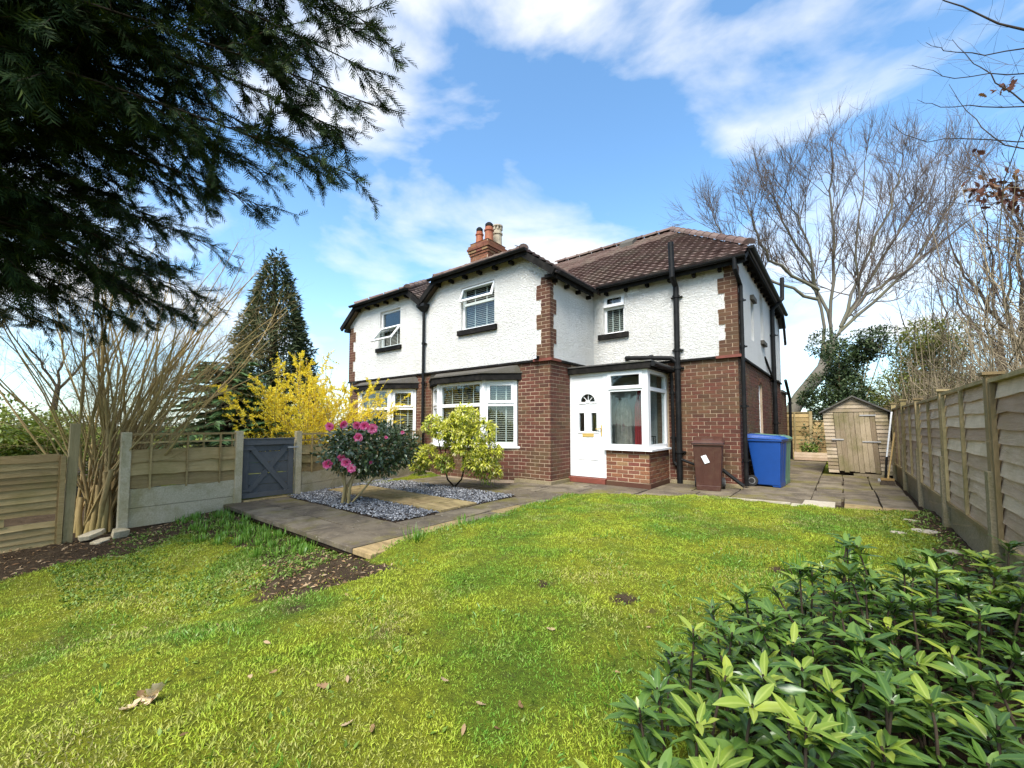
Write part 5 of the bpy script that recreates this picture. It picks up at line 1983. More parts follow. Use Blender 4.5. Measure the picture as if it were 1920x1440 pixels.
MB().box(0.54, 0.76, 11.36, 11.44, 0.0, 0.05).build('tool_head', MAT['steel'], rk)


# ------------------------------------------------------------------ wheelie bins
def bin_(name, label, mat, c, ang, h=0.92, bw=0.40, bd=0.42, tw=0.49, td=0.56, sticker=False, lidmat=None):
    """front faces local -y; c = centre of the base"""
    t = thing(name, label, 'bin', c, 'wheelie bins by the house')
    M4 = Matrix.Translation(c) @ Matrix.Rotation(ang, 4, 'Z')

    def put(mb, nm, m, bevel=0.0, parent=None, smooth=False):
        mb.v = [tuple(M4 @ Vector(p)) for p in mb.v]
        return mb.build(nm, MAT[m], parent or t, bevel=bevel, smooth=smooth)
    hb = h - 0.10
    z0 = 0.03
    mb = MB().hexa([(-bw / 2, -bd / 2, z0), (bw / 2, -bd / 2, z0), (bw / 2, bd / 2 - 0.08, z0), (-bw / 2, bd / 2 - 0.08, z0),
                    (-tw / 2, -td / 2, hb), (tw / 2, -td / 2, hb), (tw / 2, td / 2, hb), (-tw / 2, td / 2, hb)])
    body = put(mb, 'body', mat, 0.018)
    put(MB().hexa([(-bw / 2 + 0.01, -bd / 2 - 0.004, 0.0), (bw / 2 - 0.01, -bd / 2 - 0.004, 0.0), (bw / 2 - 0.01, -bd / 2 + 0.12, 0.0), (-bw / 2 + 0.01, -bd / 2 + 0.12, 0.0),
                   (-bw / 2 - 0.004, -bd / 2 - 0.008, 0.09), (bw / 2 + 0.004, -bd / 2 - 0.008, 0.09), (bw / 2 + 0.004, -bd / 2 + 0.14, 0.09), (-bw / 2 - 0.004, -bd / 2 + 0.14, 0.09)]), 'foot', mat, 0.008, body)
    for s_ in (-1, 1):                                       # moulded ribs on the front
        x = s_ * bw * 0.22
        xt = s_ * tw * 0.22
        put(MB().hexa([(x - 0.012, -bd / 2 - 0.008, 0.1), (x + 0.012, -bd / 2 - 0.008, 0.1), (x + 0.012, -bd / 2 + 0.02, 0.1), (x - 0.012, -bd / 2 + 0.02, 0.1),
                       (xt - 0.012, -td / 2 - 0.004, hb - 0.06), (xt + 0.012, -td / 2 - 0.004, hb - 0.06), (xt + 0.012, -td / 2 + 0.02, hb - 0.06), (xt - 0.012, -td / 2 + 0.02, hb - 0.06)]), 'rib', mat, 0, body)
    put(MB().box(-tw / 2 - 0.02, tw / 2 + 0.02, -td / 2 - 0.02, td / 2 + 0.015, hb - 0.035, hb + 0.002), 'rim', mat, 0.008, body)
    a, b = tw / 2 + 0.03, td / 2 + 0.035
    lid = put(MB().hexa([(-a, -b, hb + 0.003), (a, -b, hb + 0.003), (a, b, hb + 0.02), (-a, b, hb + 0.02),
                         (-a + 0.05, -b + 0.07, hb + 0.055), (a - 0.05, -b + 0.07, hb + 0.055), (a - 0.04, b - 0.01, hb + 0.10), (-a + 0.04, b - 0.01, hb + 0.10)]), 'lid', lidmat or mat, 0.012)
    put(MB().box(-0.10, 0.10, -b + 0.10, -b + 0.20, hb + 0.05, hb + 0.074), 'lid_grip', lidmat or mat, 0.006, lid)
    for s_ in (-1, 1):
        put(MB().box(s_ * a * 0.72 - 0.02, s_ * a * 0.72 + 0.02, b - 0.03, b + 0.04, hb + 0.03, hb + 0.10), 'hinge', mat, 0.005, lid)
    put(MB().tube([(-tw / 2 + 0.03, td / 2 + 0.05, hb - 0.02), (tw / 2 - 0.03, td / 2 + 0.05, hb - 0.02)], 0.016, 8), 'handle', mat, 0)
    for s_ in (-1, 1):
        xw = s_ * (bw / 2 + 0.03)
        w = put(MB().tube([(xw - 0.022, bd / 2 - 0.02, 0.10), (xw + 0.022, bd / 2 - 0.02, 0.10)], 0.10, 18), 'wheel', 'rubber', 0)
        put(MB().tube([(xw - 0.026, bd / 2 - 0.02, 0.10), (xw + 0.026, bd / 2 - 0.02, 0.10)], 0.062, 14), 'hub', 'grey_plastic', 0, w)
        put(MB().tube([(xw - 0.029, bd / 2 - 0.02, 0.10), (xw + 0.029, bd / 2 - 0.02, 0.10)], 0.048, 14), 'hub_disc', 'rubber', 0, w)
    put(MB().tube([(-bw / 2 - 0.03, bd / 2 - 0.02, 0.10), (bw / 2 + 0.03, bd / 2 - 0.02, 0.10)], 0.012, 8), 'axle', 'steel', 0)
    if sticker:
        k = []
        for (x, z) in ((-0.105, 0.60), (-0.025, 0.63), (0.035, 0.50), (-0.045, 0.47)):
            f = (z - z0) / (hb - z0)
            y = -(bd / 2 + (td / 2 - bd / 2) * f) - 0.012
            k.append((x, y, z))
        put(MB().prism(k, (0, 0.003, 0)), 'paper_label', 'paper', 0, body)
    return t


bin_('wheelie_bin', 'brown wheelie bin with a white paper label on its front', 'brown_plastic', (-1.90, 8.09, 0.0), R(9), 0.93, 0.39, 0.42, 0.47, 0.54, True)
bin_('wheelie_bin', 'royal blue wheelie bin standing at the side wall', 'blue_plastic', (-1.13, 9.27, 0.0), R(84), 0.98, 0.42, 0.47, 0.50, 0.55)
bin_('wheelie_bin', 'pale green wheelie bin standing behind the blue one', 'green_plastic', (-1.10, 9.84, 0.0), R(86), 0.98, 0.42, 0.47, 0.50, 0.55)
# ------------------------------------------------------------------ plants
def leaf_tmpl(nseg=3, fold=0.18, curl=0.15, wmax=0.32, peak=0.45):
    """leaf blade of length 1 along y, width up to wmax"""
    v, f = [(0, 0, 0)], []
    for i in range(1, nseg):
        t = i / nseg
        w = wmax / 2 * math.sin(math.pi * t ** (math.log(0.5) / math.log(peak))) ** 0.85
        z = -curl * t * t
        v += [(-w, t, z + fold * w), (0, t, z), (w, t, z + fold * w)]
    v.append((0, 1, -curl))
    last = len(v) - 1
    f += [(0, 2, 1), (0, 3, 2)]
    for i in range(nseg - 2):
        a = 1 + 3 * i
        f += [(a, a + 1, a + 4), (a, a + 4, a + 3), (a + 1, a + 2, a + 5), (a + 1, a + 5, a + 4)]
    a = last - 3
    f += [(a, a + 1, last), (a + 1, a + 2, last)]
    return np.array(v, float), np.array(f)


QV = np.array([(0, 0, 0), (-0.16, 0.45, 0.03), (0, 1, -0.1), (0.16, 0.45, 0.03)])
QF = np.array([(0, 3, 2), (0, 2, 1)])
LV, LF = leaf_tmpl(4)


def in_ellipsoid(n, c, r, shell=0.55):
    d = rvec(n)
    rad = rng.uniform(shell, 1.0, n) ** 0.6
    return np.asarray(c) + d * rad[:, None] * np.asarray(r), d


def leaves_at(pos, outward, size, spread=0.8, droop=0.1, tm=(LV, LF), flat=0.5):
    n = len(pos)
    al = nrm(outward + rng.normal(size=(n, 3)) * spread - np.array([0, 0, droop]))
    nm = np.tile([0, 0, 1.0], (n, 1)) * flat + nrm(outward) * (1 - flat) + rng.normal(size=(n, 3)) * 0.35
    return scatter(tm[0], tm[1], pos, al, nm, size)


def clumped(centres, radii, per, shell=0.45):
    P, D = [], []
    for c, r in zip(centres, radii):
        p, d = in_ellipsoid(per, c, r if np.ndim(r) else (r, r, r), shell)
        P.append(p)
        D.append(d)
    return np.concatenate(P), np.concatenate(D)


def wander(p0, d0, L, nseg, jit=0.12, grav=0.0):
    """polyline that wanders; grav > 0 bends it upwards"""
    p = [np.asarray(p0, float)]
    d = np.asarray(d0, float)
    d = d / np.linalg.norm(d)
    for _ in range(nseg):
        d = d + rng.normal(size=3) * jit + np.array([0, 0, grav])
        d = d / np.linalg.norm(d)
        p.append(p[-1] + d * L / nseg)
    return np.array(p), d


def twigs(branches, p, r0, n, L, jit=0.15, grav=0.05, spread=0.9, lo=0.25, rr=0.45, nseg=4):
    """side shoots along polyline p"""
    out = []
    m = len(p) - 1
    for _ in range(n):
        t = rng.uniform(lo, 1.0) * m
        i = min(int(t), m - 1)
        q = p[i] + (p[i + 1] - p[i]) * (t - i)
        ax = nrm(p[i + 1] - p[i])
        d = nrm(ax + rng.normal(size=3) * spread)
        l = L * rng.uniform(0.55, 1.2) * (1.1 - 0.5 * t / m)
        b, _e = wander(q, d, l, nseg, jit, grav)
        r = max(r0 * rr * (1 - 0.6 * t / m), 0.0012)
        branches.append((b, np.linspace(r, r * 0.35, nseg + 1)))
        out.append((b, r))
    return out


# ---- grass
n = 1350000
gxp = rng.uniform(-7.0, 0.88, n)
gyp = rng.uniform(0.05, 7.4, n)
dist = np.hypot(gxp, gyp)
keep = (rng.random(n) < np.minimum(1, (1.5 / dist) ** 1.25)) & (lawn_amount(gxp, gyp) > 0.5) & (rng.random(n) > soil_amount(gxp, gyp) * 1.15)
gxp, gyp, dist = gxp[keep], gyp[keep], dist[keep]
n = len(gxp)
BVt = np.array([(-0.5, 0, 0), (0.5, 0, 0), (0.05, 0.62, 0.12), (0, 1, 0.45)])
BVt[2, 0] = 0.42
BFt = np.array([(0, 1, 2), (0, 2, 3)])
tuft = 0.5 + 0.5 * np.sin(gxp * 5.3 + 2 * np.sin(gyp * 3.1)) * np.sin(gyp * 6.1 + 1.7 * np.sin(gxp * 2.3))
hgt = rng.uniform(0.008, 0.021, n) * (0.7 + 0.75 * tuft) * (1 + 0.05 * dist)
wid = rng.uniform(0.0017, 0.0032, n) * (1 + 0.10 * dist)
al = np.tile([0, 0, 1.0], (n, 1)) + rng.normal(size=(n, 3)) * np.array([0.75, 0.75, 0.1])
al[:, 2] = np.abs(al[:, 2])
nm = rvec(n)
V, F = scatter(BVt, BFt, np.stack([gxp, gyp, gz(gxp, gyp) - 0.004], 1), al, nm, np.stack([wid, hgt, hgt], 1))
o = np_mesh('grass', V, F, MAT['grass_blade'])
tag(o, 'short mossy yellow-green grass of the lawn', 'grass', None, 'stuff')

# longer tufts at the edges and in patches
n = 26000
tx_ = np.concatenate([rng.uniform(-5.5, 0.5, 15000), rng.uniform(-3.5, -3.3, 4000), rng.uniform(-1.0, 0.45, 7000)])
ty_ = np.concatenate([rng.uniform(0.3, 5.5, 15000), rng.uniform(2.1, 6.0, 4000), rng.uniform(1.0, 4.6, 7000)])
kp = (lawn_amount(tx_, ty_) > 0.5) & (rng.random(n) < np.concatenate([sstep(0.72, 0.9, 0.5 + 0.5 * np.sin(tx_[:15000] * 3.7 + 1.3 * np.sin(ty_[:15000] * 4.3)) * np.sin(ty_[:15000] * 4.9 + tx_[:15000])), np.full(4000, 0.22), np.full(7000, 0.3)])) & (rng.random(n) > soil_amount(tx_, ty_))
tx_, ty_ = tx_[kp], ty_[kp]
n = len(tx_)
al = np.tile([0, 0, 1.0], (n, 1)) + rng.normal(size=(n, 3)) * np.array([0.6, 0.6, 0.1])
V, F = scatter(BVt, BFt, np.stack([tx_, ty_, gz(tx_, ty_) - 0.004], 1), al, rvec(n), np.stack([rng.uniform(0.0025, 0.004, n), rng.uniform(0.03, 0.06, n), rng.uniform(0.03, 0.06, n)], 1))
o = np_mesh('long_grass', V, F, MAT['strap_leaf'])
tag(o, 'longer darker grass tufts scattered through the lawn', 'grass', None, 'stuff')

# broad-leaved weeds low in the beds and the lawn
n = 7200
wx = np.concatenate([rng.uniform(-6.9, -3.6, 4600), rng.uniform(0.3, 0.86, 1500), rng.uniform(-4.5, 0.3, 1100)])
wy = np.concatenate([rng.uniform(0.4, 2.1, 4600), rng.uniform(3.6, 9.5, 1500), rng.uniform(0.4, 6.5, 1100)])
dens = np.concatenate([sstep(-0.2, 0.6, np.sin(wx[:4600] * 2.3 + 1) * np.sin(wy[:4600] * 3.1) + 0.35 + (wy[:4600] > 1.35) * 0.5) * sstep(-7.2, -5.6, wx[:4600] - 0.5 * wy[:4600] + 0.6), np.full(1500, 0.8), np.full(1100, 0.5)])
kp = rng.random(n) < dens
wx, wy = wx[kp], wy[kp]
n = len(wx)
pos = np.repeat(np.stack([wx, wy, gz(wx, wy)], 1), 4, 0) + rng.normal(size=(n * 4, 3)) * np.array([0.012, 0.012, 0.0])
ow = rvec(n * 4)
ow[:, 2] = np.abs(ow[:, 2]) * 0.8 + 0.15
V, F = leaves_at(pos, ow, rng.uniform(0.016, 0.036, n * 4), 0.3, 0.0, (QV * np.array([1.5, 1, 1]), QF), 0.8)
o = np_mesh('ground_cover', V, F, MAT['weed_leaf'])
tag(o, 'low leafy weeds spreading over the beds', 'ground cover', None, 'stuff')

# leaf litter and bark crumbs on the soil
n = 2600
wx = np.concatenate([rng.uniform(-7.0, -4.6, 1500), rng.uniform(0.35, 0.86, 600), rng.uniform(-4.2, -2.9, 500)])
wy = np.concatenate([rng.uniform(0.0, 2.1, 1500), rng.uniform(3.6, 9.5, 600), rng.uniform(1.3, 2.1, 500)])
kp = rng.random(n) < soil_amount(wx, wy)
wx, wy = wx[kp], wy[kp]
n = len(wx)
ow = rvec(n)
ow[:, 2] *= 0.25
V, F = leaves_at(np.stack([wx, wy, gz(wx, wy) + 0.008], 1), ow, rng.uniform(0.02, 0.06, n), 0.1, 0.0, (QV, QF), 0.8)
o = np_mesh('leaf_litter', V, F, MAT['dead_leaf'])
tag(o, 'brown leaf litter and bark lying on the soil beds', 'leaf litter', None, 'stuff')


# ---- strap-leaved bulb clumps
def clump(x, y, nb, L, label, group, z=None):
    z = float(gz(x, y)) if z is None else z
    n = nb
    TV_ = np.array([(-0.5, 0, 0), (0.5, 0, 0), (-0.5, 0.4, 0.02), (0.5, 0.4, 0.02), (-0.42, 0.75, 0.16), (0.42, 0.75, 0.16), (0, 1, 0.42)])
    TF_ = np.array([(0, 1, 3), (0, 3, 2), (2, 3, 5), (2, 5, 4), (4, 5, 6)])
    a = rng.uniform(0, 2 * np.pi, n)
    out = np.stack([np.cos(a), np.sin(a), np.zeros(n)], 1)
    al = np.tile([0, 0, 1.0], (n, 1)) + out * rng.uniform(0.15, 1.5, n)[:, None]
    pos = np.array([x, y, z - 0.01]) + out * rng.uniform(0, 0.10, n)[:, None]
    ln_ = rng.uniform(0.6, 1.1, n) * L
    V, F = scatter(TV_, TF_, pos, al, out * -1, np.stack([np.full(n, 0.010) * rng.uniform(0.7, 1.2, n), ln_, ln_], 1))
    tag(np_mesh('bulb_plant', V, F, MAT['strap_leaf']), label, 'plant', group)


for x, y in [(-6.83, 1.80), (-6.6, 2.02), (-6.3, 2.03), (-5.94, 2.04), (-5.62, 2.0), (-5.29, 2.03), (-4.88, 2.04), (-4.55, 2.0), (-5.83, 1.82), (-5.16, 1.85), (-4.72, 1.88), (-5.93, 1.62), (-6.35, 1.7), (-5.5, 1.72), (-6.1, 1.9), (-5.4, 1.9), (-5.0, 1.95), (-6.45, 1.9), (-6.2, 1.55), (-5.65, 1.55), (-5.3, 1.62), (-5.05, 1.72), (-4.85, 1.8), (-4.6, 1.72), (-6.75, 1.62), (-4.35, 1.85), (-4.3, 2.02), (-4.1, 1.95), (-6.6, 1.75), (-5.7, 1.9)]:
    clump(x + rnd.uniform(-0.06, 0.06), y + rnd.uniform(-0.05, 0.03), 46, 0.105, 'strap-leaved bulb clump in the bed before the path', 'bulb clumps before the path')
clump(-3.27, 2.62, 34, 0.17, 'bulb clump at the pale corner slab of the path', 'bulb clumps on the lawn edge')
clump(-3.43, 3.42, 26, 0.13, 'smaller bulb clump further along the lawn edge of the path', 'bulb clumps on the lawn edge')
clump(-0.28, 3.83, 60, 0.2, 'dark grass tuft in the lawn before the glossy shrub', 'grass tufts in the lawn')
clump(0.02, 4.4, 60, 0.2, 'dark grass tuft in the lawn nearer the fence', 'grass tufts in the lawn')


# ---- camellia
cam_t = thing('camellia', 'dark glossy rounded shrub with bright pink flowers on bare stems', 'shrub', (-5.73, 3.3, 0))
CC, CR = np.array([-5.68, 3.66, 0.80]), np.array([0.62, 0.75, 0.42])
stems = []
for k, (dx, dy, ex, ey, ez) in enumerate(((-0.03, -0.05, -5.75, 3.25, 0.55), (0.02, 0.02, -5.6, 3.4, 0.6), (0.0, 0.05, -5.65, 3.55, 0.65), (-0.05, 0.0, -5.9, 3.2, 0.6), (0.03, 0.06, -5.6, 4.0, 0.62))):
    p0 = np.array([-5.73 + dx, 3.3 + dy, 0.0])
    p3 = np.array([ex, ey, ez])
    m1 = p0 + np.array([0.04 * math.sin(k * 2.1), 0.04 * math.cos(k * 1.7) + (0.12 if k == 4 else 0), 0.22 if k < 4 else 0.16])
    pts = np.array([p0, m1, (m1 + p3) / 2 + [0.02, -0.01, 0.03], p3])
    stems.append((pts, np.array([0.024, 0.021, 0.018, 0.014]) if k < 4 else np.array([0.016, 0.014, 0.011, 0.008])))
    tw = []
    twigs(tw, pts, 0.02, 12, 0.4, 0.2, 0.05, 0.9, 0.6)
    stems += tw
V, F = tubes_np(stems, 7)
np_mesh('stem', V, F, MAT['bark_tan'], cam_t, smooth=True)
P, D = in_ellipsoid(5200, CC, CR, 0.35)
bump_ = 1 + 0.10 * np.sin(D[:, 1] * 9 + 1) * np.sin(D[:, 2] * 8) + 0.08 * np.sin(D[:, 0] * 11)
P = CC + (P - CC) * bump_[:, None]
kp = ~((P[:, 2] < 0.52) & (P[:, 1] < 3.35) & (rng.random(len(P)) < 0.5))
V, F = leaves_at(P[kp], D[kp], rng.uniform(0.055, 0.085, kp.sum()), 0.7, 0.3, (leaf_tmpl(3, 0.2, 0.15, 0.45)))
np_mesh('foliage', V, F, MAT['camellia_leaf'], cam_t)['kind'] = 'stuff'


def flower(c, r):
    pos, al, nmv, sz = [], [], [], []
    c = np.array(c)
    toc = nrm(np.array([0, 0, 1.15]) - c) + rng.normal(size=3) * 0.3
    toc = nrm(toc)
    e1 = nrm(np.cross(toc, [0.1, 0.2, 1]))
    e2 = np.cross(toc, e1)
    for ring, (k, tilt, s_) in enumerate(((7, 0.15, 1.0), (7, 0.6, 0.85), (5, 1.2, 0.6), (4, 2.2, 0.45))):
        for j in range(k):
            a = 2 * math.pi * (j + 0.5 * ring) / k + rng.normal() * 0.15
            o_ = e1 * math.cos(a) + e2 * math.sin(a)
            pos.append(c)
            al.append(o_ + toc * tilt)
            nmv.append(toc - o_ * tilt * 0.6)
            sz.append(r * s_)
    V, F = scatter(*leaf_tmpl(3, -0.2, -0.2, 0.95, 0.6), np.array(pos), np.array(al), np.array(nmv), np.array(sz))
    np_mesh('flower', V, F, MAT['camellia_petal'], cam_t)


for c, r in (((-5.60, 2.93, 0.61), 0.055), ((-5.40, 3.09, 0.63), 0.055), ((-5.34, 3.14, 0.55), 0.05), ((-5.46, 3.05, 0.70), 0.045), ((-5.24, 3.18, 0.98), 0.055), ((-5.14, 3.32, 1.10), 0.06),
             ((-5.20, 3.24, 1.14), 0.055), ((-5.34, 3.21, 1.15), 0.05), ((-5.62, 2.96, 1.13), 0.05), ((-5.48, 3.08, 1.16), 0.05), ((-5.07, 3.78, 1.04), 0.024), ((-5.10, 3.52, 0.97), 0.022), ((-5.28, 3.40, 0.62), 0.022)):
    flower(c, r * 1.35)

# ---- pieris
pie = thing('pieris', 'lime yellow and cream leaved shrub on two thin dark stems under the bay window', 'shrub', (-5.68, 5.45, 0))
k_ = 7.45 / 6.6
BL = [(-4.7, 4.7, 1.25), (-5.16, 4.47, 1.12), (-4.92, 4.54, 1.0), (-4.49, 4.89, 1.02), (-4.59, 4.69, 0.79), (-4.43, 4.95, 0.7), (-4.44, 4.97, 0.4), (-4.5, 4.78, 0.54), (-5.28, 4.41, 0.62), (-5.38, 4.37, 0.5), (-4.97, 4.54, 0.53), (-4.78, 4.65, 1.08), (-4.9, 4.75, 0.85), (-4.65, 4.95, 0.6)]
BL = [np.array([x * k_, y * k_, 1.15 + (z - 1.15) * k_]) for x, y, z in BL]
BR = [0.24, 0.20, 0.25, 0.24, 0.28, 0.24, 0.22, 0.24, 0.22, 0.18, 0.16, 0.25, 0.22, 0.22]
st = []
base = np.array([-5.68, 5.42, 0.0])
for k, (b, r) in enumerate(zip(BL, BR)):
    s_ = -1 if b[1] * 0.62 + b[0] * 0.78 < base[1] * 0.62 + base[0] * 0.78 else 1
    m1 = base + np.array([0.13 * s_ * 0.78, 0.13 * s_ * 0.62, 0.14])
    m2 = base + np.array([0.20 * s_ * 0.78, 0.20 * s_ * 0.62, 0.42])
    st.append((np.array([base, m1, m2, (m2 + b) / 2 + [0, 0, 0.02], b]), np.array([0.018, 0.016, 0.013, 0.010, 0.006])))
V, F = tubes_np(st, 6)
np_mesh('stem', V, F, MAT['bark_dark'], pie, smooth=True)
P, D = clumped(BL, BR, 300, 0.3)
V, F = leaves_at(P, D, rng.uniform(0.05, 0.075, len(P)), 0.6, 0.25, (leaf_tmpl(3, 0.2, 0.25, 0.26)))
np_mesh('foliage', V, F, MAT['pieris_leaf'], pie)['kind'] = 'stuff'
pos, al = [], []
for b, r in zip(BL, BR):                       # pale new rosettes at the shoot ends
    m = int(75 * (r / 0.22) ** 2)
    d = rvec(m)
    d[:, 2] = np.abs(d[:, 2]) * 1.0 - 0.25
    d = nrm(d)
    for q in d:
        c = b + q * r * rng.uniform(0.85, 1.08)
        for j in range(9):
            pos.append(c)
            al.append(q * 0.55 + rng.normal(size=3) * 0.62 - np.array([0, 0, 0.25]))
pos, al = np.array(pos), np.array(al)
V, F = scatter(*leaf_tmpl(3, 0.25, 0.3, 0.30), pos, al, np.tile([0, 0, 1.0], (len(pos), 1)) + rng.normal(size=(len(pos), 3)) * 0.3, rng.uniform(0.055, 0.09, len(pos)))
np_mesh('new_growth', V, F, MAT['pieris_tip'], pie)['kind'] = 'stuff'

# ---- forsythia
fo = thing('forsythia', 'tall spreading shrub covered in yellow flowers behind the low fence', 'shrub', (-9.0, 4.4, -0.1))
st, fl = [], []
for k in range(105):
    b0 = np.array([-9.0 + rng.uniform(-0.35, 0.35), 4.35 + rng.uniform(-0.5, 0.6), -0.1])
    d = np.array([rng.uniform(-0.35, 0.45), rng.uniform(-0.70, 0.80), 1.0])
    L = rng.uniform(1.65, 2.95)
    if d[1] > 0.35:
        L *= 0.92
    p, _ = wander(b0, d, L, 7, 0.09, -0.03)
    st.append((p, np.linspace(0.011, 0.004, 8)))
    tw = []
    sub = twigs(tw, p, 0.006, 10, 0.5, 0.16, 0.0, 0.8, 0.3)
    st += tw
    for q, _r in [(p[3:], 0)] + [(b_, 0) for b_, _ in sub]:
        m = 30
        t = rng.uniform(0, len(q) - 1.001, m)
        i = t.astype(int)
        fl.append(q[i] + (q[i + 1] - q[i]) * (t - i)[:, None])
V, F = tubes_np(st, 4)
np_mesh('stem', V, F, MAT['bark_tan'], fo)
fl = np.concatenate(fl)
dens = rng.random(len(fl)) < np.clip(0.35 + 0.5 * (fl[:, 2] - 0.6), 0.25, 1.0)
fl = fl[dens]
pos = np.repeat(fl, 3, 0)
V, F = scatter(QV * np.array([1.5, 1, 1]), QF, pos + rng.normal(size=pos.shape) * 0.008, rvec(len(pos)), rvec(len(pos)), rng.uniform(0.024, 0.042, len(pos)))
np_mesh('blossom', V, F, MAT['forsythia_flower'], fo)['kind'] = 'stuff'

# ---- coppiced bare shrub in the gap of the left boundary
cs = thing('coppiced_shrub', 'bare many-stemmed brown shrub fanning up beside the concrete post', 'shrub', (-7.6, 0.95, -0.2))
st, fine = [], []
for k in range(80):
    a = rng.uniform(0, 2 * np.pi)
    rr_ = rng.uniform(0.03, 0.30)
    b0 = np.array([-7.62 + rr_ * math.cos(a) * 0.9, 0.93 + rr_ * math.sin(a) * 0.8, -0.25])
    ly = rng.normal(0.22, 0.26)
    d = np.array([rng.normal(-0.06, 0.18), ly, 1.0])
    L = rng.uniform(2.6, 4.4)
    p, _ = wander(b0, d * [0.5, 0.45, 1.0], L, 9, 0.11, 0.02)
    t = np.linspace(0, 1, 10)[:, None]
    p = p + np.array([0.05, 1.0, -0.12]) * (ly * 1.0) * t ** 1.6
    r0 = rng.uniform(0.008, 0.024)
    st.append((p, np.linspace(r0, 0.004, 10)))
    s1 = twigs(fine, p, r0 * 0.6, 19, 0.85, 0.16, 0.05, 0.6, 0.3)
    for b_, r_ in s1:
        twigs(fine, b_, r_, 4, 0.42, 0.15, 0.04, 0.6, 0.3)
for k in range(5):                            # cut stubs low down
    b0 = np.array([-7.42 + 0.03 * k, 0.74 + 0.05 * k, -0.25])
    p, _ = wander(b0, (rng.normal(0, 0.06), rng.normal(0.0, 0.08), 1), rng.uniform(0.5, 0.9), 4, 0.08)
    st.append((p, np.linspace(0.034, 0.026, 5)))
V, F = tubes_np(st, 7)
np_mesh('stem', V, F, MAT['bark_brown'], cs, smooth=True)
V, F = tubes_np(fine, 3)
np_mesh('twigs', V, F, MAT['bark_tan'], cs)['kind'] = 'stuff'
for k, (c, sz, rz, tl) in enumerate((((-6.93, 0.80, -0.13), (0.10, 0.14, 0.03), 20, 14), ((-6.80, 1.02, -0.14), (0.13, 0.11, 0.045), -15, -8), ((-6.72, 0.84, -0.19), (0.08, 0.14, 0.025), 50, 4))):
    pl_ = [(sz[0] * rnd.uniform(0.7, 1.15) * math.cos(q_), sz[1] * rnd.uniform(0.7, 1.15) * math.sin(q_), -sz[2]) for q_ in [0.3 + j_ * 2 * math.pi / 7 + rnd.uniform(-0.25, 0.25) for j_ in range(7)]]
    mb = MB().prism(list(reversed(pl_)), (0.01, 0.0, 2 * sz[2]))
    M4 = Matrix.Translation(c) @ Matrix.Rotation(R(rz), 4, 'Z') @ Matrix.Rotation(R(tl), 4, 'X')
    mb.v = [tuple(M4 @ Vector((x * rnd.uniform(0.9, 1.05), y * rnd.uniform(0.9, 1.05), z * rnd.uniform(0.7, 1.1)))) for x, y, z in mb.v]
    tag(mb.build('broken_slab', MAT['concrete'], None, bevel=0.008), 'broken grey slab lying below the coppiced shrub', 'slab', 'broken slabs below the coppiced shrub')

# ---- overhanging evergreen
ev = thing('evergreen_tree', 'dark overhanging evergreen with long drooping sprays', 'tree', (-5.4, -2.2, -0.2))
trunk0 = np.array([-5.4, -2.2, -0.25])
tp = np.array([trunk0, trunk0 + [0.05, 0.02, 2.0], trunk0 + [0.0, 0.1, 4.0], trunk0 + [0.1, 0.1, 6.5], trunk0 + [0.1, 0.15, 9.0]])
V, F = tubes_np([(tp, np.array([0.28, 0.24, 0.2, 0.14, 0.05]))], 12)
np_mesh('trunk', V, F, MAT['bark_dark'], ev, smooth=True)
ENDS = [(-2.95, 1.95, 4.5), (-2.95, 1.95, 4.10), (-3.05, 1.98, 3.90), (-3.5, 1.89, 3.85), (-3.24, 2.0, 3.33), (-3.86, 1.87, 3.71), (-4.24, 1.6, 3.22), (-4.9, 1.44, 3.57), (-4.99, 1.27, 3.0), (-5.25, 1.36, 2.49), (-5.7, 1.26, 2.38), (-6.44, 0.94, 2.37), (-7.31, 0.5, 2.35), (-7.81, 0.09, 2.42), (-5.61, 1.04, 2.94), (-3.49, 1.48, 4.29), (-3.43, 1.14, 4.6), (-3.2, 1.55, 4.7), (-6.13, 0.5, 2.96), (-6.04, 0.14, 3.55), (-4.03, 0.7, 3.95), (-4.31, 0.21, 4.2),
        (-3.5, 1.0, 5.4), (-4.2, 1.1, 5.4), (-5.2, 0.9, 4.6), (-6.6, 0.4, 4.4), (-7.4, -0.3, 3.4), (-5.6, 0.6, 3.9), (-4.9, 0.9, 3.9), (-6.9, 0.2, 2.7), (-7.2, -0.6, 5.0), (-5.0, -0.2, 6.0), (-6.2, 0.7, 2.75), (-5.5, 0.9, 3.3), (-4.6, 1.0, 4.5), (-4.0, 1.35, 4.7), (-3.7, 1.65, 4.5), (-4.6, 1.25, 3.9),
        (-3.0, 1.9, 4.4), (-3.3, 1.9, 3.7), (-4.0, 1.5, 3.4), (-5.3, 1.0, 2.75), (-6.8, 0.6, 2.5), (-5.9, 0.9, 2.6), (-6.0, 0.3, 3.2), (-6.8, 0.0, 3.0), (-4.3, 0.9, 4.1), (-5.0, 0.5, 4.2), (-5.6, 0.2, 4.6), (-3.5, 1.5, 4.9), (-5.9, -0.1, 3.9), (-5.2, 0.35, 3.75), (-6.5, 0.0, 3.45), (-5.6, 0.3, 3.6), (-7.0, -0.2, 3.8), (-5.4, 0.75, 3.45), (-4.9, 1.1, 3.35), (-6.3, 0.35, 3.15), (-5.8, 0.65, 3.05), (-4.4, 1.2, 3.6), (-5.0, 0.9, 3.6), (-4.7, 0.8, 4.4), (-3.9, 1.2, 4.4), (-3.4, 1.75, 4.15), (-6.7, 0.15, 3.3)]
limbs, spr_p, spr_d, spr_t = [], [], [], []
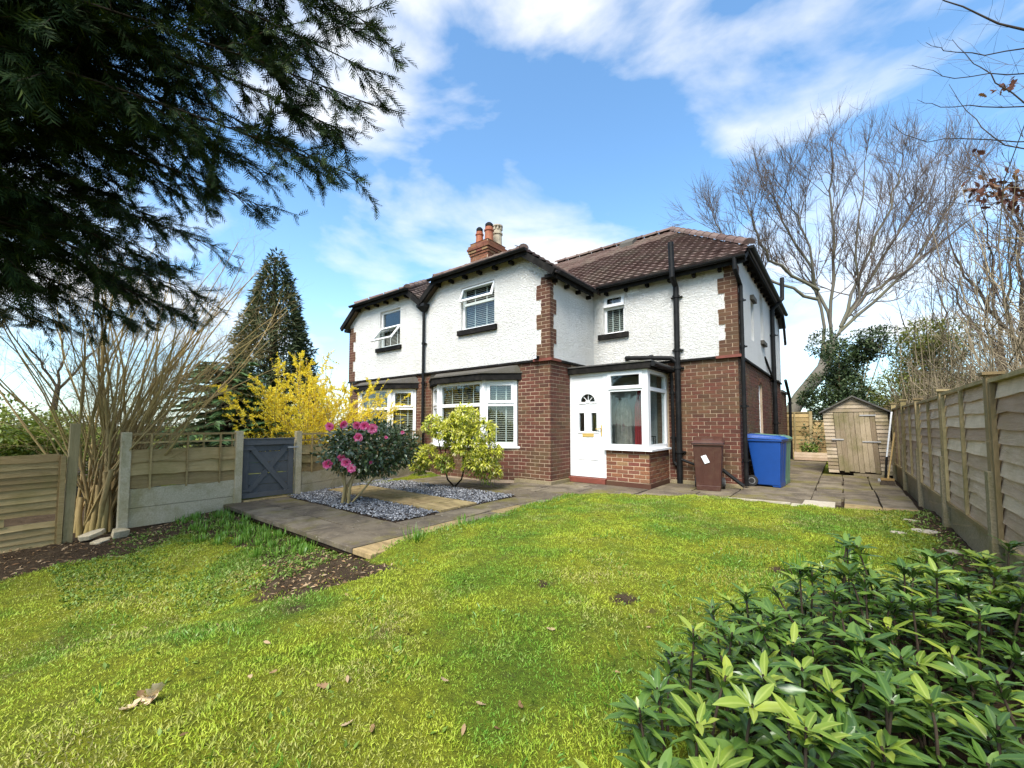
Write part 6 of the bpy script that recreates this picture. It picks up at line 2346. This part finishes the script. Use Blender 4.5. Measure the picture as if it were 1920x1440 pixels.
for e in ENDS:
    e = np.array(e)
    s0 = trunk0 + np.array([0.05, 0.1, 0.25 + e[2] + rng.uniform(0.1, 0.8)])
    mid = (s0 + e) / 2 + np.array([0, 0, 0.35]) + rng.normal(size=3) * 0.08
    t = np.linspace(0, 1, 12)[:, None]
    p = (1 - t) ** 2 * s0 + 2 * t * (1 - t) * mid + t ** 2 * e
    limbs.append((p, np.linspace(0.026, 0.004, 12)))
    ax = nrm(e - mid)
    for k in range(59):
        t_ = rng.uniform(0.22, 1.0) * 10.9
        i = int(t_)
        q = p[i] + (p[i + 1] - p[i]) * (t_ - i)
        d = nrm(nrm(p[i + 1] - p[i]) * 0.9 + rng.normal(size=3) * np.array([0.75, 0.75, 0.35]) + np.array([0.1, 0.1, -0.22]))
        L = rng.uniform(0.25, 0.75) * (1.15 - 0.55 * t_ / 11)
        b, _ = wander(q, d, L, 5, 0.12, -0.05)
        limbs.append((b[[0, 2, 5]], np.array([0.006, 0.004, 0.002])))
        m = int(9 + 25 * L)
        tt = rng.uniform(0.05, 0.999, m) * 5
        ii_ = np.minimum(tt.astype(int), 4)
        bq = b[ii_] + (b[ii_ + 1] - b[ii_]) * (tt - ii_)[:, None]
        dd = nrm(b[ii_ + 1] - b[ii_])
        spr_p.append(bq)
        spr_t.append(np.full(len(bq), t_ / 10.9))
        spr_d.append(dd + rng.normal(size=dd.shape) * 0.5 + np.array([0, 0, -0.18]))
V, F = tubes_np(limbs, 3)
np_mesh('limb', V, F, MAT['bark_dark'], ev)['kind'] = 'stuff'
# flat frond: a rib with leaflets on both sides
fv, ff = [], []
for k in range(4):
    y = 0.05 + k * 0.21
    l = (0.46, 0.5, 0.40, 0.26)[k] * 0.9
    for s_ in (-1, 1):
        b_ = len(fv)
        y2 = y + (0.06 if s_ > 0 else 0)
        fv += [(0, y2 - 0.04, 0), (0, y2 + 0.09, 0), (s_ * l, y2 + 0.10 + l * 0.75, -0.08 + 0.04 * k)]
        ff.append((b_, b_ + 1, b_ + 2))
b_ = len(fv)
fv += [(-0.012, 0, 0), (0.012, 0, 0), (0, 1.0, -0.06)]
ff.append((b_, b_ + 1, b_ + 2))
SP, SD = np.concatenate(spr_p), np.concatenate(spr_d)
ST = np.concatenate(spr_t)
SBIG = np.where(ST < 0.62, np.where(rng.random(len(SP)) < 0.75, 2.1, 1.2), 1.35)
V, F = scatter(np.array(fv), np.array(ff), SP, SD, np.tile([0, 0, 1.0], (len(SP), 1)) + rng.normal(size=SP.shape) * 0.5, np.stack([rng.uniform(0.042, 0.078, len(SP)) * SBIG, rng.uniform(0.055, 0.11, len(SP)) * SBIG, rng.uniform(0.1, 0.16, len(SP))], 1))
np_mesh('foliage', V, F, MAT['yew_leaf'], ev)['kind'] = 'stuff'

# ---- tall conifer behind, low fir, hedge on the left
tc = thing('conifer_tree', 'tall dark pointed conifer rising behind the yellow shrub', 'tree', (-16, 6.3, -0.1))
V, F = tubes_np([(np.array([(-16, 6.25, -0.1), (-16, 6.25, 4.0), (-16, 6.2, 7.3)]), np.array([0.2, 0.14, 0.02]))], 8)
np_mesh('trunk', V, F, MAT['bark_dark'], tc)
n = 38000
zz = 7.6 * (1 - np.sqrt(rng.random(n)))
a = rng.uniform(0, 2 * np.pi, n)
rad = 2.15 * np.clip(1 - zz / 7.6, 0, 1) ** 0.72 * (0.86 + 0.12 * np.sin(a * 5 + zz * 2.4) + 0.10 * np.sin(a * 9 - zz * 5)) * rng.uniform(0.72, 1.0, n)
pos = np.stack([-16 + rad * np.cos(a), 6.25 + rad * np.sin(a), zz], 1)
ow = np.stack([np.cos(a), np.sin(a), np.full(n, 0.5)], 1)
V, F = leaves_at(pos, ow, rng.uniform(0.12, 0.26, n), 0.55, 0.35, (QV * np.array([0.8, 1, 1]), QF), 0.4)
np_mesh('crown', V, F, MAT['conifer_leaf'], tc)['kind'] = 'stuff'

fir = thing('fir_tree', 'low dark green fir with layered boughs behind the grey gate', 'tree', (-9.9, 3.0, -0.1))
bo = []
pos, al = [], []
V, F = tubes_np([(np.array([(-9.9, 3.0, -0.1), (-9.9, 3.0, 2.3)]), np.array([0.09, 0.02]))], 8)
np_mesh('trunk', V, F, MAT['bark_dark'], fir)
for k in range(170):
    z = rng.uniform(0.35, 2.55)
    L = 1.9 * (1 - z / 2.95) + 0.15
    a = rng.uniform(0, 2 * np.pi)
    d = np.array([math.cos(a), math.sin(a), -0.08])
    p, _ = wander(np.array([-9.9, 3.0, z]), d, L * rng.uniform(0.75, 1.1), 6, 0.06, -0.015)
    bo.append((p, np.linspace(0.012, 0.003, 7)))
    for _ in range(int(60 * L)):
        t_ = rng.uniform(0.15, 1) * 5.99
        i = int(t_)
        q = p[i] + (p[i + 1] - p[i]) * (t_ - i)
        ax = nrm(p[i + 1] - p[i])
        sd = nrm(np.cross(ax, [0, 0, 1])) * rng.choice([-1, 1])
        pos.append(q)
        al.append(ax * 0.6 + sd * rng.uniform(0.4, 1.0) + np.array([0, 0, -0.12]))
V, F = tubes_np(bo, 4)
np_mesh('bough', V, F, MAT['bark_dark'], fir)['kind'] = 'stuff'
pos, al = np.array(pos), np.array(al)
V, F = scatter(QV * np.array([0.9, 1, 1]), QF, pos, al, np.tile([0, 0, 1.0], (len(pos), 1)) + rng.normal(size=pos.shape) * 0.25, rng.uniform(0.14, 0.27, len(pos)))
np_mesh('foliage', V, F, MAT['fir_leaf'], fir)['kind'] = 'stuff'


def leafy_mass(name, label, cat, centres, radii, per, size, mat, base, stem=True, shell=0.5, tm=None, group=None, barkmat='bark_tan'):
    t = thing(name, label, cat, base, group)
    if stem:
        st = []
        for c in centres:
            b0 = np.array(base) + np.array([rng.normal() * 0.12, rng.normal() * 0.12, 0])
            m = (b0 + np.array(c)) / 2 + rng.normal(size=3) * 0.06
            p = np.array([b0, m, np.array(c)])
            st.append((p, np.array([0.03, 0.02, 0.008])))
            twigs(st, p, 0.018, 6, float(np.mean(radii)) * 1.6, 0.15, 0.05, 0.8, 0.4)
        V, F = tubes_np(st, 4)
        np_mesh('stem', V, F, MAT[barkmat], t)
    P, D = clumped(centres, radii, per, shell)
    V, F = leaves_at(P, D, rng.uniform(size[0], size[1], len(P)), 0.8, 0.1, tm or (QV * np.array([1.5, 1, 1]), QF))
    np_mesh('foliage', V, F, MAT[mat], t)['kind'] = 'stuff'
    return t


for k, (yy, xx, hh, gname) in enumerate(((-1.6, -10.9, 1.85, 'bright green clipped shrub at the end of the hedge row'), (-0.35, -11.2, 1.68, 'bright green shrub in the hedge row beyond the broken panel'), (0.75, -11.6, 1.50, 'darker green shrub in the hedge row beside the coppiced stems'))):
    cen = [(xx + rng.normal() * 0.35, yy + rng.uniform(-0.75, 0.75), hh - 0.42 - rng.uniform(0, 1.1)) for _ in range(20)]
    leafy_mass('hedge_shrub', gname, 'shrub', cen, [0.42] * 20, 520, (0.05, 0.09), 'hedge_leaf', (xx, yy, -0.25), group='hedge beyond the left fence')
cen = [(-13.2 + rng.normal() * 0.4, 2.2 + 0.55 * k + rng.uniform(-0.2, 0.2), 0.75 + rng.uniform(-0.4, 0.25)) for k in range(8)]
leafy_mass('hedge_shrub', 'dark green hedge shrub far behind the gate', 'shrub', cen, [0.6] * 8, 520, (0.07, 0.12), 'ivy_leaf', (-13.2, 4.0, -0.2), group='hedge beyond the left fence')


# ---- bare trees
def grow(out, p0, d, L, r, depth, up=0.05, jit=0.10, kids=4, spread=0.55, ratio=0.66, stop=None):
    nseg = 6 if depth > 1 else 4
    p, dl = wander(p0, d, L, nseg, jit, up)
    out.append((p, np.linspace(r, r * (0.5 if depth > 0 else 0.3), nseg + 1)))
    if depth == 0:
        return
    for k in range(kids):
        t = rng.uniform(0.35, 1.0) * nseg
        i = min(int(t), nseg - 1)
        q = p[i] + (p[i + 1] - p[i]) * (t - i)
        dd = nrm(nrm(p[i + 1] - p[i]) + rng.normal(size=3) * spread)
        grow(out, q, dd, L * ratio * rng.uniform(0.7, 1.15), max(r * 0.5, 0.006), depth - 1, up, jit, kids, spread, ratio)
    grow(out, p[-1], dl, L * ratio, r * 0.5, depth - 1, up, jit, kids, spread, ratio)


def bare_tree(label, pts_trunk, r_trunk, limbs_, mat, group, fine_kids=4, depth=3, rlimb=0.09, name='bare_tree', seg=1.0, zcap=99.0, nsub=11):
    t = thing(name, label, 'tree', tuple(pts_trunk[0]), group)
    V, F = tubes_np([(np.array(pts_trunk), np.array(r_trunk))], 10)
    np_mesh('trunk', V, F, MAT[mat], t, smooth=True)
    big, out = [], []
    for l in limbs_:
        p = np.array(l, float)
        p[:, 2] = np.where(p[:, 2] > zcap, zcap + (p[:, 2] - zcap) * 0.80, p[:, 2])
        tt = np.linspace(0, len(p) - 1, 4 * (len(p) - 1) + 1)
        q = np.stack([np.interp(tt, np.arange(len(p)), p[:, k]) for k in range(3)], 1)
        q[1:-1] += rng.normal(size=q[1:-1].shape) * 0.06 * seg
        rr = np.linspace(rlimb, 0.022 * seg, len(q))
        big.append((q, rr))
        L = np.linalg.norm(p[-1] - p[0])
        for k in range(nsub):
            u = rng.uniform(0.15, 1.0) * (len(q) - 1.001)
            i = int(u)
            s_ = q[i] + (q[i + 1] - q[i]) * (u - i)
            d = nrm(nrm(q[i + 1] - q[i]) + rng.normal(size=3) * 0.5 + [0, 0, 0.1])
            grow(out, s_, d, L * rng.uniform(0.16, 0.30), rr[i] * 0.45, depth - 1, 0.10, 0.09, fine_kids, 0.45, 0.68)
        grow(out, q[-1], nrm(q[-1] - q[-3]), L * 0.22, 0.02 * seg, depth - 1, 0.05, 0.1, fine_kids, 0.5, 0.68)
    V, F = tubes_np(big, 7)
    np_mesh('limb', V, F, MAT[mat], t, smooth=True)
    V, F = tubes_np(out, 3)
    np_mesh('twigs', V, F, MAT['twig_purple' if mat != 'bark_tan' else mat], t)['kind'] = 'stuff'
    return t


fork = (-0.19, 21.36, 4.58)
bare_tree('large bare tree with a leaning trunk and wide grey crown behind the house', [(-2.4, 20.0, -0.1), (-1.86, 20.28, 1.08), (-1.3, 20.64, 2.29), (-0.49, 21.2, 3.49), fork], [0.30, 0.28, 0.26, 0.25, 0.21],
          [[(-0.49, 21.2, 3.4), (-0.53, 20.9, 7.21), (-0.94, 20.36, 10.0), (-1.3, 19.94, 11.6)],
           [fork, (-0.04, 21.16, 8.6), (-0.11, 20.9, 11.4), (0.03, 20.9, 12.9)],
           [fork, (0.72, 21.96, 6.6), (0.66, 21.7, 9.4), (1.05, 21.73, 12.6)],
           [(0.2, 21.6, 5.4), (1.34, 22.95, 8.29), (2.37, 24.22, 11.04), (3.45, 25.03, 13.2)],
           [(0.1, 21.5, 5.0), (2.4, 23.8, 8.29), (3.4, 24.8, 10.6), (4.3, 25.7, 12.8)],
           [(-0.53, 20.9, 7.1), (-2.09, 19.52, 8.6), (-2.5, 19.0, 10.2), (-2.68, 18.85, 11.2)],
           [(-0.6, 20.8, 6.6), (-2.2, 19.6, 7.6), (-3.3, 18.6, 9.4), (-3.73, 18.06, 10.4)],
           [(-0.2, 21.3, 5.2), (-0.7, 21.0, 8.4), (-1.7, 20.4, 11.0), (-2.0, 20.2, 12.4)],
           [(0.1, 21.5, 5.2), (0.9, 22.2, 8.6), (1.9, 22.8, 11.4), (2.2, 23.0, 13.2)],
           [(0.3, 21.7, 5.8), (1.9, 23.2, 7.8), (3.3, 24.4, 9.4), (4.9, 25.6, 11.4)]],
          'bark_grey', None, 6, 3, 0.066, zcap=5.0, nsub=15)
bare_tree('slender bare tree close behind the house roof', [(-3.6, 22.5, -0.1), (-3.5, 22.4, 3.5), (-3.4, 22.3, 6.0)], [0.13, 0.11, 0.08],
          [[(-3.4, 22.3, 5.8), (-3.6, 22.0, 8.4), (-4.2, 21.8, 10.6)], [(-3.45, 22.3, 5.0), (-4.6, 22.0, 7.6), (-5.6, 21.8, 9.8)], [(-3.4, 22.3, 6.0), (-2.9, 22.2, 8.4), (-2.6, 22.2, 10.4)]],
          'bark_grey', 'bare trees behind the garden', 5, 3, 0.06, zcap=5.0)
for k, (x, y, h, lab) in enumerate(((2.8, 20.5, 6.5, 'thin bare tree rising from the thicket beyond the shed'), (3.3, 16.0, 6.6, 'thin bare tree rising from the thicket midway along the fence'), (2.9, 12.5, 6.2, 'thin bare tree rising from the thicket before the shed'), (3.1, 9.6, 5.6, 'thin bare tree rising from the thicket next to the brown oak leaves'), (4.6, 13.4, 7.2, 'taller thin bare tree deep in the thicket'))):
    bare_tree(lab, [(x, y, -0.1), (x + 0.05, y, h * 0.25), (x - 0.05, y + 0.05, h * 0.5)], [0.07, 0.06, 0.05],
              [[(x - 0.05, y + 0.05, h * 0.5), (x + rng.normal() * 0.2, y + rng.normal() * 0.2, h * 0.78), (x + rng.normal() * 0.3, y + rng.normal() * 0.3, h)],
               [(x, y, h * 0.38), (x - 0.7, y - 0.2, h * 0.62), (x - 1.0, y - 0.1, h * 0.82)], [(x, y, h * 0.33), (x + 0.7, y + 0.3, h * 0.58), (x + 0.9, y + 0.5, h * 0.8)], [(x, y, h * 0.3), (x - 0.4, y - 0.8, h * 0.55), (x - 0.3, y - 1.1, h * 0.75)]],
              'bark_dark', 'bare trees behind the garden', 3, 3, 0.035, seg=0.5)
bare_tree('distant small bare tree beyond the hedge shrubs', [(-32, 2.0, -0.2), (-32, 2.0, 2.0), (-32, 2.1, 3.2)], [0.16, 0.13, 0.1],
          [[(-32, 2.1, 3.0), (-32.2, 2.9, 4.4), (-32, 3.5, 5.4)], [(-32, 2.1, 3.0), (-32.2, 1.4, 4.5), (-32, 0.8, 5.4)], [(-32, 2.1, 3.0), (-32.2, 2.2, 4.8), (-32, 2.0, 6.0)]], 'bark_dark', 'bare trees behind the garden', 4, 2, 0.07)

# ---- thicket behind the right fence
tw = []
for k in range(4300):
    y = 2.5 + 18.5 * rng.random() ** 1.3
    x = rng.uniform(1.15, 4.2)
    b0 = np.array([x, y, rng.uniform(0.2, 1.7)])
    d = np.array([rng.normal(-0.1, 0.7), rng.normal(0, 0.7), rng.uniform(0.25, 1.1)])
    p, _ = wander(b0, d, rng.uniform(1.2, 3.0), 5, 0.36, -0.06)
    p[:, 0] = np.maximum(p[:, 0], 1.0)
    r = rng.uniform(0.003, 0.009)
    tw.append((p, np.linspace(r, r * 0.35, 6)))
    if k % 3 == 0:
        twigs(tw, p, r, 3, 0.5, 0.2, -0.03, 0.8, 0.2)
V, F = tubes_np(tw, 3)
o = np_mesh('bramble_thicket', V, F, MAT['twig_pale'])
tag(o, 'tangled pale bare brambles massed behind the grey fence', 'thicket', None, 'stuff')
tw = []
for k in range(390):
    y = rng.uniform(3, 21)
    x = rng.uniform(1.6, 5.5)
    p, _ = wander(np.array([x, y, rng.uniform(0.3, 1.5)]), (rng.normal(0, 0.35), rng.normal(0, 0.35), 1), rng.uniform(1.6, 3.4), 6, 0.12, 0.0)
    r = rng.uniform(0.005, 0.013)
    tw.append((p, np.linspace(r, r * 0.3, 7)))
    s1 = twigs(tw, p, r, 6, 0.75, 0.16, 0.03, 0.75, 0.25)
    for b_, r_ in s1[:3]:
        twigs(tw, b_, r_, 3, 0.35, 0.2, 0.0, 0.8, 0.2)
V, F = tubes_np(tw, 3)
o = np_mesh('hawthorn_thicket', V, F, MAT['twig_purple'])
tag(o, 'dark bare upright hawthorn stems massed above the brambles', 'thicket', None, 'stuff')
cen = [(0.25 + rng.normal() * 0.55, 18.6 + rng.normal() * 0.4, 2.4 + rng.uniform(-1.6, 1.9)) for _ in range(34)]
leafy_mass('holly_bush', 'dark green ivy-clad bush behind the shed', 'shrub', cen, list(rng.uniform(0.3, 0.7, 34)), 700, (0.07, 0.13), 'ivy_leaf', (0.2, 18.8, -0.1), shell=0.4)
cen = [(1.75 + rng.normal() * 0.3, 15.2 + rng.normal() * 0.5, 1.9 + rng.uniform(-1.0, 1.6)) for _ in range(24)]
leafy_mass('privet_bush', 'yellow-green bush behind the fence, beside the shed', 'shrub', cen, [0.48] * 24, 800, (0.05, 0.09), 'privet_leaf', (1.75, 15.2, -0.1), shell=0.4)
cen = [(2.2 + rng.uniform(-0.5, 0.9), 6.0 + 0.75 * k, 1.0 + rng.uniform(-0.3, 0.9)) for k in range(12)]
leafy_mass('privet_bush', 'sparse olive-green bush inside the brambles', 'shrub', cen, [0.5] * 12, 90, (0.05, 0.09), 'privet_leaf', (2.3, 10, -0.1), shell=0.3)
cen = [(-0.85 + rng.uniform(-0.2, 0.2), 16.6, 0.38 + rng.uniform(-0.06, 0.08)) for _ in range(6)]
leafy_mass('planter_plant', 'small bushy plant growing in the timber trough', 'plant', cen, [0.12] * 6, 60, (0.06, 0.1), 'weed_leaf', (-0.85, 16.6, 0.22))

# ---- oak boughs reaching in from the right, with last year's leaves
oak = thing('oak_tree', 'bare oak boughs with a few withered brown leaves reaching over the fence', 'tree', (4.6, 6.6, -0.1))
V, F = tubes_np([(np.array([(4.6, 6.6, -0.1), (4.5, 6.6, 2.5), (4.4, 6.6, 5.0), (4.5, 6.7, 8.0)]), np.array([0.28, 0.24, 0.19, 0.08]))], 10)
np_mesh('trunk', V, F, MAT['bark_dark'], oak, smooth=True)
OB = [[(1.5, 5.56, 4.49), (1.25, 5.59, 4.83), (0.94, 5.57, 5.25), (0.66, 5.46, 5.57)], [(1.75, 6.5, 4.97), (1.31, 6.27, 5.01), (0.99, 6.14, 5.12), (0.84, 6.01, 5.21)], [(1.64, 6.21, 4.15), (1.36, 6.21, 4.62), (1.18, 6.17, 4.91), (1.06, 6.18, 5.24)], [(1.91, 7.13, 5.04), (1.43, 6.87, 5.12), (1.07, 6.71, 5.2), (0.78, 6.47, 5.32)], [(1.81, 6.83, 4.52), (1.31, 6.55, 4.59), (0.97, 6.4, 4.68), (0.78, 6.25, 4.76)], [(1.88, 7.16, 4.32), (1.19, 6.85, 4.45), (0.78, 6.78, 4.6), (0.59, 6.61, 4.78)], [(1.75, 6.7, 3.98), (1.39, 6.64, 4.27), (1.24, 6.75, 4.7), (1.11, 6.75, 5.1)], [(1.79, 6.86, 3.79), (1.55, 6.81, 3.8), (1.35, 6.78, 3.8), (1.21, 6.67, 3.68)], [(1.78, 6.87, 3.57), (1.49, 6.89, 3.62), (1.26, 6.96, 3.69), (0.81, 6.85, 3.83)]]
br_ = []
for i, l in enumerate(OB):
    p = np.array([(4.42, 6.6, 2.6 + 0.42 * i if i < 5 else 2.4 + 0.2 * i), (2.9, (l[0][1] + 6.6) / 2, l[0][2] + 0.1)] + l)
    tt = np.linspace(0, len(p) - 1, 16)
    q = np.stack([np.interp(tt, np.arange(len(p)), p[:, k]) for k in range(3)], 1)
    q[1:-1] += rng.normal(size=q[1:-1].shape) * 0.012
    br_.append((q, np.interp(np.linspace(0, 1, 16), [0, 0.3, 1], [0.03, 0.008 if i else 0.013, 0.002])))
    twigs(br_, q[6:], 0.004, 9, 0.35, 0.12, 0.05, 0.7, 0.1)
V, F = tubes_np(br_, 5)
np_mesh('bough', V, F, MAT['bark_dark'], oak)['kind'] = 'stuff'
ov = [(0, 0)]
outline = [(0.05, 0.05), (0.13, 0.16), (0.07, 0.24), (0.21, 0.38), (0.12, 0.46), (0.27, 0.62), (0.15, 0.70), (0.20, 0.84), (0.06, 0.93), (0, 1.0)]
poly = [(x, y) for x, y in outline] + [(-x, y) for x, y in reversed(outline[:-1])]
ofv = np.array([(0, 0.0, 0)] + [(x, y, 0.35 * abs(x) - 0.18 * math.sin(y * 2.6)) for x, y in poly] + [(0, 0.5, -0.16)])
c_ = len(ofv) - 1
off_ = np.array([(c_, i, i + 1) for i in range(1, len(poly))] + [(c_, len(poly), 0), (c_, 0, 1)])
lp = [(1.40, 6.24, 4.62, 6), (1.35, 6.21, 4.55, 5), (1.47, 6.62, 3.74, 16), (1.37, 6.66, 3.76, 12), (1.30, 6.74, 3.70, 10), (1.53, 6.68, 3.60, 18), (1.26, 6.7, 3.80, 8), (1.49, 6.65, 3.52, 12), (1.2, 6.8, 4.43, 1), (1.24, 6.74, 4.2, 2)]
for x, y, z, m in lp:
    for _ in range(m):
        c = np.array([[x, y, z]]) + rng.normal(size=(1, 3)) * np.array([0.06, 0.06, 0.045])
        d = rng.normal(size=(1, 3)) + np.array([[-0.2, 0, -0.5]])
        V, F = scatter(ofv, off_, c, d, rvec(1), rng.uniform(0.07, 0.12, 1))
        np_mesh('leaf', V, F, MAT['oak_brown'], oak)

# ---- rhododendron in the right foreground
rh = thing('laurel_shrub', 'glossy large-leaved green shrub with lime shoot tips in front of the fence', 'shrub', (0.1, 2.2, 0))
RP = [(-0.50, 0.70), (-0.57, 1.1), (-0.56, 1.45), (-0.52, 1.88), (-0.42, 2.4), (0.10, 3.25), (0.42, 3.72), (0.68, 3.75), (0.74, 3.0), (0.74, 0.75)]


def inside(x, y, poly):
    c = False
    j = len(poly) - 1
    for i in range(len(poly)):
        xi, yi = poly[i]
        xj, yj = poly[j]
        if (yi > y) != (yj > y) and x < (xj - xi) * (y - yi) / (yj - yi) + xi:
            c = not c
        j = i
    return c


stems_ = []
spots = []
tries = 0
while len(spots) < 270 and tries < 20000:
    tries += 1
    x, y = rng.uniform(-0.62, 0.75), rng.uniform(0.72, 3.8)
    if inside(x, y, RP) and all((x - a) ** 2 + (y - b) ** 2 > 0.062 ** 2 for a, b in spots):
        spots.append((x, y))
leaves = []          # (pos, along, normal, size, tip?)
for x, y in spots:
    edge = min(1.0, 0.45 + min(abs(x - px_) + abs(y - py_) for px_, py_ in RP[:7]) * 1.1)
    h = (rng.uniform(0.20, 0.36) + (0.13 if rng.random() < 0.22 else 0.0) + 0.06 * (y > 2.2)) * edge + 0.05
    z0 = float(gz(x, y))
    p, dl = wander(np.array([x, y, z0 - 0.02]), (rng.normal() * 0.22, rng.normal() * 0.22, 1), h, 6, 0.07, 0.08)
    stems_.append((p, np.linspace(0.006, 0.0035, 7)))
    tip = p[-1]
    lime = rng.random() < 0.30
    kk = rng.integers(10, 15)
    for j in range(kk):
        a = 2.4 * j + rng.uniform(-0.3, 0.3)
        up = 1.75 - 1.5 * j / kk + rng.uniform(-0.15, 0.15)
        o_ = np.array([math.cos(a), math.sin(a), 0])
        d = o_ * 1.0 + dl * up
        leaves.append((tip - dl * 0.012 * (kk - j) * 0.35, d, dl + o_ * -0.35, rng.uniform(0.055, 0.105) * (0.75 if up > 1.0 else 1.0), lime and j > kk * 0.45 or (rng.random() < 0.08)))
    for j in range(15):
        t = rng.uniform(0.30, 0.93) * 6
        i = min(int(t), 5)
        q = p[i] + (p[i + 1] - p[i]) * (t - i)
        a = 2.4 * j + rng.uniform(-0.4, 0.4)
        o_ = np.array([math.cos(a), math.sin(a), rng.uniform(-0.05, 0.75)])
        leaves.append((q, o_, np.array([0, 0, 1.0]) + rng.normal(size=3) * 0.25, rng.uniform(0.05, 0.115), False))
V, F = tubes_np(stems_, 6)
np_mesh('stem', V, F, MAT['bark_dark'], rh)['kind'] = 'stuff'
RLV, RLF = leaf_tmpl(5, 0.35, 0.22, 0.27, 0.55)
RLV[:, 2] += 0.018 * np.sin(RLV[:, 1] * 19) * (np.abs(RLV[:, 0]) > 0.01)
RIB = np.where(np.abs(RLV[:, 0]) < 1e-6, 1.0, 0.0)
leaves.sort(key=lambda l: float(np.linalg.norm(np.array(l[0]) - np.array([0, 0, 1.15]))) - (0.5 if l[4] else 0))
lme = {}
for lim in (False, True):
    me = bpy.data.meshes.new('leaf')
    me.from_pydata([tuple(v) for v in RLV], [], [tuple(int(i) for i in f) for f in RLF])
    me.materials.append(MAT['rhodo_tip' if lim else 'rhodo_leaf'])
    me.shade_smooth()
    ca_ = me.color_attributes.new('tone', 'FLOAT_COLOR', 'POINT')
    ca_.data.foreach_set('color', np.repeat(RIB, 4).astype(np.float32))
    lme[lim] = me
for ps, d, nm_, sz, lim in leaves[:300]:
    y_ = Vector(nrm(np.array(d)))
    x_ = y_.cross(Vector(nm_)).normalized()
    z_ = x_.cross(y_)
    M4 = Matrix.Translation(Vector(ps)) @ Matrix((x_, y_, z_)).transposed().to_4x4() @ Matrix.Diagonal((sz * rng.uniform(0.85, 1.15), sz, sz * rng.uniform(0.5, 1.6), 1))
    link(bpy.data.objects.new('leaf', lme[bool(lim)]), rh, M4)
for lim in (False, True):
    ls = [l for l in leaves[300:] if bool(l[4]) == lim]
    sz = np.array([l[3] for l in ls])
    V, F = scatter(RLV, RLF, [l[0] for l in ls], [l[1] for l in ls], [l[2] for l in ls], np.stack([sz * rng.uniform(0.85, 1.15, len(ls)), sz, sz * rng.uniform(0.4, 1.7, len(ls))], 1))
    o = np_mesh('foliage' if not lim else 'shoot_tips', V, F, MAT['rhodo_tip' if lim else 'rhodo_leaf'], rh, smooth=True, colattr=np.tile(np.repeat(RIB, 3).reshape(-1, 3), (len(ls), 1)))
    o['kind'] = 'stuff'

# ---- fallen leaves and stones
for i, (x, y) in enumerate([(-0.86, 2.31), (-1.31, 1.95), (-1.39, 1.3), (-1.75, 1.03), (-1.48, 0.9), (-1.39, 0.92), (-1.16, 1.17), (-1.04, 1.24), (-1.16, 1.29), (-0.86, 1.82), (-2.04, 0.82), (-2.08, 0.75), (-1.87, 0.46), (-3.92, 0.56), (-3.69, 0.69), (-2.39, 0.93), (-1.79, 0.91), (-1.09, 1.42), (-2.6, 1.5), (-3.0, 0.9), (-1.9, 3.2), (-0.9, 4.2), (-2.3, 4.6)]):
    d = rvec(1)
    d[:, 2] *= 0.2
    V, F = scatter(ofv if i % 3 else LV, off_ if i % 3 else LF, np.array([[x, y, float(gz(x, y)) + 0.018]]), d, np.array([[0, 0, 1.0]]) + rng.normal(size=(1, 3)) * 0.4, rng.uniform(0.03, 0.055, 1))
    tag(np_mesh('fallen_leaf', V, F, MAT['dead_leaf']), 'single small withered leaf lying in the grass', 'leaf', 'withered leaves on the lawn')
dl_ = thing('dead_leaf_cluster', 'large curled pale oak leaf cluster lying on the lawn', 'leaf', (-2.28, 0.43, -0.1))
dz = float(gz(-2.28, 0.43)) + 0.02
for d, nv, s_, m in (((0.5, 0.55, 0.75), (-0.6, 0.3, 0.7), 0.15, 'dead_leaf_pale'), ((0.9, 0.25, 0.4), (-0.2, -0.6, 0.7), 0.13, 'dead_leaf_pale'), ((0.45, -0.7, 0.25), (-0.3, 0.3, 1), 0.12, 'dead_leaf_pale'), ((-0.8, 0.2, 0.25), (0.2, 0.3, 1), 0.08, 'dead_leaf'), ((0.7, 0.1, 0.1), (0.2, -0.3, 1), 0.10, 'dead_leaf')):
    V, F = scatter(ofv * np.array([1.25, 1, 2.2]), off_, np.array([[-2.28, 0.43, dz]]), np.array([d]), np.array([nv]), np.array([s_ * 0.7]))
    np_mesh('leaf', V, F, MAT[m], dl_)
for x, y, sx, sy, lab in ((0.66, 6.24, 0.13, 0.10, 'largest pale flat stone in the bed by the fence'), (0.60, 6.85, 0.09, 0.04, 'narrow pale stone in the bed by the fence'), (0.42, 5.95, 0.07, 0.05, 'small pale stone at the lawn edge by the fence'), (0.74, 5.4, 0.06, 0.05, 'small pale stone close below a fence post')):
    k = 9
    pts = []
    z = float(gz(x, y))
    for j in range(k):
        a = 2 * math.pi * j / k
        f_ = rnd.uniform(0.75, 1.1)
        pts.append((x + sx * f_ * math.cos(a), y + sy * f_ * math.sin(a), z - 0.02))
    mb = MB().prism(list(reversed(pts)), (0.006, 0.004, 0.034))
    tag(mb.build('stone', MAT['slab_pale'], None, bevel=0.008), lab, 'stone', 'pale stones by the fence')
